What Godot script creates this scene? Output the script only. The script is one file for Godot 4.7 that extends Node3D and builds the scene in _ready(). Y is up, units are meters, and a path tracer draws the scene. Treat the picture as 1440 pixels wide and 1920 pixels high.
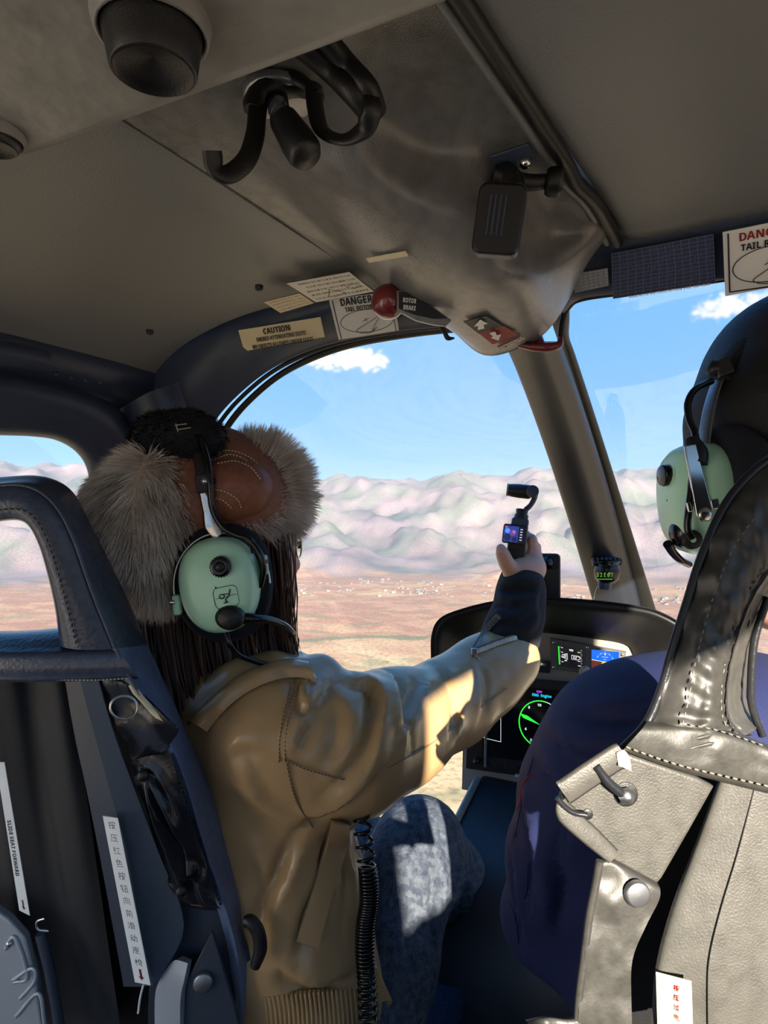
extends Node3D
# A helicopter cabin seen from the rear seat. Units are metres. The eye stands at EYE and looks along -Z;
# the aircraft points FW, its right side is RT. Points are set either in the aircraft's own frame (H)
# or as a point seen in the photograph together with a distance or a plane of the aircraft.
const FPX := 1150.0
const EYE := Vector3(0, 1.2, 0)
const YAW := 27.0
var FW := Vector3(sin(deg_to_rad(YAW)), 0, -cos(deg_to_rad(YAW)))
var RT := Vector3(cos(deg_to_rad(YAW)), 0, sin(deg_to_rad(YAW)))
var rng := RandomNumberGenerator.new()
var mats := {}
var taken := {}

func H(f: float, r: float, h: float) -> Vector3:
	return EYE + FW * f + RT * r + Vector3.UP * h

func P(px: float, py: float, d: float) -> Vector3:
	return EYE + Vector3((px - 720.0) / FPX * d, -(py - 960.0) / FPX * d, -d)

func PH(px: float, py: float, h: float) -> Vector3:      # on the level plane h above the eye
	return P(px, py, h * FPX / (960.0 - py))

func PF(px: float, py: float, f: float) -> Vector3:      # on a crosswise plane of the aircraft
	return P(px, py, f / (FW.x * (px - 720.0) / FPX - FW.z))

func PR(px: float, py: float, r: float) -> Vector3:      # on a lengthwise plane of the aircraft
	return P(px, py, r / (RT.x * (px - 720.0) / FPX - RT.z))

# ---------------------------------------------------------------- naming
func numbered(called: String) -> String:
	var n: int = taken.get(called, 0)
	taken[called] = n + 1
	return called if n == 0 else "%s_%03d" % [called, n]

func tag(o: Node, label := "", category := "", group := "", kind := "") -> Node:
	if label: o.set_meta("label", label)
	if category: o.set_meta("category", category)
	if group: o.set_meta("group", group)
	if kind: o.set_meta("kind", kind)
	return o

func thing(called: String, label: String, category: String, at: Vector3, group := "") -> Node3D:
	var o := Node3D.new()
	o.name = numbered(called)
	add_child(o)
	o.position = at
	tag(o, label, category, group)
	return o

func origin_of(n: Node) -> Vector3:
	var v := Vector3.ZERO
	while n is Node3D and n != self:
		v += n.position
		n = n.get_parent()
	return v

func part(called: String, m: Mesh, mat: Material, parent: Node, label := "", kind := "") -> MeshInstance3D:
	var o := MeshInstance3D.new()
	o.mesh = m
	o.material_override = mat
	o.name = called
	parent.add_child(o, true)
	o.position = -origin_of(parent)
	tag(o, label, "", "", kind)
	return o

func solo(called: String, m: Mesh, mat: Material, label: String, category: String, kind := "") -> MeshInstance3D:
	var o := MeshInstance3D.new()
	o.mesh = m
	o.material_override = mat
	o.name = numbered(called)
	add_child(o)
	tag(o, label, category, "", kind)
	return o

# ---------------------------------------------------------------- mesh collector
class Mb:
	var v := PackedVector3Array()
	var i := PackedInt32Array()
	var uv := PackedVector2Array()
	var c := PackedColorArray()
	func add(p: Vector3) -> int:
		v.append(p)
		return v.size() - 1
	func tri(a: int, b: int, d: int) -> void:
		i.append(a); i.append(b); i.append(d)
	func quad(a: int, b: int, d: int, e: int) -> void:
		tri(a, b, d); tri(a, d, e)
	func done() -> ArrayMesh:
		var n := PackedVector3Array()
		n.resize(v.size())
		for k in range(0, i.size(), 3):
			var a := v[i[k]]
			var g := (v[i[k + 2]] - a).cross(v[i[k + 1]] - a)
			n[i[k]] += g
			n[i[k + 1]] += g
			n[i[k + 2]] += g
		for k in n.size():
			n[k] = n[k].normalized() if n[k].length_squared() > 1e-24 else Vector3.UP
		var arr := []
		arr.resize(Mesh.ARRAY_MAX)
		arr[Mesh.ARRAY_VERTEX] = v
		arr[Mesh.ARRAY_NORMAL] = n
		arr[Mesh.ARRAY_INDEX] = i
		if uv.size() == v.size():
			arr[Mesh.ARRAY_TEX_UV] = uv
		if c.size() == v.size():
			arr[Mesh.ARRAY_COLOR] = c
		var m := ArrayMesh.new()
		m.add_surface_from_arrays(Mesh.PRIMITIVE_TRIANGLES, arr)
		return m
	func grid(rows: Array, close_u := false, close_v := false, with_uv := false) -> void:
		var s := v.size()
		var nr := rows.size()
		var nc: int = rows[0].size()
		for a in nr:
			for b in nc:
				v.append(rows[a][b])
				if with_uv:
					uv.append(Vector2(b / float(nc - 1), a / float(nr - 1)))
		for a in (nr if close_v else nr - 1):
			for b in (nc if close_u else nc - 1):
				var a2 := (a + 1) % nr
				var b2 := (b + 1) % nc
				quad(s + a * nc + b, s + a * nc + b2, s + a2 * nc + b2, s + a2 * nc + b)

static func cr(p0, p1, p2, p3, t: float):
	return 0.5 * ((2.0 * p1) + (p2 - p0) * t + (2.0 * p0 - 5.0 * p1 + 4.0 * p2 - p3) * t * t + (3.0 * p1 - p0 - 3.0 * p2 + p3) * t * t * t)

func spline(pts: Array, per := 8, closed := false) -> PackedVector3Array:
	var out := PackedVector3Array()
	var n := pts.size()
	if n == 2 and not closed:
		for s in per + 1:
			out.append(pts[0].lerp(pts[1], s / float(per)))
		return out
	for k in (n if closed else n - 1):
		var p0: Vector3 = pts[(k - 1 + n) % n] if closed or k > 0 else pts[0] * 2.0 - pts[1]
		var p1: Vector3 = pts[k]
		var p2: Vector3 = pts[(k + 1) % n]
		var p3: Vector3 = pts[(k + 2) % n] if closed or k + 2 < n else pts[n - 1] * 2.0 - pts[n - 2]
		for s in per:
			out.append(cr(p0, p1, p2, p3, s / float(per)))
	if not closed:
		out.append(pts[n - 1])
	return out

func samples(vals: Array, n: int) -> PackedFloat32Array:
	var out := PackedFloat32Array()
	for k in n:
		var t := k / float(max(n - 1, 1)) * (vals.size() - 1)
		var a := int(floor(t))
		var b: int = min(a + 1, vals.size() - 1)
		out.append(lerpf(vals[a], vals[b], t - a))
	return out

# a tube along a line; radii runs along it; flat squashes it across "up"
func tube_into(m: Mb, line: PackedVector3Array, radii: Array, sides := 10, caps := true, flat := 1.0, up := Vector3.ZERO, closed := false) -> void:
	var n := line.size()
	var rr := samples(radii, n)
	var t0 := (line[1] - line[0]).normalized()
	var x := up if up != Vector3.ZERO else (Vector3.UP if absf(t0.y) < 0.9 else Vector3.RIGHT)
	var rows := []
	for k in n:
		var t: Vector3
		if closed:
			t = (line[(k + 1) % n] - line[(k - 1 + n) % n]).normalized()
		else:
			t = (line[min(k + 1, n - 1)] - line[max(k - 1, 0)]).normalized()
		if up != Vector3.ZERO:
			x = up
		x = (x - t * x.dot(t)).normalized()
		var y := t.cross(x)
		var row := []
		for s in sides:
			var a := TAU * s / sides
			row.append(line[k] + (x * cos(a) * flat + y * sin(a)) * rr[k])
		rows.append(row)
	m.grid(rows, true, closed)
	if caps and not closed:
		for e in [0, n - 1]:
			var c := m.add(line[e])
			var s0 := m.v.size()
			for q in rows[e]:
				m.add(q)
			for s in sides:
				if e == 0: m.tri(c, s0 + (s + 1) % sides, s0 + s)
				else: m.tri(c, s0 + s, s0 + (s + 1) % sides)

func tube(pts: Array, radii: Array, sides := 10, per := 8, flat := 1.0, up := Vector3.ZERO, closed := false) -> ArrayMesh:
	var m := Mb.new()
	tube_into(m, spline(pts, per, closed), radii, sides, true, flat, up, closed)
	return m.done()

# a smooth skin through rows of points
func skin_rows(rows: Array, nu := 6, nv := 6) -> Array:
	var cols := []
	for r in rows:
		cols.append(spline(r, nu))
	var out := []
	var nc: int = cols[0].size()
	var across := []
	for b in nc:
		var line := []
		for r in cols:
			line.append(r[b])
		across.append(spline(line, nv))
	for a in across[0].size():
		var row := []
		for b in nc:
			row.append(across[b][a])
		out.append(row)
	return out

func skin(rows: Array, nu := 6, nv := 6, thick := 0.0) -> ArrayMesh:
	var m := Mb.new()
	var g := skin_rows(rows, nu, nv)
	m.grid(g, false, false, thick == 0.0)
	if thick != 0.0:
		thicken(m, g, thick)
	return m.done()

func thicken(m: Mb, g: Array, thick: float) -> void:
	var nr := g.size()
	var nc: int = g[0].size()
	var back := []
	for a in nr:
		var row := []
		for b in nc:
			var du: Vector3 = g[a][min(b + 1, nc - 1)] - g[a][max(b - 1, 0)]
			var dv: Vector3 = g[min(a + 1, nr - 1)][b] - g[max(a - 1, 0)][b]
			row.append(g[a][b] + du.cross(dv).normalized() * thick)
		back.append(row)
	var rev := []
	for a in nr:
		var row: Array = back[nr - 1 - a]
		rev.append(row)
	m.grid(rev)
	var rim := []
	var rimb := []
	for b in nc: rim.append(g[0][b]); rimb.append(back[0][b])
	for a in range(1, nr): rim.append(g[a][nc - 1]); rimb.append(back[a][nc - 1])
	for b in range(nc - 2, -1, -1): rim.append(g[nr - 1][b]); rimb.append(back[nr - 1][b])
	for a in range(nr - 2, 0, -1): rim.append(g[a][0]); rimb.append(back[a][0])
	m.grid([rimb, rim], true)

# a flat outline with thickness and rounded rims, placed by a transform (outline in its xy, thickness along z)
func plate_into(m: Mb, outline: PackedVector2Array, depth: float, bevel: float, tr: Transform3D) -> void:
	var o := outline
	if not Geometry2D.is_polygon_clockwise(o):
		o.reverse()
	var n := o.size()
	var inw := PackedVector2Array()
	for k in n:
		var e1 := (o[k] - o[(k - 1 + n) % n]).normalized()
		var e2 := (o[(k + 1) % n] - o[k]).normalized()
		var nn := (Vector2(e1.y, -e1.x) + Vector2(e2.y, -e2.x))
		var l := nn.length()
		nn = nn / max(l, 0.01)
		inw.append(nn / clampf(l * 0.5, 0.5, 1.0))
	var rings := []
	for q in [[1.0, 0.0], [0.62, 0.08], [0.29, 0.29], [0.08, 0.62], [0.0, 1.0]]:
		rings.append([q[0] * bevel, depth * 0.5 - q[1] * bevel])
	for q in [[0.0, 1.0], [0.08, 0.62], [0.29, 0.29], [0.62, 0.08], [1.0, 0.0]]:
		rings.append([q[0] * bevel, -depth * 0.5 + q[1] * bevel])
	var flip := inw.size() > 0 and not Geometry2D.is_point_in_polygon(o[0] + inw[0] * 0.0005, o)
	var rows := []
	for r in rings:
		var row := []
		for k in n:
			var q: Vector2 = o[k] + inw[k] * (-r[0] if flip else r[0])
			row.append(tr * Vector3(q.x, q.y, r[1]))
		rows.append(row)
	m.grid(rows, true)
	var flat := PackedVector2Array()
	for k in n:
		flat.append(o[k] + inw[k] * (-bevel if flip else bevel))
	var tris := Geometry2D.triangulate_polygon(flat)
	for side in [1.0, -1.0]:
		var s := m.v.size()
		for q in flat:
			m.add(tr * Vector3(q.x, q.y, depth * 0.5 * side))
		for k in range(0, tris.size(), 3):
			if side > 0: m.tri(s + tris[k], s + tris[k + 2], s + tris[k + 1])
			else: m.tri(s + tris[k], s + tris[k + 1], s + tris[k + 2])

func plate(outline: PackedVector2Array, depth: float, bevel: float, tr: Transform3D) -> ArrayMesh:
	var m := Mb.new()
	plate_into(m, outline, depth, bevel, tr)
	return m.done()

func round_rect(w: float, h: float, r: float, seg := 4) -> PackedVector2Array:
	var o := PackedVector2Array()
	for q in [[1, 1, 0.0], [-1, 1, 90.0], [-1, -1, 180.0], [1, -1, 270.0]]:
		for s in seg + 1:
			var a := deg_to_rad(q[2] + 90.0 * s / seg)
			o.append(Vector2(q[0] * (w * 0.5 - r) + cos(a) * r, q[1] * (h * 0.5 - r) + sin(a) * r))
	return o

func disc(r: float, n := 20) -> PackedVector2Array:
	var o := PackedVector2Array()
	for k in n:
		o.append(Vector2(cos(TAU * k / n), sin(TAU * k / n)) * r)
	return o

# frame whose z looks along "out"
func facing(at: Vector3, out: Vector3, up := Vector3.UP) -> Transform3D:
	var z := out.normalized()
	var x := up.cross(z).normalized()
	return Transform3D(Basis(x, z.cross(x), z), at)

# a turned shape: profile of (radius, height) spun round the frame's z
func lathe_into(m: Mb, prof: Array, tr: Transform3D, sides := 20) -> void:
	var rows := []
	for q in prof:
		var row := []
		for s in sides:
			var a := TAU * s / sides
			row.append(tr * Vector3(cos(a) * q[0], sin(a) * q[0], q[1]))
		rows.append(row)
	m.grid(rows, true)

func lathe(prof: Array, tr: Transform3D, sides := 20) -> ArrayMesh:
	var m := Mb.new()
	lathe_into(m, prof, tr, sides)
	return m.done()

func hbox(f0: float, f1: float, r0: float, r1: float, h0: float, h1: float, bevel := 0.008) -> ArrayMesh:
	var tr := Transform3D(Basis(RT, Vector3.UP, -FW), H((f0 + f1) * 0.5, (r0 + r1) * 0.5, (h0 + h1) * 0.5))
	return plate(round_rect(absf(r1 - r0), absf(h1 - h0), bevel, 2), absf(f1 - f0), bevel * 0.7, tr)

func box_at(tr: Transform3D, w: float, h: float, d: float, bevel := 0.003) -> ArrayMesh:
	return plate(round_rect(w, h, bevel, 3), d, bevel * 0.8, tr)

func text_mesh(t: String, height: float, tr: Transform3D, bold := true, width := 1.0, align := HORIZONTAL_ALIGNMENT_CENTER) -> ArrayMesh:
	var f := SystemFont.new()
	f.font_names = PackedStringArray(["Droid Sans"])
	f.font_weight = 700 if bold else 400
	var tm := TextMesh.new()
	tm.font = f
	tm.font_size = 32
	tm.text = t
	tm.depth = 0.4
	tm.horizontal_alignment = align
	tm.vertical_alignment = VERTICAL_ALIGNMENT_CENTER
	tm.pixel_size = 0.01
	var s := height / 0.235
	var arr := tm.get_mesh_arrays()
	var vs: PackedVector3Array = arr[Mesh.ARRAY_VERTEX]
	for k in vs.size():
		vs[k] = tr * (Vector3(vs[k].x * s * width, vs[k].y * s, 0.0002 if vs[k].z > 0 else -0.0001))
	var out := ArrayMesh.new()
	var a2 := []
	a2.resize(Mesh.ARRAY_MAX)
	a2[Mesh.ARRAY_VERTEX] = vs
	var ns := PackedVector3Array()
	ns.resize(vs.size())
	ns.fill(tr.basis.z.normalized())
	a2[Mesh.ARRAY_NORMAL] = ns
	if arr[Mesh.ARRAY_INDEX]: a2[Mesh.ARRAY_INDEX] = arr[Mesh.ARRAY_INDEX]
	out.add_surface_from_arrays(Mesh.PRIMITIVE_TRIANGLES, a2)
	return out

# ---------------------------------------------------------------- bodies: tapered capsules blended and meshed as surface nets
class Sdf:
	var a := PackedVector3Array()
	var ba := PackedVector3Array()
	var il := PackedFloat32Array()
	var ra := PackedFloat32Array()
	var dr := PackedFloat32Array()
	var kk := PackedFloat32Array()
	var cut := PackedByteArray()
	func cap(p: Vector3, q: Vector3, r1: float, r2: float, k := 0.03, sub := false) -> void:
		a.append(p); ba.append(q - p)
		il.append(1.0 / max((q - p).length_squared(), 1e-9))
		ra.append(r1); dr.append(r2 - r1); kk.append(k); cut.append(1 if sub else 0)
	func ball(p: Vector3, r: float, k := 0.03, sub := false) -> void:
		cap(p, p + Vector3(0, 0.0005, 0), r, r, k, sub)
	func chain(pts: Array, rs: Array, k := 0.03, sub := false) -> void:
		for n in pts.size() - 1:
			cap(pts[n], pts[n + 1], rs[min(n, rs.size() - 1)], rs[min(n + 1, rs.size() - 1)], k, sub)
	func d_of(p: Vector3, list: PackedInt32Array) -> float:
		var m := 10.0
		for n in list:
			var pa := p - a[n]
			var h := clampf(pa.dot(ba[n]) * il[n], 0.0, 1.0)
			var q := (pa - ba[n] * h).length() - ra[n] - dr[n] * h
			var k := kk[n]
			if cut[n]:
				var s := k - absf(m + q)
				m = maxf(m, -q)
				if s > 0.0: m += s * s * 0.25 / k
			else:
				var s := k - absf(m - q)
				m = minf(m, q)
				if s > 0.0: m -= s * s * 0.25 / k
		return m
	func all() -> PackedInt32Array:
		var l := PackedInt32Array()
		for n in a.size(): l.append(n)
		return l
	func hit(from: Vector3, dir: Vector3, start := 0.2, reach := 3.0) -> Vector3:
		var l := all()
		var t := start
		for s in 90:
			var d := d_of(from + dir * t, l)
			if d < 0.0004: return from + dir * t
			t += d * 0.8
			if t > reach: break
		return Vector3.INF
	func normal(p: Vector3) -> Vector3:
		var l := all()
		var e := 0.002
		return Vector3(d_of(p + Vector3(e, 0, 0), l) - d_of(p - Vector3(e, 0, 0), l), d_of(p + Vector3(0, e, 0), l) - d_of(p - Vector3(0, e, 0), l), d_of(p + Vector3(0, 0, e), l) - d_of(p - Vector3(0, 0, e), l)).normalized()
	func mesh_into(m: Mb, cell: float, ymin := -10.0, ymax := 10.0) -> void:
		var lo := Vector3(1e3, 1e3, 1e3)
		var hi := -lo
		for n in a.size():
			if cut[n]: continue
			for e in 2:
				var c := a[n] + ba[n] * e
				var r := ra[n] + dr[n] * e + cell * 2.0
				lo = lo.min(c - Vector3(r, r, r))
				hi = hi.max(c + Vector3(r, r, r))
		lo.y = maxf(lo.y, ymin); hi.y = minf(hi.y, ymax)
		const B := 6
		var nb := Vector3i(((hi - lo) / (cell * B)).ceil())
		var nx := nb.x * B + 1
		var ny := nb.y * B + 1
		var nz := nb.z * B + 1
		var val := PackedFloat32Array()
		val.resize(nx * ny * nz)
		val.fill(9.0)
		var live := []
		var rad := cell * B * 0.5 * 1.7321
		var everyone := all()
		for bz in nb.z:
			for by in nb.y:
				for bx in nb.x:
					var c := lo + Vector3(bx + 0.5, by + 0.5, bz + 0.5) * cell * B
					var near := PackedInt32Array()
					var d := d_of(c, everyone)
					var lim := rad * 1.35 + cell
					var on := absf(d) < lim
					if on:
						for n in everyone:
							var pa := c - a[n]
							var h := clampf(pa.dot(ba[n]) * il[n], 0.0, 1.0)
							var q := (pa - ba[n] * h).length() - ra[n] - dr[n] * h
							if q < d + rad * 2.0 + kk[n] + 0.03 or cut[n] and q < rad + kk[n] + 0.02: near.append(n)
						live.append(Vector3i(bx, by, bz))
					for z in range(bz * B, bz * B + B + 1):
						for y in range(by * B, by * B + B + 1):
							var o := (z * ny + y) * nx
							if on:
								for x in range(bx * B, bx * B + B + 1):
									val[o + x] = d_of(lo + Vector3(x, y, z) * cell, near)
							else:
								for x in range(bx * B, bx * B + B + 1):
									if val[o + x] == 9.0: val[o + x] = d
		var idx := {}
		var sx := 1
		var sy := nx
		var sz := nx * ny
		var off := [0, sx, sy, sx + sy, sz, sz + sx, sz + sy, sz + sx + sy]
		var co := [Vector3(0, 0, 0), Vector3(1, 0, 0), Vector3(0, 1, 0), Vector3(1, 1, 0), Vector3(0, 0, 1), Vector3(1, 0, 1), Vector3(0, 1, 1), Vector3(1, 1, 1)]
		var edges := [[0, 1], [2, 3], [4, 5], [6, 7], [0, 2], [1, 3], [4, 6], [5, 7], [0, 4], [1, 5], [2, 6], [3, 7]]
		for bl in live:
			for z in range(bl.z * B, bl.z * B + B):
				for y in range(bl.y * B, bl.y * B + B):
					for x in range(bl.x * B, bl.x * B + B):
						var o := (z * ny + y) * nx + x
						var s := 0
						for q in 8:
							if val[o + off[q]] < 0.0: s += 1
						if s == 0 or s == 8: continue
						var sum := Vector3.ZERO
						var cnt := 0
						for e in edges:
							var va := val[o + off[e[0]]]
							var vb := val[o + off[e[1]]]
							if (va < 0.0) != (vb < 0.0):
								sum += co[e[0]].lerp(co[e[1]], va / (va - vb))
								cnt += 1
						idx[o] = m.add(lo + (Vector3(x, y, z) + sum / cnt) * cell)
		for o in idx:
			var v0 := val[o]
			for ax in 3:
				var st: int = [sx, sy, sz][ax]
				var u: int = [sy, sz, sx][ax]
				var w: int = [sz, sx, sy][ax]
				if o + st >= val.size(): continue
				var v1 := val[o + st]
				if (v0 < 0.0) == (v1 < 0.0): continue
				if not (idx.has(o - u) and idx.has(o - w) and idx.has(o - u - w)): continue
				if v0 < 0.0: m.quad(idx[o], idx[o - w], idx[o - u - w], idx[o - u])
				else: m.quad(idx[o], idx[o - u], idx[o - u - w], idx[o - w])

func at_px(s: Sdf, px: float, py: float, lift := 0.0, start := 0.25) -> Vector3:
	var dir := (P(px, py, 1.0) - EYE).normalized()
	var h := s.hit(EYE, dir, start)
	if h == Vector3.INF:
		return h
	return h + s.normal(h) * lift

func line_on(s: Sdf, pts: Array, lift := 0.0, start := 0.25) -> Array:
	var out := []
	for q in pts:
		var h := at_px(s, q[0], q[1], lift, start)
		if h != Vector3.INF: out.append(h)
	return out

# stitches along a line: short raised threads
func stitches(line: PackedVector3Array, step: float, length: float, r: float) -> ArrayMesh:
	var m := Mb.new()
	var left := 0.0
	for k in line.size() - 1:
		var seg := line[k + 1] - line[k]
		var l := seg.length()
		var t := left
		while t < l:
			var c := line[k] + seg * (t / l)
			var d := seg / l * length * 0.5
			tube_into(m, PackedVector3Array([c - d, c - d * 0.5, c + d * 0.5, c + d]), [r * 0.3, r, r, r * 0.3], 5)
			t += step
		left = t - l
	return m.done()

# ---------------------------------------------------------------- materials
func noise_tex(freq: float, size := 256, normal := false, strength := 4.0, ramp: Array = [], kind := FastNoiseLite.TYPE_SIMPLEX_SMOOTH, oct := 4, sd := 1) -> NoiseTexture2D:
	var n := FastNoiseLite.new()
	n.noise_type = kind
	n.frequency = freq
	n.fractal_octaves = oct
	n.seed = sd
	var t := NoiseTexture2D.new()
	t.width = size
	t.height = size
	t.seamless = true
	t.noise = n
	t.as_normal_map = normal
	t.bump_strength = strength
	if ramp:
		var g := Gradient.new()
		var offs := PackedFloat32Array()
		var cols := PackedColorArray()
		for q in ramp:
			offs.append(q[0]); cols.append(q[1])
		g.offsets = offs
		g.colors = cols
		t.color_ramp = g
	return t

func mat(c: Color, rough := 0.6, metal := 0.0) -> StandardMaterial3D:
	var m := StandardMaterial3D.new()
	m.albedo_color = c
	m.roughness = rough
	m.metallic = metal
	return m

func grained(c: Color, rough: float, scale: float, tex: Texture2D, nscale := 0.5, spots: Texture2D = null) -> StandardMaterial3D:
	var m := mat(c, rough)
	m.uv1_triplanar = true
	m.uv1_scale = Vector3(scale, scale, scale)
	if tex:
		m.normal_enabled = true
		m.normal_texture = tex
		m.normal_scale = nscale
	if spots:
		m.albedo_texture = spots
	return m

func _ready() -> void:
	rng.seed = 7
	# ---- camera
	var cam := Camera3D.new()
	cam.name = "camera"
	cam.position = EYE
	cam.fov = rad_to_deg(2.0 * atan(960.0 / FPX))
	cam.near = 0.02
	cam.far = 60000.0
	add_child(cam)
	cam.current = true
	# ---- sky, haze, exposure
	var env := Environment.new()
	env.background_mode = Environment.BG_SKY
	var sky := Sky.new()
	var pan := PanoramaSkyMaterial.new()
	pan.panorama = ImageTexture.create_from_image(sky_image())
	sky.sky_material = pan
	env.sky = sky
	env.tonemap_mode = Environment.TONE_MAPPER_LINEAR
	env.tonemap_exposure = 2.4
	env.sdfgi_enabled = true
	env.ssao_enabled = true
	env.ssil_enabled = true
	env.fog_enabled = true
	env.fog_mode = Environment.FOG_MODE_EXPONENTIAL
	env.fog_light_color = Color(0.80, 0.86, 0.95)
	env.fog_density = 0.000034
	var we := WorldEnvironment.new()
	we.name = "environment"
	we.environment = env
	add_child(we)
	# ---- sun: behind and to the right of the eye, fairly low
	var sun := DirectionalLight3D.new()
	sun.name = "sun"
	var to_sun := Vector3(0.15, 0.25, 0.93).normalized()
	sun.transform = Transform3D(Basis.looking_at(-to_sun, Vector3.UP), Vector3(0, 5, 0))
	sun.light_color = Color(1.0, 0.95, 0.87)
	sun.light_energy = 3.1
	sun.light_angular_distance = 0.6
	sun.shadow_enabled = true
	add_child(sun)
	make_materials()
	build_landscape()
	build_cabin()
	build_overhead()
	build_panel()
	build_left_seat()
	build_right_seat()
	build_passenger()
	build_pilot()
	build_headsets()

func sky_image() -> Image:
	var w := 2048
	var h := 1024
	var im := Image.create(w, h, false, Image.FORMAT_RGBF)
	var n := FastNoiseLite.new()
	n.seed = 5
	n.frequency = 1.0
	n.fractal_octaves = 5
	# clouds: azimuth, elevation, half width, half height (degrees), strength
	var clouds := [[-5.0, 13.75, 2.6, 1.0, 1.5], [-2.9, 13.9, 2.8, 1.25, 1.5], [-1.4, 13.7, 1.9, 1.1, 1.4], [29.2, 16.2, 2.6, 1.1, 1.0], [32.0, 16.8, 1.6, 0.5, 0.75], [27.5, 18.2, 0.7, 0.6, 0.5]]
	for r in range(8):      # the same sparse fair-weather clouds go on round the sky
		var ro := RandomNumberGenerator.new()
		ro.seed = 40 + r
		clouds.append([60.0 + r * 32.0 + ro.randf_range(-8, 8), ro.randf_range(11, 24), ro.randf_range(2, 6), ro.randf_range(0.7, 1.8), ro.randf_range(0.8, 1.4)])
	for y in h:
		var el := 90.0 - 180.0 * (y + 0.5) / h
		var s := clampf(sin(deg_to_rad(maxf(el, 0.0))), 0.0, 1.0)
		var t := pow(s, 0.45)
		var zen := Color(0.015, 0.16, 0.48)
		var hor := Color(0.19, 0.355, 0.48)
		var base := hor.lerp(zen, t)
		for x in w:
			var c := base
			if el > 3.0 and el < 32.0:
				var az := wrapf(360.0 * (x + 0.5) / w, -180.0, 180.0)
				for q in clouds:
					var dx: float = wrapf(az - q[0], -180.0, 180.0) / q[2]
					var dy: float = (el - q[1]) / q[3]
					if dy < 0.0: dy *= 1.35
					var dd := dx * dx + dy * dy
					if dd > 3.2: continue
					var nn := n.get_noise_2d(az * 0.85, el * 1.7) * 0.9 + n.get_noise_2d(az * 2.6 + 50.0, el * 4.4) * 0.55
					var k: float = clampf((1.0 - dd + nn * 1.25) * 1.3, 0.0, 1.0) * q[4]
					k = clampf(k * k * (3.0 - 2.0 * k) if k < 1.0 else 1.0, 0.0, 1.0)
					c = c.lerp(Color(0.50, 0.495, 0.49), k * clampf(q[4], 0.0, 1.0))
			im.set_pixel(x, y, c)
	return im

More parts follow.
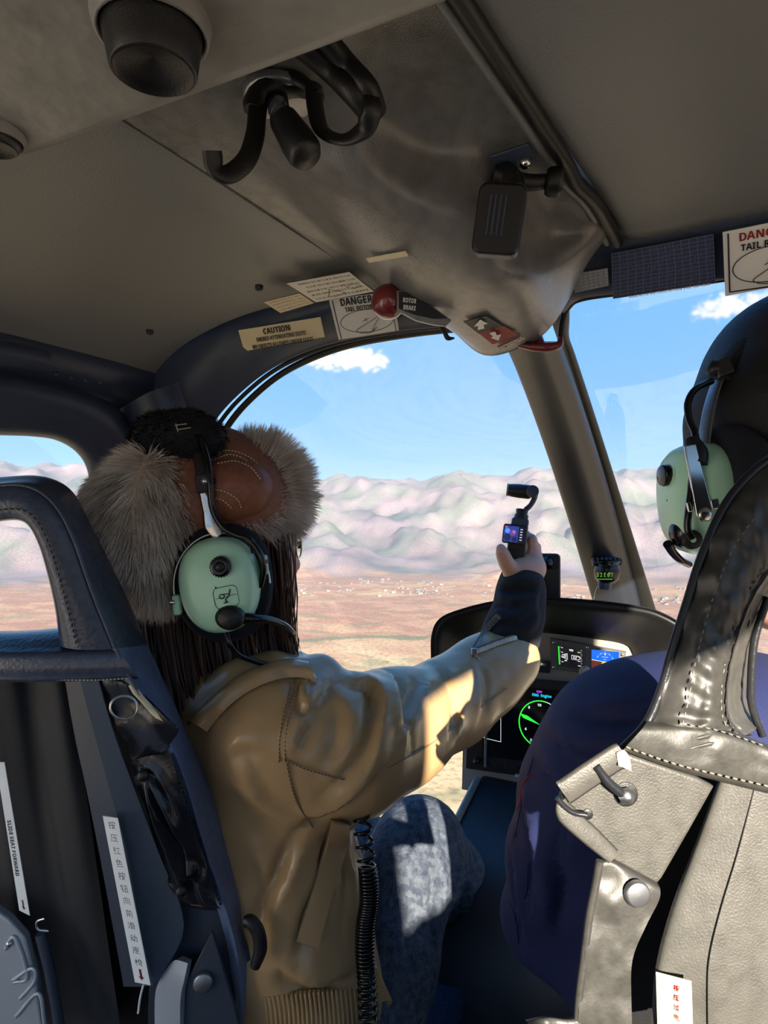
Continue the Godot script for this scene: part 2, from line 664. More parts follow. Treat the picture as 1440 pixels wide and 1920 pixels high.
func make_materials() -> void:
	var leather_n := noise_tex(0.035, 256, true, 6.0, [], FastNoiseLite.TYPE_CELLULAR, 3)
	var fine_n := noise_tex(0.12, 256, true, 5.0)
	var weave_n := noise_tex(0.25, 256, true, 8.0, [], FastNoiseLite.TYPE_VALUE, 2)
	var blotch := noise_tex(0.012, 256, false, 1.0, [[0.0, Color(0.80, 0.80, 0.80)], [0.5, Color(0.93, 0.93, 0.93)], [1.0, Color(1, 1, 1)]])
	mats.liner = grained(Color(0.455, 0.46, 0.468), 0.42, 9.0, fine_n, 0.14)
	mats.liner_leather = grained(Color(0.545, 0.54, 0.525), 0.45, 5.0, leather_n, 0.25, blotch)
	mats.trim = grained(Color(0.20, 0.245, 0.33), 0.42, 14.0, fine_n, 0.25)
	mats.console = grained(Color(0.49, 0.487, 0.485), 0.3, 14.0, fine_n, 0.2, blotch)
	mats.post = grained(Color(0.10, 0.125, 0.175), 0.45, 14.0, fine_n, 0.2)
	mats.black = grained(Color(0.085, 0.085, 0.09), 0.45, 20.0, fine_n, 0.2)
	mats.black_gloss = mat(Color(0.05, 0.05, 0.055), 0.18)
	mats.rubber = mat(Color(0.07, 0.07, 0.075), 0.6)
	mats.gasket = mat(Color(0.06, 0.065, 0.075), 0.5)
	mats.steel = mat(Color(0.78, 0.78, 0.77), 0.22, 1.0)
	mats.dull_steel = mat(Color(0.62, 0.63, 0.65), 0.42, 1.0)
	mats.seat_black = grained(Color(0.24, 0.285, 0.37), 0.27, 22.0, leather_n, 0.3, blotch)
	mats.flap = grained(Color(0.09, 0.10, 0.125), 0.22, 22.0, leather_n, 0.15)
	mats.seat_side_sheen = grained(Color(0.40, 0.47, 0.60), 0.3, 22.0, leather_n, 0.15, blotch)  # paler blue copy for the bolster, sky reflection put into the colour
	mats.rail = grained(Color(0.29, 0.335, 0.39), 0.38, 14.0, fine_n, 0.15)
	mats.seat_dark = grained(Color(0.12, 0.125, 0.14), 0.3, 22.0, leather_n, 0.2)
	mats.seat_grey = grained(Color(0.225, 0.222, 0.212), 0.45, 26.0, leather_n, 0.15, blotch)
	mats.shell_grey = grained(Color(0.29, 0.285, 0.27), 0.5, 14.0, fine_n, 0.2, blotch)
	mats.shell_black = grained(Color(0.20, 0.235, 0.29), 0.4, 14.0, fine_n, 0.2)
	mats.mesh_cloth = grained(Color(0.17, 0.175, 0.185), 0.7, 60.0, weave_n, 0.8)
	mats.jacket = grained(Color(0.70, 0.575, 0.41), 0.27, 40.0, fine_n, 0.05)
	mats.jacket_seam = grained(Color(0.42, 0.32, 0.22), 0.45, 30.0, leather_n, 0.10)
	mats.thread = mat(Color(0.30, 0.22, 0.15), 0.7)
	mats.grey_thread = mat(Color(0.42, 0.41, 0.38), 0.8)
	mats.pale_thread = mat(Color(0.72, 0.70, 0.62), 0.7)
	mats.dark_thread = mat(Color(0.10, 0.10, 0.11), 0.7)
	mats.knit = grained(Color(0.095, 0.105, 0.135), 0.9, 50.0, weave_n, 0.8)
	mats.skin = mat(Color(0.80, 0.62, 0.52), 0.5)
	mats.skin.subsurf_scatter_enabled = true
	mats.skin.subsurf_scatter_strength = 0.15
	mats.nail = mat(Color(0.86, 0.68, 0.62), 0.25)
	mats.hair = mat(Color(0.5, 0.5, 0.5), 0.38)
	mats.hair.vertex_color_use_as_albedo = true
	mats.hair.albedo_color = Color(1, 1, 1)
	mats.fur = mat(Color(1, 1, 1), 0.7)
	mats.fur.vertex_color_use_as_albedo = true
	mats.fur.backlight_enabled = true
	mats.fur.backlight = Color(0.5, 0.46, 0.42)
	mats.hat = grained(Color(0.56, 0.35, 0.26), 0.5, 24.0, leather_n, 0.2, blotch)
	mats.cup = mat(Color(0.74, 0.93, 0.80), 0.3)
	mats.cup.clearcoat_enabled = true
	mats.cup.clearcoat = 0.4
	mats.navy = grained(Color(0.075, 0.12, 0.30), 0.8, 50.0, weave_n, 0.6)
	mats.hair_black = grained(Color(0.06, 0.06, 0.07), 0.6, 30.0, weave_n, 0.8)
	mats.camo = grained(Color(1, 1, 1), 0.85, 6.0, weave_n, 0.3, noise_tex(0.018, 512, false, 1.0, [[0.0, Color(0.13, 0.16, 0.21)], [0.46, Color(0.175, 0.21, 0.27)], [0.54, Color(0.27, 0.30, 0.345)], [1.0, Color(0.32, 0.345, 0.375)]], FastNoiseLite.TYPE_SIMPLEX, 3, 4))
	mats.red = mat(Color(0.42, 0.045, 0.075), 0.12)
	mats.red.clearcoat_enabled = true
	mats.white = mat(Color(0.88, 0.88, 0.87), 0.5)
	mats.cream = mat(Color(0.84, 0.80, 0.66), 0.5)
	mats.ink = mat(Color(0.06, 0.07, 0.10), 0.6)
	mats.red_ink = mat(Color(0.55, 0.07, 0.10), 0.6)
	mats.cast_metal = mat(Color(0.66, 0.69, 0.72), 0.38, 0.35)
	mats.pedestal = grained(Color(0.11, 0.13, 0.17), 0.45, 14.0, fine_n, 0.25)
	mats.bounce_lining = grained(Color(0.89, 0.885, 0.875), 0.7, 9.0, fine_n, 0.3)  # near white lining of unseen rear panels, added to bounce fill light
	mats.floor = grained(Color(0.13, 0.14, 0.16), 0.7, 10.0, fine_n, 0.4)
	mats.panel_face = grained(Color(0.62, 0.60, 0.55), 0.5, 16.0, fine_n, 0.15)
	var g := mat(Color(0.75, 0.85, 0.95, 0.035), 0.02)
	g.transparency = BaseMaterial3D.TRANSPARENCY_ALPHA
	mats.glass = g

# ---------------------------------------------------------------- outside: plain and mountains
func build_landscape() -> void:
	var n1 := FastNoiseLite.new()
	n1.seed = 11
	n1.frequency = 1.0
	n1.fractal_type = FastNoiseLite.FRACTAL_RIDGED
	n1.fractal_octaves = 5
	var n2 := FastNoiseLite.new()
	n2.seed = 23
	n2.frequency = 1.0
	n2.fractal_octaves = 3
	var azs := []
	var a := -52.0
	while a < 52.0:
		azs.append(a)
		a += 0.26
	while a < 308.0:
		azs.append(a)
		a += 3.2
	var rs := []
	var r := 60.0
	while r < 3600.0:
		rs.append(r)
		r *= 1.09
	while r < 11500.0:
		rs.append(r)
		r *= 1.016
	rs.append(26000.0)
	var v := PackedVector3Array()
	var uv := PackedVector2Array()
	var uv2 := PackedVector2Array()
	var idx := PackedInt32Array()
	for rad in rs:
		for az in azs:
			var x: float = sin(deg_to_rad(az)) * rad
			var z: float = -cos(deg_to_rad(az)) * rad
			var up: float = smoothstep(3700.0, 8200.0, rad + n2.get_noise_2d(x / 900.0, z / 900.0) * 600.0)
			var rid: float = n1.get_noise_2d(x / 5200.0, z / 5200.0)
			var sm: float = n1.get_noise_2d(x / 1300.0 + 9.0, z / 1300.0)
			var hgt: float = -400.0 + n2.get_noise_2d(x / 500.0, z / 500.0) * 5.0
			hgt += up * (800.0 + rid * 170.0 + sm * 75.0) + smoothstep(0.02, 0.3, up) * (1.0 - up) * (rid * 150.0 + sm * 110.0)
			hgt += up * up * 120.0 * n2.get_noise_2d(az / 7.0, 3.0)
			if rad > 9200.0: hgt -= (rad - 9200.0) * 0.35
			if rad > 20000.0: hgt = -900.0
			v.append(Vector3(x, hgt, z))
			uv.append(Vector2(x / 16000.0 + 0.5, z / 16000.0 + 0.5 + 0.35))
			uv2.append(Vector2(x, z) / 160.0)
	var nc := azs.size()
	for i in rs.size() - 1:
		for j in nc:
			var j2 := (j + 1) % nc
			var p := i * nc
			idx.append_array(PackedInt32Array([p + j, p + nc + j2, p + j2, p + j, p + nc + j, p + nc + j2]))
	var nor := PackedVector3Array()
	nor.resize(v.size())
	for k in range(0, idx.size(), 3):
		var g := (v[idx[k + 2]] - v[idx[k]]).cross(v[idx[k + 1]] - v[idx[k]])
		for q in 3: nor[idx[k + q]] += g
	for k in nor.size(): nor[k] = nor[k].normalized()
	var arr := []
	arr.resize(Mesh.ARRAY_MAX)
	arr[Mesh.ARRAY_VERTEX] = v
	arr[Mesh.ARRAY_NORMAL] = nor
	arr[Mesh.ARRAY_TEX_UV] = uv
	arr[Mesh.ARRAY_TEX_UV2] = uv2
	arr[Mesh.ARRAY_INDEX] = idx
	var m := ArrayMesh.new()
	m.add_surface_from_arrays(Mesh.PRIMITIVE_TRIANGLES, arr)
	# colour of soil, fields and rock
	var s := 1024
	var im := Image.create(s, s, false, Image.FORMAT_RGB8)
	im.fill(Color(0.66, 0.52, 0.36))
	var cell := FastNoiseLite.new()
	cell.seed = 3
	cell.noise_type = FastNoiseLite.TYPE_CELLULAR
	cell.cellular_return_type = FastNoiseLite.RETURN_CELL_VALUE
	cell.cellular_jitter = 0.8
	cell.frequency = 1.0
	var edge := FastNoiseLite.new()
	edge.seed = 3
	edge.noise_type = FastNoiseLite.TYPE_CELLULAR
	edge.cellular_return_type = FastNoiseLite.RETURN_DISTANCE2_SUB
	edge.cellular_jitter = 0.8
	edge.frequency = 1.0
	var soils := [Color(0.68, 0.48, 0.36), Color(0.74, 0.55, 0.41), Color(0.77, 0.60, 0.43), Color(0.72, 0.51, 0.39), Color(0.80, 0.66, 0.48), Color(0.66, 0.59, 0.41)]
	for y in s:
		var z := (y / float(s) - 0.85) * 16000.0
		if z < -10500.0 or z > 600.0:
			continue
		for x in s:
			var xx := (x / float(s) - 0.5) * 16000.0
			var dist := sqrt(xx * xx + z * z)
			var wx := xx + n2.get_noise_2d(xx / 400.0, z / 400.0) * 120.0
			var wz := z + n2.get_noise_2d(xx / 400.0 + 40.0, z / 400.0) * 120.0
			var fx := (wx * 0.95 + wz * 0.3) / 420.0
			var fz := (wz * 0.95 - wx * 0.3) / 190.0
			var cv := cell.get_noise_2d(fx, fz)
			var c: Color = soils[int(absf(cv) * 5.99) % 6]
			var straw := Color(0.88, 0.78, 0.57)
			var near := smoothstep(2300.0, 1100.0, dist + n2.get_noise_2d(xx / 300.0, z / 300.0) * 700.0)
			c = c.lerp(straw, near * 0.8)
			c = c.lerp(Color(0.50, 0.50, 0.33), clampf((n2.get_noise_2d(xx / 260.0 + 7.0, z / 150.0) - 0.25) * 2.2, 0.0, 0.5))
			var eg := edge.get_noise_2d(fx, fz)
			if eg < -0.93: c = c.lerp(Color(0.46, 0.42, 0.28), 0.55)
			var strip := absf(wz + 1980.0 + wx * 0.22)
			if strip < 42.0: c = c.lerp(Color(0.43, 0.46, 0.29), 0.75)
			var rock := smoothstep(3500.0, 4300.0, dist + n2.get_noise_2d(xx / 500.0, z / 500.0) * 500.0)
			if rock > 0.0:
				var k := n2.get_noise_2d(xx / 700.0 + 3.0, z / 700.0)
				var k2 := n1.get_noise_2d(xx / 900.0, z / 900.0)
				var rc := Color(0.46, 0.41, 0.42).lerp(Color(0.39, 0.42, 0.38), clampf(k * 1.8 + 0.45, 0.0, 1.0))
				rc = rc.lerp(Color(0.54, 0.49, 0.50), clampf(k2 * 1.1, 0.0, 0.8))
				rc = rc.lerp(Color(0.28, 0.31, 0.30), clampf(-k2 * 1.2, 0.0, 0.6))
				c = c.lerp(rc, rock)
			im.set_pixel(x, y, c)
	var lm := mat(Color(1, 1, 1), 0.95)
	lm.albedo_texture = ImageTexture.create_from_image(im)
	lm.texture_repeat = true
	lm.detail_enabled = true
	lm.detail_blend_mode = BaseMaterial3D.BLEND_MODE_MUL
	lm.detail_uv_layer = BaseMaterial3D.DETAIL_UV_2
	lm.detail_albedo = noise_tex(0.02, 512, false, 1.0, [[0.0, Color(0.72, 0.70, 0.66)], [0.5, Color(0.95, 0.94, 0.92)], [1.0, Color(1, 1, 1)]], FastNoiseLite.TYPE_SIMPLEX_SMOOTH, 5, 9)
	solo("ground", m, lm, "wide dry brown plain rising to a long pale mountain range", "landscape", "structure")
	# a village at the foot of the mountains: too many and too small to count
	var bm := Mb.new()
	for k in 420:
		var az := deg_to_rad(rng.randf_range(-20, 34))
		var d := rng.randf_range(2900, 3650)
		if n2.get_noise_2d(az * 14.0, d / 500.0) < -0.05: continue
		var w := rng.randf_range(5, 11)
		var hh := rng.randf_range(3, 6)
		var tr := Transform3D(Basis(Vector3.UP, rng.randf() * 3.0), Vector3(sin(az) * d, -400.0, -cos(az) * d))
		var q := []
		for c in [[-1, -1], [1, -1], [1, 1], [-1, 1]]:
			q.append([tr * Vector3(c[0] * w, -12, c[1] * w * 0.7), tr * Vector3(c[0] * w, hh, c[1] * w * 0.7)])
		var ridge := [tr * Vector3(-w, hh * 1.5, 0), tr * Vector3(w, hh * 1.5, 0)]
		for e in 4:
			var s0 := bm.v.size()
			for p in [q[e][0], q[(e + 1) % 4][0], q[(e + 1) % 4][1], q[e][1]]: bm.add(p)
			bm.quad(s0, s0 + 1, s0 + 2, s0 + 3)
		var s1 := bm.v.size()
		for p in [q[0][1], q[1][1], ridge[1], ridge[0], q[3][1], q[2][1]]: bm.add(p)
		bm.quad(s1, s1 + 1, s1 + 2, s1 + 3)
		bm.quad(s1 + 4, s1 + 5, s1 + 2, s1 + 3)
	solo("village_houses", bm.done(), mat(Color(0.45, 0.44, 0.42), 0.8), "scattered pale village houses at the foot of the mountains", "houses", "stuff")

# ---------------------------------------------------------------- the cabin itself
func structure(called: String, label: String, at: Vector3) -> Node3D:
	var o := thing(called, label, "", at)
	o.set_meta("kind", "structure")
	return o

func px_row(kind: String, q: Array, pts: Array) -> Array:
	var out := []
	for k in pts.size():
		var w = q[k] if q.size() > 1 else q[0]
		if kind == "h": out.append(PH(pts[k][0], pts[k][1], w))
		elif kind == "f": out.append(PF(pts[k][0], pts[k][1], w))
		elif kind == "r": out.append(PR(pts[k][0], pts[k][1], w))
		else: out.append(P(pts[k][0], pts[k][1], w))
	return out

func build_cabin() -> void:
	# ceiling
	var c := structure("ceiling", "padded grey cabin ceiling of several lined panels", H(0.3, -0.2, 0.3))
	part("roof_shell", hbox(-1.0, 0.72, -0.99, 0.70, 0.385, 0.42), mats.trim, c)
	var lip_px := [[-420, 420], [-150, 351], [0, 305], [60, 291], [150, 262], [240, 228], [400, 170], [600, 97], [860, 0], [1000, -52], [1250, -140]]
	var lip := px_row("h", [0.24], lip_px)
	var rows := []
	for q in [[-1.35, 0.02], [-0.9, 0.01], [-0.4, 0.006], [-0.1, 0.003], [-0.02, 0.0], [-0.006, 0.0], [0.002, 0.004], [0.004, 0.012], [0.002, 0.02], [-0.004, 0.10]]:
		var row := []
		for p in lip: row.append(p + FW * q[0] + Vector3.UP * q[1])
		rows.append(row)
	part("rear_liner_panel", skin(rows, 5, 4), mats.liner_leather, c, "soft leather-wrapped rear ceiling panel ending in a rolled lip")
	rows = []
	for q in [[-0.35, -0.41], [-0.25, -0.41], [0.0, -0.41], [0.2, -0.408], [0.4, -0.403], [0.6, -0.395], [0.735, -0.388]]:
		var f: float = q[0]
		var dip := 0.0 if f < 0.55 else (f - 0.55) * 0.05
		rows.append([H(f, q[1] + 0.08, 0.335 - dip), H(f, q[1], 0.3105 - dip), H(f, -0.50, 0.315 - dip), H(f, -0.62, 0.308 - dip), H(f + 0.008, -0.73, 0.287 - dip), H(f + 0.012, -0.80, 0.255 - dip), H(f + 0.01, -0.835, 0.215 - dip)])
	part("side_liner_panel", skin(rows, 5, 4), mats.liner, c, "large smooth side ceiling panel over the passenger")
	part("panel_seam", tube([PH(180, 196, 0.309), PH(240, 235, 0.309), PH(400, 337, 0.309), PH(610, 473, 0.308), PH(702, 531, 0.306)], [0.0009], 6), mats.liner_leather, c)
	rows = []
	for f in [-0.4, -0.2, 0.0, 0.2, 0.35, 0.5, 0.65, 0.745]:
		var rr: float = -0.135 + 0.06 * clampf((f - 0.3) / 0.45, 0.0, 1.0)
		rows.append([H(f, rr, 0.312), H(f, rr + 0.03, 0.306), H(f, 0.1, 0.312), H(f, 0.25, 0.315), H(f, 0.42, 0.30), H(f, 0.55, 0.26), H(f, 0.63, 0.20)])
	part("pilot_liner_panel", skin(rows, 5, 4), mats.liner, c, "large smooth side ceiling panel over the pilot")
	# ridge trim between centre panel and pilot side
	var ridge := [PH(780, -130, 0.305), PH(864, 0, 0.304), PH(960, 148, 0.303), PH(1036, 265, 0.302), PH(1066, 312, 0.302), PH(1080, 342, 0.30), PH(1112, 374, 0.30), PH(1132, 405, 0.30), PH(1158, 455, 0.30)]
	part("ridge_trim", tube(ridge, [0.0065], 8, 8), mats.black, c, "dark rubber edge strip along the ceiling")
	var ridge2 := []
	for p in ridge: ridge2.append(p - RT * 0.011 + Vector3.UP * 0.003)
	part("ridge_trim", tube(ridge2, [0.005], 8, 8), mats.liner, c)
	for q in [[486, 541], [281, 624]]:
		var at := PH(q[0], q[1], 0.288 if q[0] > 400 else 0.265)
		part("liner_button", lathe([[0.0, 0.003], [0.004, 0.0025], [0.0052, 0.0], [0.0052, -0.004]], facing(at, Vector3.DOWN, FW), 14), mats.black, c)

	# windscreen header, passenger side and pilot side
	var w := structure("wall_front", "dark curved windscreen header and side posts", H(0.78, -0.4, 0.2))
	var top := px_row("f", [0.745, 0.75, 0.752, 0.755, 0.752, 0.748, 0.743, 0.742, 0.742], [[250, 745], [330, 705], [392, 652], [450, 612], [520, 586], [620, 560], [700, 538], [790, 520], [890, 502]])
	var bot := px_row("f", [0.80], [[300, 985], [352, 858], [392, 790], [432, 742], [492, 692], [562, 656], [645, 630], [760, 611], [890, 598]])
	var lipb := []
	var lipc := []
	for p in bot:
		lipb.append(p + FW * 0.012 + Vector3.UP * 0.004)
		lipc.append(p + FW * 0.03 + Vector3.UP * 0.10)
	var mid := []
	for k in top.size(): mid.append(top[k].lerp(bot[k], 0.5) - FW * 0.006)
	var topb := []
	for p in top: topb.append(p + Vector3.UP * 0.06)
	part("header_panel", skin([topb, top, mid, bot, lipb, lipc], 5, 4), mats.trim, w, "dark blue-grey header over the passenger windscreen")
	var g1 := []
	var g2 := []
	for k in bot.size():
		var w2 := 1.0 - 0.9 * k / 8.0
		g1.append(bot[k] + FW * 0.018 + (RT * 0.006 - Vector3.UP * 0.005) * w2)
		g2.append(bot[k] + FW * 0.030 + (RT * 0.014 - Vector3.UP * 0.013) * w2)
	part("windscreen_gasket", tube(g1, [0.004], 6), mats.gasket, w)
	part("windscreen_gasket", tube(g2, [0.006], 6), mats.black, w)
	for q in [[411, 724]]:
		part("gasket_screw", lathe([[0.0, 0.002], [0.0035, 0.0015], [0.004, 0.0]], facing(PF(q[0], q[1], 0.805), -FW), 10), mats.steel, w)
	top = px_row("f", [0.735, 0.74, 0.745, 0.745, 0.745, 0.745, 0.745], [[1040, 470], [1100, 462], [1165, 450], [1300, 418], [1440, 383], [1600, 345], [1800, 290]])
	bot = px_row("f", [0.80], [[1055, 585], [1085, 560], [1160, 548], [1300, 530], [1440, 508], [1600, 480], [1850, 440]])
	mid = []
	topb = []
	lipb = []
	for k in top.size():
		mid.append(top[k].lerp(bot[k], 0.5) - FW * 0.004)
		topb.append(top[k] + Vector3.UP * 0.06)
		lipb.append(bot[k] + FW * 0.03 + Vector3.UP * 0.01)
	part("header_panel", skin([topb, top, mid, bot, lipb], 5, 4), mats.trim, w, "dark header over the pilot windscreen carrying placards")
	part("windscreen_gasket", tube([PF(1050, 640, 0.83), PF(1055, 600, 0.815), PF(1066, 575, 0.81), PF(1090, 560, 0.81), PF(1160, 549, 0.81), PF(1300, 531, 0.81), PF(1440, 509, 0.81)], [0.004], 6), mats.gasket, w)

	# passenger side door frame, roof rail and forward post
	var l := structure("wall_left", "dark cabin side with roof rail and rounded door frame", H(0.5, -0.85, 0.0))
	rows = []
	rows.append(px_row("r", [-0.885], [[-900, 792], [-400, 785], [-150, 794], [0, 800], [60, 803], [110, 812], [150, 835], [175, 870], [183, 920], [186, 1050], [190, 1300]]))
	rows.append(px_row("r", [-0.87], [[-900, 775], [-400, 780], [-150, 790], [0, 797], [60, 800], [112, 808], [153, 830], [179, 868], [187, 919], [190, 1050], [194, 1300]]))
	rows.append(px_row("r", [-0.855], [[-900, 740], [-400, 740], [-150, 755], [0, 765], [60, 770], [120, 779], [165, 800], [198, 845], [210, 910], [214, 1050], [218, 1300]]))
	rows.append(px_row("r", [-0.838], [[-900, 690], [-400, 697], [-150, 718], [0, 727], [80, 742], [150, 762], [202, 790], [232, 838], [243, 900], [248, 1050], [252, 1300]]))
	rows.append(px_row("r", [-0.850], [[-900, 670], [-400, 680], [-150, 702], [0, 711], [84, 726], [160, 748], [215, 775], [246, 830], [257, 900], [262, 1050], [266, 1300]]))
	part("door_frame", skin(rows, 5, 4, 0.012), mats.trim, l, "rounded dark door frame round the passenger side window")
	rows = []
	rows.append(px_row("r", [-0.853], [[-900, 668], [-400, 677], [-150, 699], [0, 707], [84, 722], [160, 744], [217, 771], [270, 800]]))
	rows.append(px_row("r", [-0.846], [[-900, 650], [-400, 662], [-150, 684], [0, 694], [88, 709], [165, 728], [240, 752], [300, 775]]))
	rows.append(px_row("r", [-0.825], [[-900, 628], [-400, 638], [-150, 660], [0, 671], [90, 688], [175, 706], [255, 728], [320, 742]]))
	rows.append(px_row("r", [-0.82], [[-900, 590], [-400, 600], [-150, 626], [0, 636], [90, 655], [175, 674], [255, 690], [330, 700]]))
	rows.append(px_row("r", [-0.84], [[-900, 560], [-400, 570], [-150, 600], [0, 612], [90, 632], [175, 650], [255, 666], [340, 676]]))
	part("roof_rail", skin(rows, 5, 4, 0.006), mats.trim, l, "dark padded roof rail above the side window")
	rows = []
	rows.append(px_row("r", [-0.822], [[-600, 655], [-150, 672], [0, 682], [60, 690], [92, 697]]))
	rows.append(px_row("r", [-0.812], [[-600, 640], [-150, 655], [0, 665], [60, 674], [95, 684]]))
	rows.append(px_row("r", [-0.812], [[-600, 622], [-150, 636], [0, 647], [60, 657], [93, 668]]))
	rows.append(px_row("r", [-0.822], [[-600, 612], [-150, 626], [0, 638], [60, 648], [90, 655]]))
	part("rail_cover", skin(rows, 5, 4, 0.003), mats.trim, l)
	for q in [[107, 701], [134, 708], [161, 713], [189, 717]]:
		part("rivet", lathe([[0.0, 0.0025], [0.003, 0.002], [0.0042, 0.0]], facing(PR(q[0], q[1], -0.823), RT), 10), mats.trim, l)
	part("frame_screw", lathe([[0.0, 0.001], [0.005, 0.003], [0.009, 0.003], [0.0105, 0.0]], facing(PR(68, 786, -0.86), RT), 16), mats.black, l)
	rows = []
	rows.append([PR(217, 771, -0.853), P(280, 735, 0.97), PF(340, 712, 0.755), PF(392, 660, 0.76)])
	rows.append([PR(246, 830, -0.853), P(300, 800, 0.99), PF(352, 790, 0.775), PF(394, 788, 0.805)])
	rows.append([PR(257, 900, -0.853), P(295, 890, 1.0), PF(330, 890, 0.785), PF(340, 888, 0.815)])
	rows.append([PR(262, 1050, -0.853), P(280, 1050, 1.0), PF(285, 1050, 0.80), PF(290, 1050, 0.83)])
	rows.append([PR(266, 1350, -0.853), P(270, 1350, 1.0), PF(272, 1350, 0.82), PF(274, 1350, 0.85)])
	part("forward_post", skin(rows, 6, 5), mats.trim, l)
	part("door_sill", hbox(-1.0, 0.85, -0.93, -0.85, -1.14, -0.62), mats.trim, l)
	part("door_post", hbox(-0.14, -0.04, -0.93, -0.86, -0.65, 0.22), mats.trim, l)
	part("bounce_panel", hbox(-1.0, -0.12, -0.93, -0.86, -0.65, 0.40), mats.bounce_lining, l, "added pale panel in place of the rear door window for bounce light")  # added where the door would have a window, throws sunlight forward
	part("cant_rail", hbox(-1.0, 0.70, -0.97, -0.875, 0.21, 0.42), mats.trim, l)

	# the pilot's side, out of the picture: its door openings let the sun in
	var r := structure("wall_right", "pilot side cabin wall with door openings", H(0.0, 0.64, 0.0))
	part("cant_rail", hbox(-1.0, 0.80, 0.60, 0.70, 0.20, 0.42), mats.trim, r)
	part("door_sill", hbox(-1.0, 1.2, 0.60, 0.68, -1.14, -0.60), mats.trim, r)
	part("door_post", hbox(0.10, 0.19, 0.61, 0.68, -0.66, 0.22), mats.trim, r)
	part("sun_block_panel", hbox(-1.0, -0.61, 0.60, 0.68, -0.66, 0.30), mats.bounce_lining, r)  # unseen, added over a window place to keep sun off the passenger
	part("rear_door_sill", hbox(-0.62, 0.12, 0.60, 0.68, -0.62, -0.20), mats.bounce_lining, r)
	part("forward_post", tube([H(0.76, 0.64, 0.30), H(0.92, 0.65, 0.05), H(1.05, 0.65, -0.45)], [0.04], 10), mats.trim, r)
	var b := structure("wall_rear", "unseen pale rear bulkhead left open in the middle for fill light", H(-1.0, -0.15, -0.4))  # wide opening and pale panels shaped to brighten surfaces facing the eye
	part("lower_panel", hbox(-1.04, -1.0, -0.97, 0.70, -1.14, -0.80), mats.bounce_lining, b)
	part("upper_panel", hbox(-1.04, -1.0, -0.97, 0.70, 0.23, 0.42), mats.bounce_lining, b)
	part("side_panel", hbox(-1.04, -1.0, 0.20, 0.70, -0.81, 0.24), mats.bounce_lining, b)
	part("side_panel", hbox(-1.04, -1.0, -0.97, -0.90, -0.81, 0.24), mats.bounce_lining, b)
	var fl := structure("floor", "dark cabin floor and footwell", H(0.3, -0.15, -1.1))
	part("floor_panel", hbox(-1.0, 1.84, -0.93, 0.68, -1.14, -1.10), mats.floor, fl)

	# centre post of the windscreen
	var t := structure("trim_1", "thick rounded windscreen centre post with lit edge", P(1180, 1140, 1.7))
	rows = []
	for q in [0.0, 0.12, 0.3, 0.5, 0.75, 1.0, 1.12]:
		var d := lerpf(0.80, 1.62, q)
		var y := lerpf(640.0, 1130.0, q)
		var bow := sin(q * PI) * 10.0
		var xl := lerpf(944.0, 1112.0, pow(q, 0.90)) + bow * 0.3
		var xr := lerpf(1046.0, 1198.0, pow(q, 0.94)) + bow * 0.3
		rows.append([P(xl + 6, y + 6, d + 0.05), P(xl, y, d + 0.015), P(xl + 8, y, d - 0.004), P(lerpf(xl, xr, 0.35), y, d - 0.022), P(lerpf(xl, xr, 0.62), y, d - 0.018), P(lerpf(xl, xr, 0.78), y, d - 0.002), P(xr - 4, y, d + 0.02), P(xr + 4, y, d + 0.05)])
	part("post_cover", skin(rows, 4, 6), mats.post, t, "smooth rounded grey cover of the post")
	rows = []
	for q in [-0.08, 0.0, 0.06, 0.12, 0.3, 0.5, 0.75, 1.0, 1.12]:
		var d := lerpf(0.84, 1.66, q)
		var y := lerpf(600.0, 1130.0, q)
		var x0 := lerpf(1034.0, 1192.0, maxf(q, 0.0))
		var x1 := lerpf(1056.0, 1226.0, pow(maxf(q, 0.0), 0.96)) + (12.0 if q < 0.03 else 0.0)
		rows.append([P(x0, y, d + 0.01), P(lerpf(x0, x1, 0.5), y, d - 0.004), P(x1 - 3, y, d), P(x1, y, d + 0.012)])
	part("post_gasket", skin(rows, 4, 5, 0.008), mats.gasket, t, "black rubber strip along the post")
	# panes
	pane("window_1", "clear curved passenger windscreen pane looking to the mountains", [
		[H(0.83, -0.80, 0.10), H(0.82, -0.66, 0.24), H(0.82, -0.44, 0.29), H(0.84, -0.20, 0.29)],
		[H(1.28, -0.90, -0.12), H(1.36, -0.72, 0.02), H(1.42, -0.48, 0.08), H(1.42, -0.22, 0.09)],
		[H(1.62, -0.88, -0.45), H(1.78, -0.70, -0.36), H(1.88, -0.48, -0.32), H(1.92, -0.22, -0.30)],
		[H(1.55, -0.85, -0.95), H(1.72, -0.70, -0.98), H(1.82, -0.48, -1.0), H(1.86, -0.22, -1.0)]])
	pane("window_2", "clear curved pilot windscreen pane under the placard header", [
		[H(0.84, -0.17, 0.29), H(0.82, 0.06, 0.29), H(0.82, 0.30, 0.25), H(0.83, 0.55, 0.14)],
		[H(1.42, -0.17, 0.09), H(1.42, 0.06, 0.08), H(1.36, 0.30, 0.02), H(1.28, 0.60, -0.12)],
		[H(1.92, -0.17, -0.30), H(1.88, 0.06, -0.32), H(1.78, 0.30, -0.36), H(1.62, 0.60, -0.45)],
		[H(1.86, -0.17, -1.0), H(1.82, 0.06, -1.0), H(1.72, 0.30, -0.98), H(1.55, 0.60, -0.95)]])
	pane("window_3", "clear side window pane in the passenger door", [
		[H(-0.02, -0.882, 0.16), H(0.3, -0.888, 0.15), H(0.55, -0.885, 0.12), H(0.68, -0.88, 0.02)],
		[H(-0.02, -0.895, -0.2), H(0.3, -0.91, -0.2), H(0.55, -0.905, -0.2), H(0.70, -0.89, -0.2)],
		[H(-0.02, -0.89, -0.62), H(0.3, -0.895, -0.62), H(0.55, -0.89, -0.62), H(0.74, -0.885, -0.62)]])

